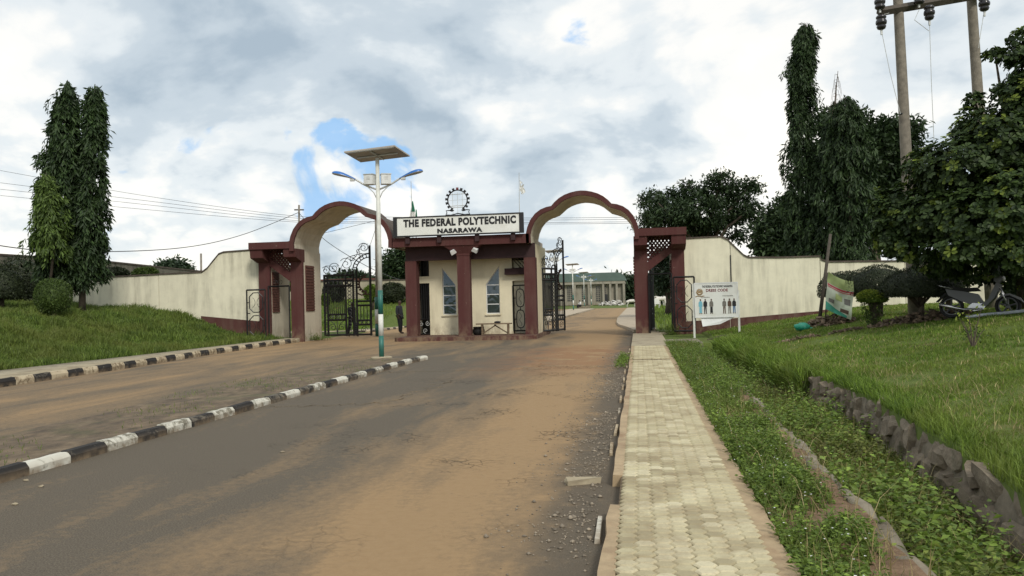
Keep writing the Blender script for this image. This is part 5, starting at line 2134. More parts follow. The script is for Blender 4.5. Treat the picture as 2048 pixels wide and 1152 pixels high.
p = SD(1655, 640, 25.6)
chips('debris_pile', p.x, p.y, 0.85, 0.5, 0.30, 240, 0.085, 'debris', 'brown heap of broken slabs before the banner', 'debris', 1)
p = SD(1845, 650, 21.6)
chips('debris_pile', p.x, p.y, 1.35, 0.45, 0.26, 330, 0.085, 'debris', 'long brown heap of rubble and dead leaves under the trees', 'debris', 2)
p = SD(1600, 668, 22)
chips('debris_pile', p.x, p.y, 0.6, 0.22, 0.06, 90, 0.055, 'debris', 'low scatter of brown chips on the middle of the right lawn', 'debris', 3)
p = SD(1690, 656, 22)
chips('debris_pile', p.x, p.y, 0.5, 0.2, 0.06, 80, 0.05, 'debris', 'low scatter of brown chips below the banner', 'debris', 4)


def build_litter():
    p = SD(1604, 646, 25.2)
    z = float(z_ground(p.x, p.y))
    m = MB()
    m.ball((p.x, p.y, z + 0.11), 0.24, 0.16, 0.13, 14, 9)
    m.v = [(x + 0.03 * math.sin(z_ * 40 + x * 20), y + 0.03 * math.sin(x * 30), z_ + 0.025 * math.sin(x * 25 + y * 31)) for x, y, z_ in m.v]
    m.tube([(p.x + 0.18, p.y, z + 0.08), (p.x + 0.35, p.y, z + 0.06), (p.x + 0.42, p.y, z + 0.02)], [0.05, 0.04, 0.02], 6)
    tag(m.build('plastic_bag', 'bag_green', None, True), 'green plastic bag lying beside the brown heap', 'bag')
    # white pipe along the ground
    pts = []
    for x, y, d in ((1932, 636, 20.2), (1965, 640, 20), (2010, 643, 19.7), (2060, 646, 19.4), (2140, 648, 19)):
        q = SD(x, y, d)
        pts.append((q.x, q.y, float(z_ground(q.x, q.y)) + 0.07))
    tag(MB().tube(pts, 0.04, 8).build('pipe', 'pipe_white', None, True), 'pale plastic pipe lying in front of the motorcycle', 'pipe')
    # broken kerb slab in the gutter
    m = MB()
    m.box(-0.15, 0.15, -0.035, 0.035, 0.0, 0.04)
    T = Matrix.Translation((-0.52, 7.15, 0.01)) @ Matrix.Rotation(rad(22), 4, 'Z') @ Matrix.Rotation(0.06, 4, 'X')
    m.v = [tuple(T @ Vector(v)) for v in m.v]
    m.jitter(0.012)
    tag(m.build('kerb_fragment', 'concrete'), 'broken kerb slab lying in the gutter beside the walkway', 'slab')
    # dark branches before the notice board
    m = MB()
    for k in range(4):
        x, y = 2.25 + k * 0.1, 28.6 + 0.15 * k
        z = float(z_ground(x, y)) + 0.06
        m.tube([(x, y, z), (x + 0.3, y + 0.05, z + 0.05), (x + 0.65, y - 0.03, z)], 0.018, 5)
    tag(m.build('fallen_branch', 'dark_wood'), 'dark fallen branches on the grass before the notice board', 'branch')
    # gravel in the gutter
    n = 5200
    x = -0.33 - np.abs(RNG.normal(0, 0.28, n))
    y = RNG.uniform(3.8, 24, n)
    keep = (x > -1.5) & (np.sin(y * 0.9) + np.sin(y * 2.3 + 1) + RNG.normal(0, .6, n) > -0.6)
    x, y = x[keep], y[keep]
    n = len(x)
    s = RNG.gamma(2.0, 0.0032, n) + 0.003
    O = np.array([[1, 0, 0], [-1, 0, 0], [0, 1, 0], [0, -1, 0], [0, 0, .7], [0, 0, -.5]])
    Fo = np.array([[0, 2, 4], [2, 1, 4], [1, 3, 4], [3, 0, 4], [2, 0, 5], [1, 2, 5], [3, 1, 5], [0, 3, 5]])
    V = np.stack([x, y, s * 0.3], 1)[:, None, :] + (O[None] * RNG.uniform(.6, 1.3, (n, 6, 1))) * s[:, None, None]
    Fa = (Fo[None] + np.arange(n)[:, None, None] * 6).reshape(-1, 3)
    tag(np_mesh('gutter_gravel', V.reshape(-1, 3), Fa, 'gravel'), 'loose gravel and grit in the gutter beside the walkway', 'gravel', kind='stuff')
    # chips of stone and paper along the island kerb
    for k, (px, py) in enumerate(((52, 962), (565, 905), (82, 974), (30, 1010))):
        d = CM3 @ Vector(((px - 1024) / F, -(py - 576) / F, -1.0))
        q = Vector((0, 0, EYE)) + d * (-EYE / d.z)
        m = MB()
        m.ball((q.x, q.y, 0.008), 0.03, 0.022, 0.010, 7, 4)
        m.jitter(0.004)
        tag(m.build('stone_chip', 'concrete'), ['pale stone chip under the near end of the island kerb', 'pale mark-like flat stone lying alone on the dark asphalt', 'smaller pale stone chip beside the island kerb', 'tiny pale chip on the asphalt at the left edge'][k], 'stone')


build_litter()


# ================================================================== MOTORCYCLE
def build_motorcycle():
    r = thing('motorcycle', (0, 0, 0), 'grey step-through motorcycle parked in the shade under the big tree', 'motorcycle')

    def wheel(cx, name):
        w = MB().ring((cx, 0, 0.28), 0.245, 0.038, 28, 8).build('wheel', 'rubber', r, True)
        m = MB()
        m.ring((cx, 0, 0.28), 0.195, 0.016, 24, 6)
        for k in range(5):
            a = 2 * math.pi * k / 5 + 0.3
            m.bar((cx, 0, 0.28), (cx + 0.19 * math.cos(a), 0, 0.28 + 0.19 * math.sin(a)), 0.03)
        m.lathe([(0.045, -0.05), (0.045, 0.05)], 10, (cx, 0, 0.28), 'y')
        m.build('rim', 'moto_grey', w)
    wheel(0.62, 'front')
    wheel(-0.60, 'rear')
    for nm, mt, poly, hw in (('leg_shield', 'moto_grey', [(0.50, 0.80), (0.40, 0.86), (0.22, 0.45), (0.05, 0.30), (0.18, 0.28), (0.36, 0.48)], 0.13),
                             ('body_panel', 'moto_grey', [(0.12, 0.36), (0.0, 0.58), (-0.25, 0.64), (-0.72, 0.72), (-0.66, 0.56), (-0.35, 0.40), (-0.1, 0.30)], 0.09),
                             ('seat', 'rubber', [(0.05, 0.66), (-0.02, 0.74), (-0.3, 0.73), (-0.72, 0.80), (-0.74, 0.73), (-0.3, 0.65)], 0.11),
                             ('engine', 'chrome', [(0.12, 0.20), (0.18, 0.34), (-0.12, 0.36), (-0.24, 0.26), (-0.1, 0.16)], 0.10),
                             ('front_mudguard', 'moto_grey', [(0.36, 0.40), (0.48, 0.55), (0.66, 0.585), (0.88, 0.48), (0.95, 0.36), (0.84, 0.44), (0.66, 0.54), (0.50, 0.50)], 0.06),
                             ('rear_mudguard', 'rubber', [(-0.55, 0.58), (-0.74, 0.62), (-0.95, 0.40), (-0.90, 0.40), (-0.74, 0.56)], 0.06),
                             ('headlight_cowl', 'moto_grey', [(0.34, 0.88), (0.46, 0.84), (0.54, 0.94), (0.46, 1.04), (0.34, 1.02)], 0.10)):
        MB().prism(poly, -hw, hw, 'y').build(nm, mt, r)
    m = MB()
    for s in (-1, 1):
        m.tube([(0.62, s * 0.07, 0.28), (0.44, s * 0.07, 0.80)], 0.022, 8)
    m.build('fork', 'chrome', r, True)
    m = MB()
    m.tube([(0.26, -0.33, 1.0), (0.36, -0.2, 1.04), (0.38, 0, 1.0), (0.36, 0.2, 1.04), (0.26, 0.33, 1.0)], 0.014, 8)
    h = m.build('handlebar', 'rubber', r, True)
    for s in (-1, 1):
        m = MB()
        m.tube([(0.34, s * 0.24, 1.03), (0.36, s * 0.28, 1.2)], 0.008, 6)
        m.ball((0.36, s * 0.29, 1.24), 0.02, 0.06, 0.04, 10, 6)
        m.build('mirror', 'rubber', h, True)
    MB().ball((0.53, 0, 0.945), 0.05, 0.075, 0.07, 12, 8).build('headlight', 'lamp_lens', r, True)
    MB().tube([(0.1, -0.13, 0.22), (-0.3, -0.15, 0.2), (-0.85, -0.15, 0.33)], [0.02, 0.035, 0.045], 10).build('exhaust', 'chrome', r, True)
    MB().tube([(-0.55, -0.12, 0.72), (-0.85, -0.10, 0.80), (-0.92, 0, 0.82), (-0.85, 0.10, 0.80), (-0.55, 0.12, 0.72)], 0.012, 6).build('carrier', 'chrome', r, True)
    p = SD(1958, 634, 20.2)
    r.location = (p.x, p.y, float(z_ground(p.x, p.y)) - 0.01)
    r.rotation_euler = (rad(-5), 0, rad(-30))


build_motorcycle()


# ================================================================== PEOPLE AND CATTLE
def build_person(name, loc, heading, label, top, trousers, pose='stand', height=1.72):
    k = height / 1.72
    root = thing(name, loc, label, 'person', None, heading)
    if pose == 'stand':
        J = {'pel': (0, 0, .93), 'sp': (0, .015, 1.12), 'ch': (0, .02, 1.32), 'nk': (0, 0, 1.47), 'hd0': (0, -.015, 1.56), 'hd1': (0, -.02, 1.66), 'hd2': (0, -.01, 1.71)}
        A = {1: [(.18, .02, 1.38), (.22, .02, 1.12), (.20, -.06, .92), (.19, -.08, .84)], -1: [(-.18, .02, 1.38), (-.22, .03, 1.12), (-.19, -.02, .92), (-.18, -.05, .84)]}
        Lg = {1: [(.09, 0, .88), (.10, -.02, .50), (.11, .02, .09), (.12, -.16, .03)], -1: [(-.09, 0, .88), (-.09, -.05, .50), (-.09, -.06, .09), (-.10, -.24, .03)]}
    elif pose == 'walk':
        J = {'pel': (0, 0, .92), 'sp': (0, .0, 1.12), 'ch': (0, -.02, 1.32), 'nk': (0, -.04, 1.46), 'hd0': (0, -.06, 1.55), 'hd1': (0, -.07, 1.65), 'hd2': (0, -.06, 1.70)}
        A = {1: [(.18, -.01, 1.38), (.23, .07, 1.12), (.21, .02, .92), (.20, -.03, .84)], -1: [(-.18, -.01, 1.38), (-.22, -.08, 1.13), (-.19, -.2, .96), (-.18, -.26, .90)]}
        Lg = {1: [(.09, 0, .88), (.10, -.16, .50), (.10, -.20, .09), (.10, -.36, .03)], -1: [(-.09, 0, .88), (-.09, .05, .50), (-.09, .22, .12), (-.09, .06, .03)]}
    else:
        J = {'pel': (0, 0, .42), 'sp': (0, .02, .60), 'ch': (0, -.03, .80), 'nk': (0, -.06, .95), 'hd0': (0, -.09, 1.03), 'hd1': (0, -.11, 1.13), 'hd2': (0, -.10, 1.18)}
        A = {1: [(.18, -.04, .86), (.23, -.12, .64), (.15, -.32, .56), (.10, -.40, .56)], -1: [(-.18, -.04, .86), (-.23, -.12, .64), (-.15, -.32, .56), (-.10, -.40, .56)]}
        Lg = {1: [(.09, -.04, .42), (.13, -.42, .46), (.13, -.40, .09), (.13, -.55, .03)], -1: [(-.09, -.04, .42), (-.13, -.42, .46), (-.13, -.44, .09), (-.13, -.58, .03)]}

    def sc(p):
        return tuple(c * k for c in p)
    # whole body (skin)
    V, E, R = [], [], []

    def add(p, r, prev):
        V.append(sc(p))
        R.append((r[0] * k, r[1] * k) if isinstance(r, tuple) else r * k)
        if prev is not None:
            E.append((prev, len(V) - 1))
        return len(V) - 1
    i0 = add(J['pel'], (.125, .10), None)
    i1 = add(J['sp'], (.12, .09), i0)
    i2 = add(J['ch'], (.145, .10), i1)
    i3 = add(J['nk'], .052, i2)
    i4 = add(J['hd0'], (.068, .082), i3)
    i5 = add(J['hd1'], (.072, .092), i4)
    add(J['hd2'], (.05, .06), i5)
    for s in (1, -1):
        a = add(A[s][0], .062, i2)
        b = add(A[s][1], .046, a)
        c = add(A[s][2], .034, b)
        h = add(A[s][3], (.024, .038), c)
        hx, hy, hz = A[s][3]
        for q, (dx, dy, dz) in enumerate(((0, -.03, -.075), (0, -.008, -.085), (0, .014, -.08), (0, .034, -.065))):
            f1 = add((hx + dx, hy + dy * .8, hz + dz * .6), .0095, h)
            add((hx + dx - s * .012, hy + dy - .008, hz + dz * 1.15), .0085, f1)
        th = add((hx - s * .012, hy - .045, hz - .015), .011, h)
        add((hx - s * .02, hy - .062, hz - .05), .0095, th)
        a = add(Lg[s][0], .088, i0)
        b = add(Lg[s][1], .062, a)
        c = add(Lg[s][2], .042, b)
        add(Lg[s][3], (.04, .028), c)
    body = link('body', skin_mesh('body', V, E, R, 2), 'skin', root)
    # face and hair
    hx, hy, hz = sc(J['hd1'])
    m = MB()
    m.tube([(hx, hy - .085 * k, hz + .01 * k), (hx, hy - .112 * k, hz - .03 * k)], [.008 * k, .016 * k], 6)
    for s in (-1, 1):
        m.ball((hx + s * .076 * k, hy + .012 * k, hz - .02 * k), .012 * k, .018 * k, .028 * k, 8, 6)
    m.build('nose_and_ears', 'skin', body, True)
    m = MB()
    for s in (-1, 1):
        m.ball((hx + s * .028 * k, hy - .085 * k, hz + .012 * k), .012 * k, .008 * k, .007 * k, 8, 5)
    m.build('eyes', 'flower_white', body)
    MB().box(hx - .024 * k, hx + .024 * k, hy - .096 * k, hy - .085 * k, hz - .062 * k, hz - .054 * k).build('mouth', 'paint_red', body)
    MB().ball((hx, hy + .015 * k, hz + .035 * k), .080 * k, .095 * k, .062 * k, 14, 9).build('hair', 'rubber', root, True)

    # clothes, grown from the same joints with wider radii
    V, E, R = [], [], []
    i0 = add(tuple(np.array(J['pel']) + (0, 0, -.04)), (.148, .122), None)
    i1 = add(J['sp'], (.142, .112), i0)
    i2 = add(J['ch'], (.165, .12), i1)
    add(tuple(np.array(J['nk']) + (0, 0, -.035)), .078, i2)
    for s in (1, -1):
        a = add(A[s][0], .080, i2)
        b = add(A[s][1], .064, a)
        add(tuple(np.array(A[s][1]) * .15 + np.array(A[s][2]) * .85), .052, b)
    link('shirt', skin_mesh('shirt', V, E, R, 2), top, root)
    V, E, R = [], [], []
    i0 = add(tuple(np.array(J['pel']) + (0, 0, .03)), (.142, .116), None)
    for s in (1, -1):
        a = add(Lg[s][0], .106, i0)
        b = add(Lg[s][1], .085, a)
        add(tuple(np.array(Lg[s][2]) + (0, 0, .0)), .072, b)
    link('trousers', skin_mesh('trousers', V, E, R, 2), trousers, root)
    for s in (1, -1):
        m = MB()
        ax, ay, az = sc(Lg[s][2])
        tx, ty, tz = sc(Lg[s][3])
        m.tube([(ax, ay + .06 * k, .045 * k), (ax, ay, .055 * k), ((ax + tx) / 2, (ay + ty) / 2, .045 * k), (tx, ty - .03 * k, .03 * k)], [.035 * k, .052 * k, .05 * k, .028 * k], 10, flat=0.85)
        m.build('shoe', 'rubber', root, True)
    return root


p = SD(800, 668, 42.5)
build_person('person', (p.x, p.y, 0.0), rad(72), 'person in dark uniform standing in profile left of the guard booth', 'cloth_navy', 'cloth_dark')
p = SD(704, 672, 40.2)
build_person('person', (p.x, p.y, 0.0), rad(60), 'person in dark clothes walking behind the closed left gate', 'cloth_dark', 'cloth_dark', 'walk')
p = SD(1161, 618, 118)
build_person('person', (p.x, p.y, 0.16), rad(-60), 'small far person in white top seated near the hall', 'cloth_white', 'cloth_dark', 'sit', 1.75)
m = MB()
m.box(-0.9, 0.9, -0.25, 0.25, 0.0, 0.38)
m.v = [(x + p.x + 0.5, y + p.y + 0.3, z + 0.13) for x, y, z in m.v]
m.jitter(0.03)
tag(m.build('stone_block', 'grey_concrete'), 'low grey stone block under the far seated person', 'block')


def build_cow():
    V = [(0, 0, .95), (.35, 0, .98), (.62, 0, 1.0), (.85, 0, 1.16), (1.05, 0, 1.25), (1.28, 0, 1.08), (-.35, 0, .97), (-.68, 0, .98), (.60, 0, 1.22)]
    E = [(0, 1), (1, 2), (2, 3), (3, 4), (4, 5), (0, 6), (6, 7), (2, 8)]
    R = [(.30, .27), (.29, .26), (.24, .22), .13, .11, .065, (.29, .26), (.20, .20), .10]
    for s in (-1, 1):
        b = len(V)
        V += [(.52, s * .16, .78), (.54, s * .16, .45), (.52, s * .16, .24), (.55, s * .16, .03)]
        R += [.12, .06, .045, .05]
        E += [(2, b), (b, b + 1), (b + 1, b + 2), (b + 2, b + 3)]
        b = len(V)
        V += [(-.62, s * .16, .78), (-.52, s * .17, .60), (-.70, s * .16, .40), (-.66, s * .16, .03)]
        R += [.14, .085, .05, .05]
        E += [(7, b), (b, b + 1), (b + 1, b + 2), (b + 2, b + 3)]
    b = len(V)
    V += [(-.86, 0, .95), (-.90, 0, .5)]
    R += [.03, .025]
    E += [(7, b), (b, b + 1)]
    root = thing('cow', (0, 0, 0), 'white cow', 'cow', 'white cattle on the inner lawn')
    body = link('body', skin_mesh('cow', V, E, R, 1), 'cow_hide', root)
    m = MB()
    for s in (-1, 1):
        m.tube([(1.03, s * .07, 1.33), (1.02, s * .2, 1.45), (1.06, s * .24, 1.65)], [.03, .022, .008], 6)
    m.build('horns', 'horn', body, True)
    m = MB()
    for s in (-1, 1):
        m.ball((1.0, s * .18, 1.25), .04, .09, .035, 8, 5)
    m.build('ears', 'cow_hide', body, True)
    return root


cow0 = build_cow()
for i, (px, py, dep, hd, lab) in enumerate(((1321, 620, 98, 20, 'white cow grazing on the lawn, leftmost seen through the right side gate'), (1329, 619, 101, 170, 'white cow on the lawn, second from left through the right side gate'),
                                            (1337, 618, 104, 40, 'white cow on the lawn, third from left through the right side gate'), (1343, 619, 99, 200, 'white cow on the lawn, rightmost seen through the right side gate'), (1263, 613, 130, 10, 'white cow standing right of the far hall'))):
    c = cow0 if i == 0 else copy_tree(cow0)
    tag(c, lab)
    p = SD(px, py, dep)
    c.location = (p.x, p.y, float(z_ground(p.x, p.y)))
    c.rotation_euler = (0, 0, rad(hd))


# ================================================================== FAR BUILDINGS
def build_hall():
    Y = 176.0
    xr, xl = S(1249, 600, Y).x, S(1055, 600, Y).x
    zb, ze, zt = 0.1, S(1200, 562.5, Y).z, S(1200, 545.5, Y).z
    r = thing('hall', ((xl + xr) / 2, Y, zb), 'long grey concrete hall with green vaulted roof seen through the right arch', 'building')
    MB().box(xl, xr, Y + 0.5, Y + 14, zb, ze - 0.6).build('wall', 'hall_wall', r)
    MB().box(xl - 0.2, xr + 0.2, Y - 0.4, Y + 14.2, ze - 0.6, ze).build('eaves_beam', 'hall_wall', r)
    c = [(xl - 0.4, ze), (xr + 0.4, ze)]
    rr = S(1247, 562, Y).x - S(1229, 545, Y).x
    pts = [(xr + 0.4 - rr * (1 - math.cos(t)) - 0.0, ze + (zt - ze) * math.sin(t)) for t in [math.pi / 2 * k / 7 for k in range(8)]]
    ptl = [(xl - 0.4 + (xr + 0.4 - x), z) for x, z in reversed(pts)]
    MB().prism(pts + ptl, Y - 0.5, Y + 14.4, 'y').build('roof', 'roof_green', r, False)
    for px in (1062, 1078, 1094, 1108, 1122, 1150, 1178, 1207, 1221, 1234, 1248):
        x = S(px, 590, Y).x
        MB().box(x - 0.22, x + 0.22, Y - 0.35, Y + 0.498, zb, ze - 0.602).build('pilaster', 'hall_wall', r)
    for px, w in ((1139, 5), (1146, 2), (1167, 4), (1196, 4.5), (1211, 2), (1125, 2), (1086, 4), (1102, 3)):
        x0, x1 = S(px - w, 590, Y).x, S(px + w, 590, Y).x
        nx = max(2, int((x1 - x0) / 0.33))
        zz0, zz1 = S(px, 603, Y).z, S(px, 572, Y).z
        f = MB().box(x0, x1, Y + 0.44, Y + 0.499, zz0, zz1).build('window', 'hall_wall', r)
        dx, dz = (x1 - x0) / nx, (zz1 - zz0) / 8
        first = None
        for i in range(nx):
            for j in range(8):
                if first is None:
                    first = MB().box(x0 + dx * .14, x0 + dx * .86, Y + 0.42, Y + 0.438, zz0 + dz * .14, zz0 + dz * .86).build('pane', 'window_dark', f)
                else:
                    cpy = first.copy()
                    COL.objects.link(cpy)
                    cpy.parent = f
                    cpy.location = (i * dx, 0, j * dz)
    x = S(1211, 600, Y).x
    MB().box(x - 0.45, x + 0.45, Y + 0.40, Y + 0.498, zb, zb + 2.2).build('door', 'window_dark', r)
    # white rubble before it
    for i, (px, n, sd, lab) in enumerate(((1215, 60, 8, 'white rubble heap before the hall, left one'), (1232, 70, 9, 'white rubble heap before the hall, right one'))):
        q = SD(px, 611, 165)
        chips('rubble_heap', q.x, q.y, 1.6, 1.0, 1.0, n, 0.45, 'rubble', lab, 'rubble', sd)
    # low building with rusty roof behind the left gate
    p = SD(712, 575, 92)
    r = thing('shed', (p.x, p.y, 0.2), 'low cream building with reddish roof far behind the left gate', 'building')
    MB().box(p.x - 4.5, p.x + 4.5, p.y, p.y + 6, 0.2, p.z - 0.2).build('wall', 'old_cream', r)
    MB().prism([(p.x - 5, p.z - 0.2), (p.x + 5, p.z - 0.2), (p.x + 4.2, p.z + 1.0), (p.x - 4.2, p.z + 1.0)], p.y - 0.4, p.y + 6.4, 'y').build('roof', 'louver_red', r)
    # notice on the far lawn
    q = SD(1313, 617, 90)
    r = thing('lawn_sign', (q.x, q.y, 0.2), 'small white board standing on the lawn beyond the right side gate', 'sign')
    MB().box(q.x - 0.32, q.x + 0.32, q.y, q.y + 0.04, 0.75, 1.35).build('panel', 'sign_white', r)
    for s in (-0.28, 0.28):
        MB().box(q.x + s - 0.03, q.x + s + 0.03, q.y + 0.041, q.y + 0.09, 0.1, 1.3).build('post', 'galvanised', r)


build_hall()


# ================================================================== TREES
def trunk_mesh(name, pts, radii, mat, parent, n=10):
    return MB().tube(pts, radii, n).build(name, mat, parent, True)


def ashoka(name, label, base, axis, prof, nleaf, mat, seed, group, leaf=0.30, trunk_r=0.11):
    """weeping mast tree: axis = list of (x, y, z) up the stem, prof = list of (t, radius)"""
    rg = np.random.default_rng(seed)
    r = thing(name, base, label, 'tree', group)
    A = np.array(axis)
    tt = np.linspace(0, 1, len(A))
    pts = [tuple(base)] + [tuple(a) for a in axis]
    trunk_mesh('trunk', pts, [trunk_r * 1.25] + [trunk_r * (1 - 0.85 * t) for t in tt], 'bark', r)
    pt, pr = np.array([p[0] for p in prof]), np.array([p[1] for p in prof])
    # drooping branch sprays: each a short chain of leaves hanging down
    nb = nleaf // 14
    w = np.interp(np.linspace(0, 1, 200), pt, pr)
    cdf = np.cumsum(w + 0.15)
    cdf /= cdf[-1]
    tb = np.interp(rg.uniform(0, 1, nb), cdf, np.linspace(0, 1, 200))
    th = rg.uniform(0, 2 * math.pi, nb)
    bump = 1 + 0.25 * np.sin(th * 3 + tb * 17) + 0.24 * np.sin(tb * 37 + th * 2 + seed)
    rad_b = np.interp(tb, pt, pr) * np.sqrt(rg.uniform(0.12, 1.0, nb)) * bump * rg.uniform(0.78, 1.12, nb) * np.where(rg.uniform(0, 1, nb) < 0.10, 1.3, 1.0)
    cx, cy, cz = (np.interp(tb, tt, A[:, i]) for i in range(3))
    out = np.stack([np.cos(th), np.sin(th), np.zeros(nb)], 1)
    start = np.stack([cx, cy, cz], 1) + out * rad_b[:, None]
    drop = rg.uniform(0.25, 0.65, nb)
    C, D, L = [], [], []
    for k in range(14):
        f = k / 13
        p = start + np.array([0, 0, -1.0]) * (drop * f)[:, None] + out * (0.10 * np.sin(f * 2.2))[..., None] + rg.normal(0, 0.035, (nb, 3))
        side = rg.normal(0, 1, (nb, 3))
        d = out * rg.uniform(0.05, 0.7, (nb, 1)) + np.array([0, 0, -1.0]) * rg.uniform(0.55, 1.2, (nb, 1)) + side * 0.35
        C.append(p)
        D.append(d)
        L.append(leaf * rg.uniform(0.6, 1.15, nb))
    C, D, L = np.concatenate(C), np.concatenate(D), np.concatenate(L)
    V, Fa = leaf_arrays(C, D, L, L * 0.27, 0.2, 0.15, up=norm(D * 0 + np.repeat(out[None], 14, 0).reshape(-1, 3)) * 1.0)
    np_mesh('crown', V, Fa, mat, r)
    return r


AG = 'weeping columnar ashoka trees'
gz = lambda x, y: float(z_ground(x, y))


def col_axis(pts, dep):
    return [tuple(SD(x, y, dep)) for x, y in pts]


b = SD(128, 600, 33)
b = (b.x, b.y, gz(b.x, b.y) - 0.1)
ashoka('ashoka_tree', 'tall dark weeping ashoka tree by the left wall, taller pointed left spire', b, col_axis([(122, 555), (118, 450), (122, 330), (130, 230), (135, 160)], 33), [(0, 0.6), (0.12, 0.72), (0.35, 0.72), (0.6, 0.56), (0.82, 0.34), (0.93, 0.24), (1, 0.06)], 15000, 'leaf_ashoka', 11, AG)
b2 = (b[0] + 0.5, b[1] + 0.4, b[2])
ashoka('ashoka_tree', 'dark weeping ashoka tree by the left wall, thinner right spire', b2, col_axis([(165, 550), (178, 450), (184, 340), (187, 250), (190, 168)], 33.2), [(0, 0.55), (0.15, 0.62), (0.45, 0.52), (0.62, 0.34), (0.8, 0.30), (0.94, 0.26), (1, 0.08)], 11500, 'leaf_ashoka', 12, AG)
b3 = (b[0] - 0.4, b[1] - 0.5, b[2])
ashoka('ashoka_tree', 'shorter yellowish young ashoka tree at the left of the tall pair', b3, col_axis([(108, 500), (98, 440), (94, 390), (92, 345)], 32), [(0, 0.4), (0.3, 0.48), (0.65, 0.36), (0.9, 0.2), (1, 0.05)], 4200, 'leaf_ashoka_young', 13, AG, 0.26, 0.05)
p = SD(1606, 640, 41)
ashoka('ashoka_tree', 'very tall slim weeping ashoka tree rising behind the right wall', (p.x, p.y, 0.1), col_axis([(1606, 520), (1604, 400), (1601, 280), (1601, 160), (1608, 80), (1612, 46)], 41), [(0, 0.95), (0.2, 0.85), (0.35, 0.60), (0.6, 0.50), (0.8, 0.44), (0.93, 0.33), (1, 0.10)], 25000, 'leaf_ashoka', 14, AG, 0.28)
p = SD(1692, 640, 39)
ashoka('ashoka_tree', 'broad weeping ashoka tree behind the right wall, right of the tallest', (p.x, p.y, 0.1), col_axis([(1702, 520), (1700, 420), (1697, 320), (1693, 240), (1690, 190)], 39), [(0, 1.1), (0.3, 1.0), (0.6, 0.8), (0.85, 0.55), (0.95, 0.35), (1, 0.1)], 16000, 'leaf_ashoka', 15, AG)
p = SD(1655, 640, 40)
tdead = ashoka('ashoka_tree', 'weeping ashoka tree with bare dead top between two others behind the right wall', (p.x, p.y, 0.1), col_axis([(1652, 520), (1655, 420), (1662, 320), (1668, 225)], 40), [(0, 1.1), (0.4, 0.95), (0.75, 0.7), (0.92, 0.45), (1, 0.15)], 11000, 'leaf_ashoka', 16, AG)
m = MB()
t0 = SD(1668, 235, 40)
m.tube([tuple(t0), tuple(SD(1672, 180, 40)), tuple(SD(1676, 142, 40))], [0.05, 0.03, 0.012], 6)
for k in range(26):
    f = k / 26
    q = t0.lerp(SD(1675, 146, 40), f)
    a = k * 2.4
    o = Vector((math.cos(a), math.sin(a), 0)) * (0.28 * (1 - f * 0.6) + 0.08)
    m.tube([tuple(q), tuple(q + o * 0.6 + Vector((0, 0, 0.03))), tuple(q + o + Vector((0, 0, -0.35 - 0.3 * random.random())))], [0.012, 0.009, 0.006], 4)
m.build('bare_top', 'twig_dead', tdead)


def broad_tree(name, label, base, lobes, ncl, per, leaf, mat, seed, trunk_r, group=None, spread=0.32, limbs=True, ratio=0.42, cat='tree', inner=0.25):
    """lobes: list of (centre Vector, rx, ry, rz); leaf clusters fill their shells"""
    rg = np.random.default_rng(seed)
    r = thing(name, base, label, cat, group)
    bx = Vector(base)
    vol = np.array([l[1] * l[2] + l[1] * l[3] for l in lobes])
    vol = vol / vol.sum()
    Cs = []
    for (c, rx, ry, rz), w in zip(lobes, vol):
        n = max(6, int(ncl * w))
        d = norm(rg.normal(size=(n, 3)))
        q = rg.uniform(inner, 1.0, (n, 1)) ** 0.5
        q = q * (1 + 0.18 * np.sin(d[:, :1] * 7 + seed) * np.cos(d[:, 2:3] * 6))
        Cs.append(np.array(c)[None] + d * q * np.array([rx, ry, rz])[None])
    Cs = np.concatenate(Cs)
    n = len(Cs)
    ctr = np.array(sum((Vector(l[0]) for l in lobes), Vector()) / len(lobes))
    outw = norm(Cs - ctr)
    C = np.repeat(Cs, per, 0) + rg.normal(0, spread, (n * per, 3)) * np.array([1, 1, 0.6])
    D = np.repeat(outw, per, 0) * 0.5 + rg.normal(0, 0.7, (n * per, 3)) + np.array([0, 0, -0.15])
    L = leaf * rg.uniform(0.6, 1.3, n * per)
    V, Fa = leaf_arrays(C, D, L, L * ratio, 0.15, 0.1)
    np_mesh('crown', V, Fa, mat, r)
    # trunk and limbs to every lobe
    top = bx + (Vector(ctr) - bx) * 0.62
    m = MB()
    m.tube([tuple(bx - Vector((0, 0, 0.2))), tuple(bx.lerp(top, 0.5) + Vector((trunk_r * 0.6, 0, 0))), tuple(top)], [trunk_r * 1.2, trunk_r, trunk_r * 0.7], 9)
    if limbs:
        for (c, rx, ry, rz) in lobes:
            c = Vector(c)
            s = bx.lerp(top, 0.75)
            mid = s.lerp(c, 0.5) + Vector((0, 0, 0.15 * (c - s).length))
            m.tube([tuple(s), tuple(mid), tuple(c), tuple(c + Vector((rg.normal(0, rx * .4), rg.normal(0, ry * .4), rz * .6)))], [trunk_r * 0.5, trunk_r * 0.35, trunk_r * 0.22, trunk_r * 0.08], 6)
    m.build('trunk', 'bark', r, True)
    return r


def px_lobes(spec, dep):
    k = dep / F
    return [(SD(x, y, dep + dz), rx * k, rx * k * 0.9, ry * k) for x, y, rx, ry, dz in spec]


def px_base(x, dep):
    p = SD(x, 600, dep)
    return (p.x, p.y, gz(p.x, p.y))


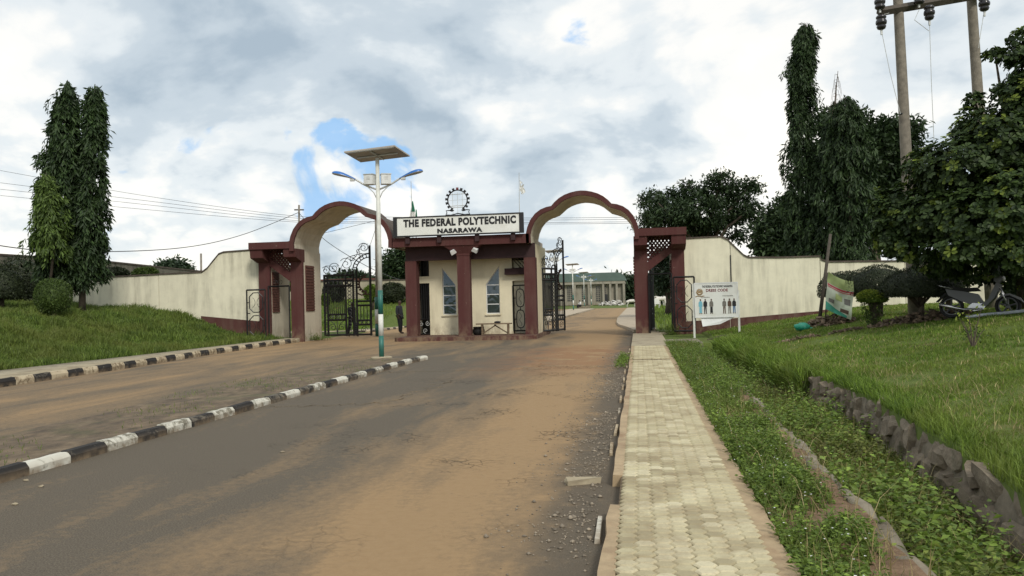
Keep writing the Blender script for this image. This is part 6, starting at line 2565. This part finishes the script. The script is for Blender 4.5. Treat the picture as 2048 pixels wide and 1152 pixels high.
TG = 'trees beyond the walls'
broad_tree('broad_tree', 'wide dark feathery tree rising behind the right end of the gatehouse', px_base(1405, 56),
           px_lobes([(1400, 425, 60, 45, 0), (1340, 430, 48, 38, -1), (1310, 415, 30, 32, 1), (1365, 385, 26, 28, 0), (1438, 385, 40, 30, 1), (1440, 365, 22, 20, 0), (1490, 385, 28, 32, 0), (1500, 420, 24, 18, -1), (1462, 430, 30, 20, 1), (1470, 470, 20, 14, 0), (1395, 455, 56, 16, 1), (1300, 448, 24, 20, 0)], 56),
           520, 40, 0.28, 'leaf_broad', 21, 0.30, TG, 0.27)
broad_tree('broad_tree', 'dense dark tree left of the tall ashoka behind the right wall', px_base(1560, 50),
           px_lobes([(1555, 470, 46, 42, 0), (1575, 430, 36, 36, 0), (1532, 495, 20, 20, 0), (1600, 480, 40, 40, 1)], 50), 420, 26, 0.34, 'leaf_broad', 22, 0.22, TG, 0.30)
broad_tree('broad_tree', 'large round tree behind the ashokas and the wooden power pole', px_base(1745, 47),
           px_lobes([(1735, 300, 60, 60, 0), (1700, 270, 50, 50, 0), (1790, 270, 44, 34, 0), (1650, 330, 40, 50, 1), (1780, 350, 55, 60, 0), (1740, 420, 80, 70, 1), (1815, 300, 24, 44, 0), (1820, 430, 50, 70, 0), (1660, 250, 30, 30, 1)], 47), 1150, 26, 0.36, 'leaf_broad', 23, 0.32, TG, 0.33)
broad_tree('broad_tree', 'dark round tree standing left of the guard booth beyond the inner wall', px_base(805, 74),
           px_lobes([(795, 530, 26, 34, 0), (815, 520, 30, 34, 0), (780, 550, 16, 22, 0), (830, 545, 24, 30, 1)], 74), 330, 24, 0.42, 'leaf_broad', 24, 0.25, TG, 0.34)
for i, (x, y, rx, ry, d, lab) in enumerate(((705, 570, 22, 24, 95, 'far dark tree behind the left gate'), (745, 575, 24, 22, 100, 'far low tree right of the left gate behind the inner wall'), (675, 575, 20, 20, 98, 'small far tree at the left of the left gate bars'), (345, 536, 22, 10, 110, 'far low tree top showing above the left boundary wall'),
                                            (1262, 582, 18, 30, 190, 'far dark tree standing right of the hall'), (1232, 575, 14, 22, 215, 'far tree just behind the right end of the hall roof'), (1334, 540, 22, 42, 62, 'dark tree filling the right side gateway'), (1322, 592, 24, 26, 120, 'far dark tree low in the right side gateway'), (1352, 590, 24, 30, 118, 'far dark tree right of the side gateway opening'))):
    broad_tree('far_tree', lab, px_base(x, d), px_lobes([(x, y, rx, ry, 0), (x - rx * .6, y + ry * .3, rx * .6, ry * .6, 1), (x + rx * .6, y + ry * .25, rx * .6, ry * .6, -1)], d), 170, 22, 0.0062 * d, 'leaf_far', 30 + i, 0.0035 * d, TG, 0.0052 * d)


# ---- the big sea-almond tree on the right
def almond():
    rg = np.random.default_rng(41)
    base = px_base(2052, 20.6)
    r = thing('almond_tree', base, 'big dark large-leaved almond tree spreading over the right lawn', 'tree')
    d = 18.6
    lobes = px_lobes([(1960, 430, 95, 70, 0), (1880, 420, 75, 62, 0.6), (1830, 440, 62, 52, 1.0), (1800, 400, 34, 36, 1.2), (1930, 330, 95, 72, 0.3), (1860, 340, 60, 50, 0.8), (2030, 400, 90, 90, -0.4), (2010, 280, 85, 70, 0),
                      (1950, 250, 44, 38, 0.3), (2050, 200, 60, 55, -0.3), (1948, 200, 18, 16, 0.4), (2000, 180, 22, 12, 0.2), (2030, 110, 34, 16, 0), (1990, 108, 22, 11, 0.1), (2045, 75, 30, 20, 0), (2100, 330, 90, 130, 0), (2090, 150, 70, 80, 0), (2040, 500, 80, 40, -0.2), (1930, 500, 90, 30, 0.2), (2095, 560, 46, 60, 0), (1815, 490, 40, 36, 1.0), (1775, 470, 34, 44, 1.2), (1790, 430, 48, 48, 1.3), (1762, 410, 22, 40, 1.4), (1880, 525, 60, 30, 1.6), (1950, 535, 70, 34, 1.8), (2030, 540, 70, 40, 2.0), (1990, 470, 90, 50, 1.2), (2040, 590, 40, 36, 2.6)], d)
    vol = np.array([l[1] * l[3] for l in lobes])
    vol /= vol.sum()
    Cs, out = [], []
    for (c, rx, ry, rz), w in zip(lobes, vol):
        n = max(14, int(5200 * w))
        dd = norm(rg.normal(size=(n, 3)))
        q = rg.uniform(0.2, 1.0, (n, 1)) ** 0.45
        Cs.append(np.array(c)[None] + dd * q * np.array([rx, ry, rz])[None])
        out.append(dd)
    Cs, out = np.concatenate(Cs), np.concatenate(out)
    n, per = len(Cs), 9
    young = rg.uniform(0, 1, n) < 0.10

    def rosettes(sel, nm, mat, lf):
        S_, O = Cs[sel], norm(out[sel] + np.array([0, 0, 0.7]))
        k = len(S_)
        a = rg.normal(size=(k, 3))
        e1 = norm(np.cross(O, a))
        e2 = np.cross(O, e1)
        parts = []
        for i in range(per):
            t = 2 * math.pi * i / per + rg.uniform(-.3, .3, k)
            D = e1 * np.cos(t)[:, None] + e2 * np.sin(t)[:, None] + O * rg.uniform(0.0, 0.7, (k, 1)) + np.array([0, 0, -0.1])
            L = lf * rg.uniform(0.6, 1.2, k)
            D = norm(D)
            Sd = norm(np.cross(D, O))
            N = np.cross(Sd, D)
            Lc, Wc = L[:, None], (L * 0.50)[:, None]
            b0 = S_ + D * Lc * 0.08
            p1 = S_ + D * Lc * 0.45
            p2 = S_ + D * Lc * 0.78 - N * Lc * 0.06
            tip = S_ + D * Lc - N * Lc * 0.14
            V = np.stack([b0, p1 - Sd * Wc * .32 + N * Wc * .1, p2 - Sd * Wc * .5 + N * Wc * .1, tip, p2 + Sd * Wc * .5 + N * Wc * .1, p1 + Sd * Wc * .32 + N * Wc * .1], 1).reshape(-1, 3)
            j = np.arange(k)[:, None] * 6
            Fa = np.concatenate([j + np.array([[0, 3, 2]]), j + np.array([[0, 2, 1]]), j + np.array([[0, 4, 3]]), j + np.array([[0, 5, 4]])], 1).reshape(-1, 3)
            parts.append((V, Fa))
        V, Fa = merge(parts)
        np_mesh(nm, V, Fa, mat, r)
    rosettes(~young, 'crown', 'leaf_almond', 0.155)
    rosettes(young, 'young_leaves', 'leaf_almond_young', 0.15)
    bx = Vector(base)
    m = MB()
    fork = SD(2042, 520, 20.2)
    m.tube([tuple(bx - Vector((0, 0, .2))), tuple(bx.lerp(fork, .5)), tuple(fork)], [0.19, 0.16, 0.14], 12)
    for (c, rx, ry, rz) in lobes:
        c = Vector(c)
        mid = fork.lerp(c, .5) + Vector((0, 0, .12 * (c - fork).length))
        m.tube([tuple(fork), tuple(mid), tuple(c)], [0.08, 0.05, 0.02], 6)
    m.build('trunk', 'bark', r, True)


almond()


# ---- clipped bushes
def dome_bush(name, label, c, rx, ry, rz, nleaf, leaf, mat, seed, base_z, flat=True, trunk=True, group=None, cat='bush'):
    rg = np.random.default_rng(seed)
    c = Vector(c)
    r = thing(name, (c.x, c.y, base_z), label, cat, group)
    d = norm(rg.normal(size=(nleaf, 3)))
    if flat:
        d[:, 2] = np.where(d[:, 2] < -0.35, -0.35 * rg.uniform(0.5, 1, nleaf), d[:, 2])
    bump = 1 + 0.03 * np.sin(d[:, :1] * 6 + seed) + 0.03 * np.cos(d[:, 1:2] * 7 + d[:, 2:3] * 5)
    C = np.array(c)[None] + d * rg.uniform(0.9, 1.0, (nleaf, 1)) * bump * np.array([rx, ry, rz])[None]
    D = d * 0.9 + rg.normal(0, 0.6, (nleaf, 3))
    L = leaf * rg.uniform(0.6, 1.3, nleaf)
    V, Fa = leaf_arrays(C, D, L, L * 0.5, 0.15)
    # dense inside: a second leafy shell closing the gaps
    d2 = norm(rg.normal(size=(nleaf // 2, 3)))
    if flat:
        d2[:, 2] = np.maximum(d2[:, 2], -0.33)
    C2 = np.array(c)[None] + d2 * 0.84 * np.array([rx, ry, rz])[None]
    L2 = np.full(len(C2), leaf * 1.7)
    tang = norm(np.cross(d2, rg.normal(size=d2.shape)))
    V2, F2 = leaf_arrays(C2 - tang * leaf * 0.85, tang, L2, L2 * 0.9, 0.0, 0, up=d2 * 3)
    V, Fa = merge([(V, Fa), (V2, F2)])
    np_mesh('foliage', V, Fa, mat, r)
    if trunk:
        m = MB()
        m.tube([(c.x, c.y, base_z - 0.1), (c.x + 0.05, c.y, (base_z + c.z) / 2), (c.x, c.y, c.z)], [0.09, 0.075, 0.05], 8)
        for a in range(5):
            t = a * 1.257
            m.tube([(c.x, c.y, base_z + (c.z - base_z) * 0.45), (c.x + math.cos(t) * rx * .35, c.y + math.sin(t) * ry * .35, c.z - rz * .2), (c.x + math.cos(t) * rx * .6, c.y + math.sin(t) * ry * .6, c.z + rz * .1)], [0.04, 0.03, 0.015], 6)
        m.build('stem', 'bark', r, True)
    return r


BG = 'dark clipped umbrella-shaped bushes'
for i, (x, y, rx, ry, d, lab) in enumerate(((1690, 580, 52, 36, 27, 'dark umbrella-shaped bush behind the banner'), (1757, 574, 66, 42, 25, 'dark umbrella-shaped bush between the banner and the wooden pole'), (1838, 578, 74, 42, 21.6, 'dark umbrella-shaped bush around the foot of the wooden pole'), (1893, 580, 40, 36, 23.6, 'dark reddish umbrella-shaped bush behind the motorcycle'))):
    c = SD(x, y, d)
    k = d / F
    dome_bush('umbrella_bush', lab, c, rx * k, rx * k * 0.9, ry * k * 1.05, 11000, 0.042, 'leaf_topiary', 50 + i, gz(c.x, c.y), group=BG)
c = SD(106, 592, 29.5)
dome_bush('round_bush', 'clipped rounded green bush before the end of the left wall', c, 0.62, 0.6, 0.62, 5200, 0.06, 'leaf_boxbush', 60, gz(c.x, c.y), flat=False)
c = SD(2, 580, 32)
dome_bush('dome_bush', 'large dark dome-shaped bush at the left edge', c, 1.05, 1.0, 1.0, 6500, 0.075, 'leaf_topiary', 61, gz(c.x, c.y))
for i, (x, y, rx, ry, d, lab, mt) in enumerate(((225, 548, 34, 12, 41, 'low dark hedge top showing over the left wall, left one', 'leaf_topiary'), (292, 548, 26, 12, 42, 'low dark hedge top showing over the left wall, right one', 'leaf_boxbush'), (40, 560, 60, 48, 37.5, 'dark creeper mass covering the old wall at the far left', 'leaf_topiary'), (745, 586, 17, 15, 52, 'small yellow-green round bush on the inner lawn', 'leaf_weed'), (785, 588, 30, 22, 58, 'dark creeper covering the inner stained wall', 'leaf_topiary'), (565, 560, 30, 24, 46, 'dark shrub seen through the left side passage', 'leaf_boxbush'), (668, 585, 22, 22, 60, 'dark shrub on the inner lawn behind the left gate bars', 'leaf_topiary'), (650, 600, 9, 9, 50, 'small green shrub low behind the left gate bars', 'leaf_weed'))):
    c = SD(x, y, d)
    k = d / F
    dome_bush('shrub', lab, c, rx * k, rx * k * 0.7, ry * k, 2600, 0.004 * d * 0.55 + 0.02, mt, 62 + i, max(0.0, c.z - ry * k - 0.5), flat=False)


def small_plants():
    # yellow-green topped small bush by the banner
    c = SD(1745, 598, 22)
    g = gz(c.x, c.y)
    r = dome_bush('small_bush', 'small bush with bright yellow-green top beside the banner', c, 0.36, 0.34, 0.17, 1700, 0.06, 'leaf_weed', 71, g, trunk=True)
    rg = np.random.default_rng(72)
    n = 700
    a, q = rg.uniform(0, 6.28, n), np.sqrt(rg.uniform(0, 1, n)) * 0.36
    z = rg.uniform(g, c.z, n)
    C = np.stack([c.x + np.cos(a) * q * (0.4 + 0.6 * (z - g) / (c.z - g)), c.y + np.sin(a) * q * 0.5, z], 1)
    V, Fa = leaf_arrays(C, rg.normal(size=(n, 3)) + np.array([0, 0, .4]), 0.08 * rg.uniform(.6, 1.2, n), 0.035 * np.ones(n))
    np_mesh('lower_leaves', V, Fa, 'leaf_boxbush', r)
    n = 500
    d = norm(rg.normal(size=(n, 3)))
    d[:, 2] = np.abs(d[:, 2])
    C = np.array(c)[None] + d * np.array([0.33, 0.32, 0.19])[None] + np.array([-0.06, -0.03, 0.02])
    V, Fa = leaf_arrays(C, d + rg.normal(0, .5, (n, 3)), 0.07 * np.ones(n), 0.035 * np.ones(n))
    np_mesh('young_leaves', V, Fa, 'leaf_yellow', r)
    # scraggy yellow-leaved sapling on the lawn
    p = SD(1946, 700, 15.0)
    g = gz(p.x, p.y)
    r = thing('sapling', (p.x, p.y, g), 'scraggy sapling with a few yellow leaves alone on the right lawn', 'plant')
    m = MB()
    tips = []
    for k in range(6):
        a = k * 1.05
        t = Vector((p.x + 0.22 * math.cos(a), p.y + 0.15 * math.sin(a), g + 0.35 + 0.07 * k))
        m.tube([(p.x, p.y, g - 0.03), tuple(Vector((p.x, p.y, g)).lerp(t, .5) + Vector((0, 0, .05))), tuple(t)], [0.014, 0.010, 0.005], 5)
        tips.append(t)
    m.build('stem', 'twig_dead', r)
    C = np.concatenate([np.array(t)[None] + rg.normal(0, 0.05, (9, 3)) for t in tips])
    V, Fa = leaf_arrays(C, rg.normal(size=C.shape), 0.075 * rg.uniform(.6, 1.2, len(C)), 0.04 * np.ones(len(C)))
    np_mesh('leaves', V, Fa, 'leaf_yellow', r)
    C = np.concatenate([np.array(Vector((p.x, p.y, g)).lerp(t, .5))[None] + rg.normal(0, 0.07, (16, 3)) for t in tips])
    V, Fa = leaf_arrays(C, rg.normal(size=C.shape), 0.06 * np.ones(len(C)), 0.03 * np.ones(len(C)))
    np_mesh('lower_leaves', V, Fa, 'leaf_boxbush', r)


small_plants()


# ================================================================== GRASS AND WEEDS (uncountable)
def blades(name, X, Y, Zs, H, Wd, mat, label, lean=0.45, cat='grass'):
    n = len(X)
    a = RNG.uniform(0, 2 * math.pi, n)
    d = np.stack([np.cos(a), np.sin(a)], 1)
    ln = RNG.normal(0, lean, n)
    b = RNG.uniform(0, 2 * math.pi, n)
    l2 = np.stack([np.cos(b), np.sin(b)], 1) * (np.abs(ln) * H)[:, None]
    base = np.stack([X, Y, Zs], 1)
    sd_ = np.concatenate([d, np.zeros((n, 1))], 1) * (Wd / 2)[:, None]
    mid = base + np.concatenate([l2 * 0.35, (H * 0.6)[:, None]], 1)
    tip = base + np.concatenate([l2, H[:, None]], 1)
    V = np.stack([base - sd_, base + sd_, mid + sd_ * 0.7, mid - sd_ * 0.7, tip], 1).reshape(-1, 3)
    i = np.arange(n)[:, None] * 5
    Fa = np.concatenate([i + np.array([[0, 1, 2]]), i + np.array([[0, 2, 3]]), i + np.array([[3, 2, 4]])], 1).reshape(-1, 3)
    o = np_mesh(name, V, Fa, mat)
    return tag(o, label, cat, kind='stuff')


def scatter(n, x0, x1, y0, y1, power, keep):
    """random points, denser close to the camera"""
    X, Y = RNG.uniform(x0, x1, n * 6), None
    u = RNG.uniform(0, 1, n * 6)
    Y = (y0 ** (1 - power) + u * (y1 ** (1 - power) - y0 ** (1 - power))) ** (1 / (1 - power))
    ok = keep(X, Y)
    return X[ok][:n], Y[ok][:n]


def cone(X, Y, marg=0.06):
    xc = X * math.cos(YAW) + Y * math.sin(YAW)
    yc = -X * math.sin(YAW) + Y * math.cos(YAW)
    return (yc > 1.5) & (np.abs(xc) < (0.6206 + marg) * yc + 0.8)


def build_grass():
    # right lawn, tufted
    X, Y = scatter(210000, 2.5, 24, 5.0, 34.3, 1.6, lambda X, Y: (X > x_dr(Y) + 0.12) & cone(X, Y))
    thin = vnoise(X, Y, 0.9, 2.0) + 0.6 * vnoise(X, Y, 2.3, 5.0) + 0.35 * vnoise(X, Y, 6.1, 1.0)
    ok = thin < RNG.uniform(0.35, 1.5, len(X))
    X, Y = X[ok], Y[ok]
    tuft = np.clip(0.5 + 0.5 * vnoise(X, Y, 5.5, 1.0) + 0.5 * vnoise(X, Y, 1.4, 4.0), 0, 1.5)
    dist = np.sqrt(X * X + Y * Y)
    H = (0.018 + 0.034 * tuft) * RNG.uniform(0.4, 1.5, len(X)) * (1 + 0.015 * dist)
    W = 0.0035 + 0.0006 * dist
    blades('lawn_grass', X, Y, z_ground(X, Y) - 0.01, H, W, 'grass_blade', 'short rough grass covering the right lawn', 0.6)
    lawn_xy = (X, Y)
    # taller grass hanging over the stone edge
    n = 15000
    Y = RNG.uniform(4.5, 26, n)
    X = x_dr(Y) + RNG.uniform(-0.02, 0.4, n)
    blades('edge_grass', X, Y, z_ground(X, Y) - 0.02, RNG.uniform(0.06, 0.2, n) * (1 + np.clip(Y - 14, 0, 6) * 0.12), 0.004 + 0.0008 * Y, 'grass_blade', 'longer grass along the stone edge of the drain', 0.8)
    n = 9000
    Y = RNG.uniform(15.5, 27, n)
    X = x_dr(Y) - RNG.uniform(0.0, 0.22, n)
    blades('bank_edge_grass', X, Y, -0.45 + 0.55 * RNG.uniform(0, 1, n), RNG.uniform(0.12, 0.3, n), 0.010 + 0.0006 * Y, 'grass_blade', 'grass overgrowing the far part of the drain bank', 0.9)
    n = 700
    Y = RNG.uniform(4.5, 20, n)
    X = x_dr(Y) + RNG.uniform(0.1, 1.2, n)
    blades('dry_straw', X, Y, z_ground(X, Y), RNG.uniform(0.08, 0.25, n), np.full(n, 0.005), 'straw', 'dry straw stalks in the right lawn', 1.2)
    k = RNG.choice(len(lawn_xy[0]), 4500, replace=False)
    X, Y = lawn_xy[0][k] + RNG.normal(0, .02, 4500), lawn_xy[1][k] + RNG.normal(0, .02, 4500)
    blades('dry_grass', X, Y, z_ground(X, Y) - 0.01, RNG.uniform(0.04, 0.11, 4500), 0.004 + 0.0006 * np.sqrt(X * X + Y * Y), 'straw', 'dry yellowed blades scattered through the right lawn', 0.8)
    # left bank
    X, Y = scatter(120000, -34, -15.4, 14, 34.3, 1.2, lambda X, Y: (X < x_back(Y) - 0.02) & cone(X, Y))
    dist = np.sqrt(X * X + Y * Y)
    tuft = 0.5 + 0.5 * vnoise(X, Y, 2.2, 1.0)
    H = (0.06 + 0.2 * np.clip(tuft + 0.4 * vnoise(X, Y, 6.0, 2.0), 0, 1.4)) * RNG.uniform(0.4, 1.4, len(X))
    blades('bank_grass', X, Y, z_ground(X, Y) - 0.01, H, 0.006 + 0.0006 * dist, 'grass_shade', 'rough grass on the left bank', 0.6)
    # inner lawns
    X, Y = scatter(26000, -34, -14.8, 43.5, 66, 1.1, lambda X, Y: ((X < -15.8) | (Y > 130)) & cone(X, Y))
    blades('inner_grass', X, Y, z_ground(X, Y), RNG.uniform(0.08, 0.2, len(X)), np.full(len(X), 0.035), 'grass_blade', 'grass on the inner lawn behind the left gate')
    X, Y = scatter(16000, 0.9, 22, 37.5, 110, 1.4, lambda X, Y: cone(X, Y))
    blades('inner_grass', X, Y, z_ground(X, Y), RNG.uniform(0.06, 0.16, len(X)) * (1 + Y / 90), 0.02 + Y * 0.0008, 'grass_blade', 'grass on the lawn beyond the right side gate')
    # verge grass between walkway and drain
    n = 26000
    Y = RNG.uniform(4.2, 27, n) ** 1.0
    X = 0.83 + RNG.uniform(0, 1, n) * (x_dl(Y) - 0.83 - 0.24)
    dens = 0.5 + 0.5 * vnoise(X, Y, 2.3, 0.4) + 0.45 * (1.25 - X) + np.clip((Y - 9) * 0.06, 0, 0.5)
    ok = dens > RNG.uniform(0.05, 0.75, n)
    X, Y = X[ok], Y[ok]
    blades('verge_grass', X, Y, np.full(len(X), 0.05), RNG.uniform(0.04, 0.16, len(X)), 0.004 + 0.0005 * Y, 'grass_shade', 'grass on the verge beside the walkway', 0.7)

    # leafy weeds: sprigs with small leaves
    def sprigs(name, X, Y, Zs, H, mat, label, leaf, nl=11):
        n = len(X)
        lean = RNG.normal(0, 0.28, (n, 2))
        parts_C, parts_D, parts_L = [], [], []
        for k in range(nl):
            f = (k + 0.6) / nl
            ang = 2.4 * k + RNG.uniform(0, 6.28, n)
            c = np.stack([X + lean[:, 0] * H * f, Y + lean[:, 1] * H * f, Zs + H * f], 1)
            d = np.stack([np.cos(ang), np.sin(ang), RNG.uniform(-0.1, 0.7, n)], 1)
            parts_C.append(c)
            parts_D.append(d)
            parts_L.append(leaf * RNG.uniform(0.6, 1.3, n) * (1.15 - 0.4 * f))
        C, D, L = np.concatenate(parts_C), np.concatenate(parts_D), np.concatenate(parts_L)
        V, Fa = leaf_arrays(C, D, L, L * 0.5, 0.12, 0.25)
        return tag(np_mesh(name, V, Fa, mat), label, 'weeds', kind='stuff')
    n = 9000
    Y = 4.2 * (27 / 4.2) ** RNG.uniform(0, 1, n)
    X = 0.82 + RNG.uniform(0, 1, n) * (x_dl(Y) - 0.80)
    dens = 0.5 + 0.5 * vnoise(X, Y, 2.3, 0.4) + 0.5 * (1.2 - X) + np.clip((Y - 9) * 0.06, 0, 0.5)
    bare = np.exp(-((X - 1.42) / 0.16) ** 2) * (np.sin(Y * 1.7 + 0.8) > -0.2) * (Y < 11)
    lip = (X > x_dl(Y) - 0.20) & (RNG.uniform(0, 1, n) > np.clip((Y - 6) * 0.10 + 0.25 * np.sin(Y * 1.9), 0.04, 0.8))
    ok = (dens > RNG.uniform(0.1, 0.85, n)) & (bare < RNG.uniform(0.1, 1.0, n)) & ~lip
    X, Y = X[ok], Y[ok]
    sprigs('verge_weeds', X, Y, np.full(len(X), 0.05), RNG.uniform(0.06, 0.27, len(X)) * (0.75 + 0.4 * vnoise(X, Y, 2.6, 3.0)), 'leaf_weed', 'leafy green weeds on the verge beside the walkway', 0.044)
    k = RNG.choice(len(X), 260, replace=False)
    fx, fy = X[k] + RNG.normal(0, .03, 260), Y[k] + RNG.normal(0, .03, 260)
    C = np.stack([fx, fy, 0.16 + RNG.uniform(-.03, .07, 260)], 1)
    parts = []
    for q in range(5):
        a = q * 1.2566 + RNG.uniform(0, .4, 260)
        V, Fa = leaf_arrays(C, np.stack([np.cos(a), np.sin(a), np.full(260, .35)], 1), np.full(260, 0.008), np.full(260, 0.007), 0)
        parts.append((V, Fa))
    V, Fa = merge(parts)
    tag(np_mesh('verge_flowers', V, Fa, 'flower_white'), 'tiny white flowers among the verge weeds', 'flowers', kind='stuff')
    # weeds filling the drain
    n = 8500
    Y = 4.0 * (26.5 / 4.0) ** RNG.uniform(0, 1, n)
    X = x_dl(Y) + 0.04 + RNG.uniform(0, 1, n) * (x_dr(Y) - x_dl(Y) - 0.14)
    f = (X - x_dl(Y)) / (x_dr(Y) - x_dl(Y))
    base = -0.48 + 0.06 * vnoise(X, Y, 3.0)
    H = (0.28 + 0.16 * vnoise(X, Y, 2.0, 1.5)) * RNG.uniform(0.5, 1.3, n) * (1.15 - 0.6 * f)
    sprigs('drain_weeds', X, Y, base, H, 'leaf_drain', 'leafy weeds choking the open drain', 0.062, 15)
    n = 1500
    Y = 4.0 * (26.5 / 4.0) ** RNG.uniform(0, 1, n)
    X = x_dl(Y) + 0.08 + RNG.uniform(0, 1, n) * (x_dr(Y) - x_dl(Y) - 0.5)
    ok = vnoise(X, Y, 2.8, 0.7) > RNG.uniform(-0.3, 0.7, n)
    X, Y = X[ok], Y[ok]
    sprigs('drain_broadleaf', X, Y, np.full(len(X), -0.45), RNG.uniform(0.3, 0.66, len(X)), 'leaf_weed', 'taller broad-leaved weeds in clumps in the open drain', 0.08, 14)
    n = 9000
    Y = 4.0 * (26.5 / 4.0) ** RNG.uniform(0, 1, n)
    X = x_dl(Y) + 0.03 + RNG.uniform(0, 1, n) * (x_dr(Y) - x_dl(Y) - 0.1)
    blades('drain_grass', X, Y, np.full(n, -0.48), RNG.uniform(0.2, 0.5, n) * (1.1 - 0.6 * (X - x_dl(Y)) / (x_dr(Y) - x_dl(Y))), np.full(n, 0.010), 'leaf_drain', 'long grass growing in the open drain', 0.6)
    n = 1300
    Y = 4.0 * (26 / 4.0) ** RNG.uniform(0, 1, n)
    X = np.where(RNG.uniform(0, 1, n) < 0.5, 0.88 + RNG.uniform(0, 0.65, n), x_dl(Y) + RNG.uniform(0.05, 1.1, n))
    blades('dead_stems', X, Y, np.where(X < x_dl(Y) - .1, 0.05, -0.42), RNG.uniform(0.1, 0.3, n) + np.where(X < x_dl(Y) - .1, 0, 0.22), np.full(n, 0.006), 'straw', 'dead pale stems among the weeds by the drain', 0.7)
    # tufts on the island and along kerbs
    n = 5200
    Y = RNG.uniform(6, 21.5, n)
    X = RNG.uniform(-8.0, -6.15, n)
    ok = (0.5 + 0.5 * vnoise(X, Y, 1.6, 3.0)) * RNG.uniform(0, 1, n) > 0.42
    X, Y = X[ok], Y[ok]
    blades('island_grass', X, Y, np.full(len(X), 0.10), RNG.uniform(0.02, 0.06, len(X)), np.full(len(X), 0.008), 'grass_shade', 'sparse grass tufts on the earth island', 0.8)
    # weeds at the foot of the left arch pier and gate posts
    for (cx, cy, sp, hh, lab) in ((-14.2, 34.9, 0.5, 0.35, 'weeds at the foot of the left arch pier'), (1.3, 33.9, 0.3, 0.5, 'leafy weeds at the foot of the right gate post'), (-0.40, 20.5, 0.18, 0.18, 'weeds in the gutter beside the walkway')):
        k = 130
        X, Y = cx + RNG.normal(0, sp * 0.5, k), cy + RNG.normal(0, sp * (0.9 if cx > -1 and cx < 0 else 0.3), k) * (6 if -1 < cx < 0 else 1)
        sprigs('pier_weeds', X, Y, np.full(k, 0.03), RNG.uniform(0.3, 1.0, k) * hh, 'leaf_weed', lab, 0.05, 9)


build_grass()


# ---- the far wood closing the horizon
def far_wood():
    rg = np.random.default_rng(90)
    parts = []
    for k in range(150):
        az = rad(-62 + k * 1.0)
        d = rg.uniform(300, 380)
        cx, cy = d * math.sin(az), d * math.cos(az)
        n = 90
        q = norm(rg.normal(size=(n, 3)))
        h = rg.uniform(3.5, 6.5)
        C = np.array([cx, cy, h * 0.7])[None] + q * np.array([5.5, 4, h * 0.8])[None]
        V, Fa = leaf_arrays(C, q + rg.normal(0, .6, (n, 3)), np.full(n, 2.6), np.full(n, 1.7), 0.1)
        parts.append((V, Fa))
    V, Fa = merge(parts)
    tag(np_mesh('far_wood', V, Fa, 'leaf_far'), 'distant belt of dark trees along the horizon', 'wood', kind='stuff')


far_wood()
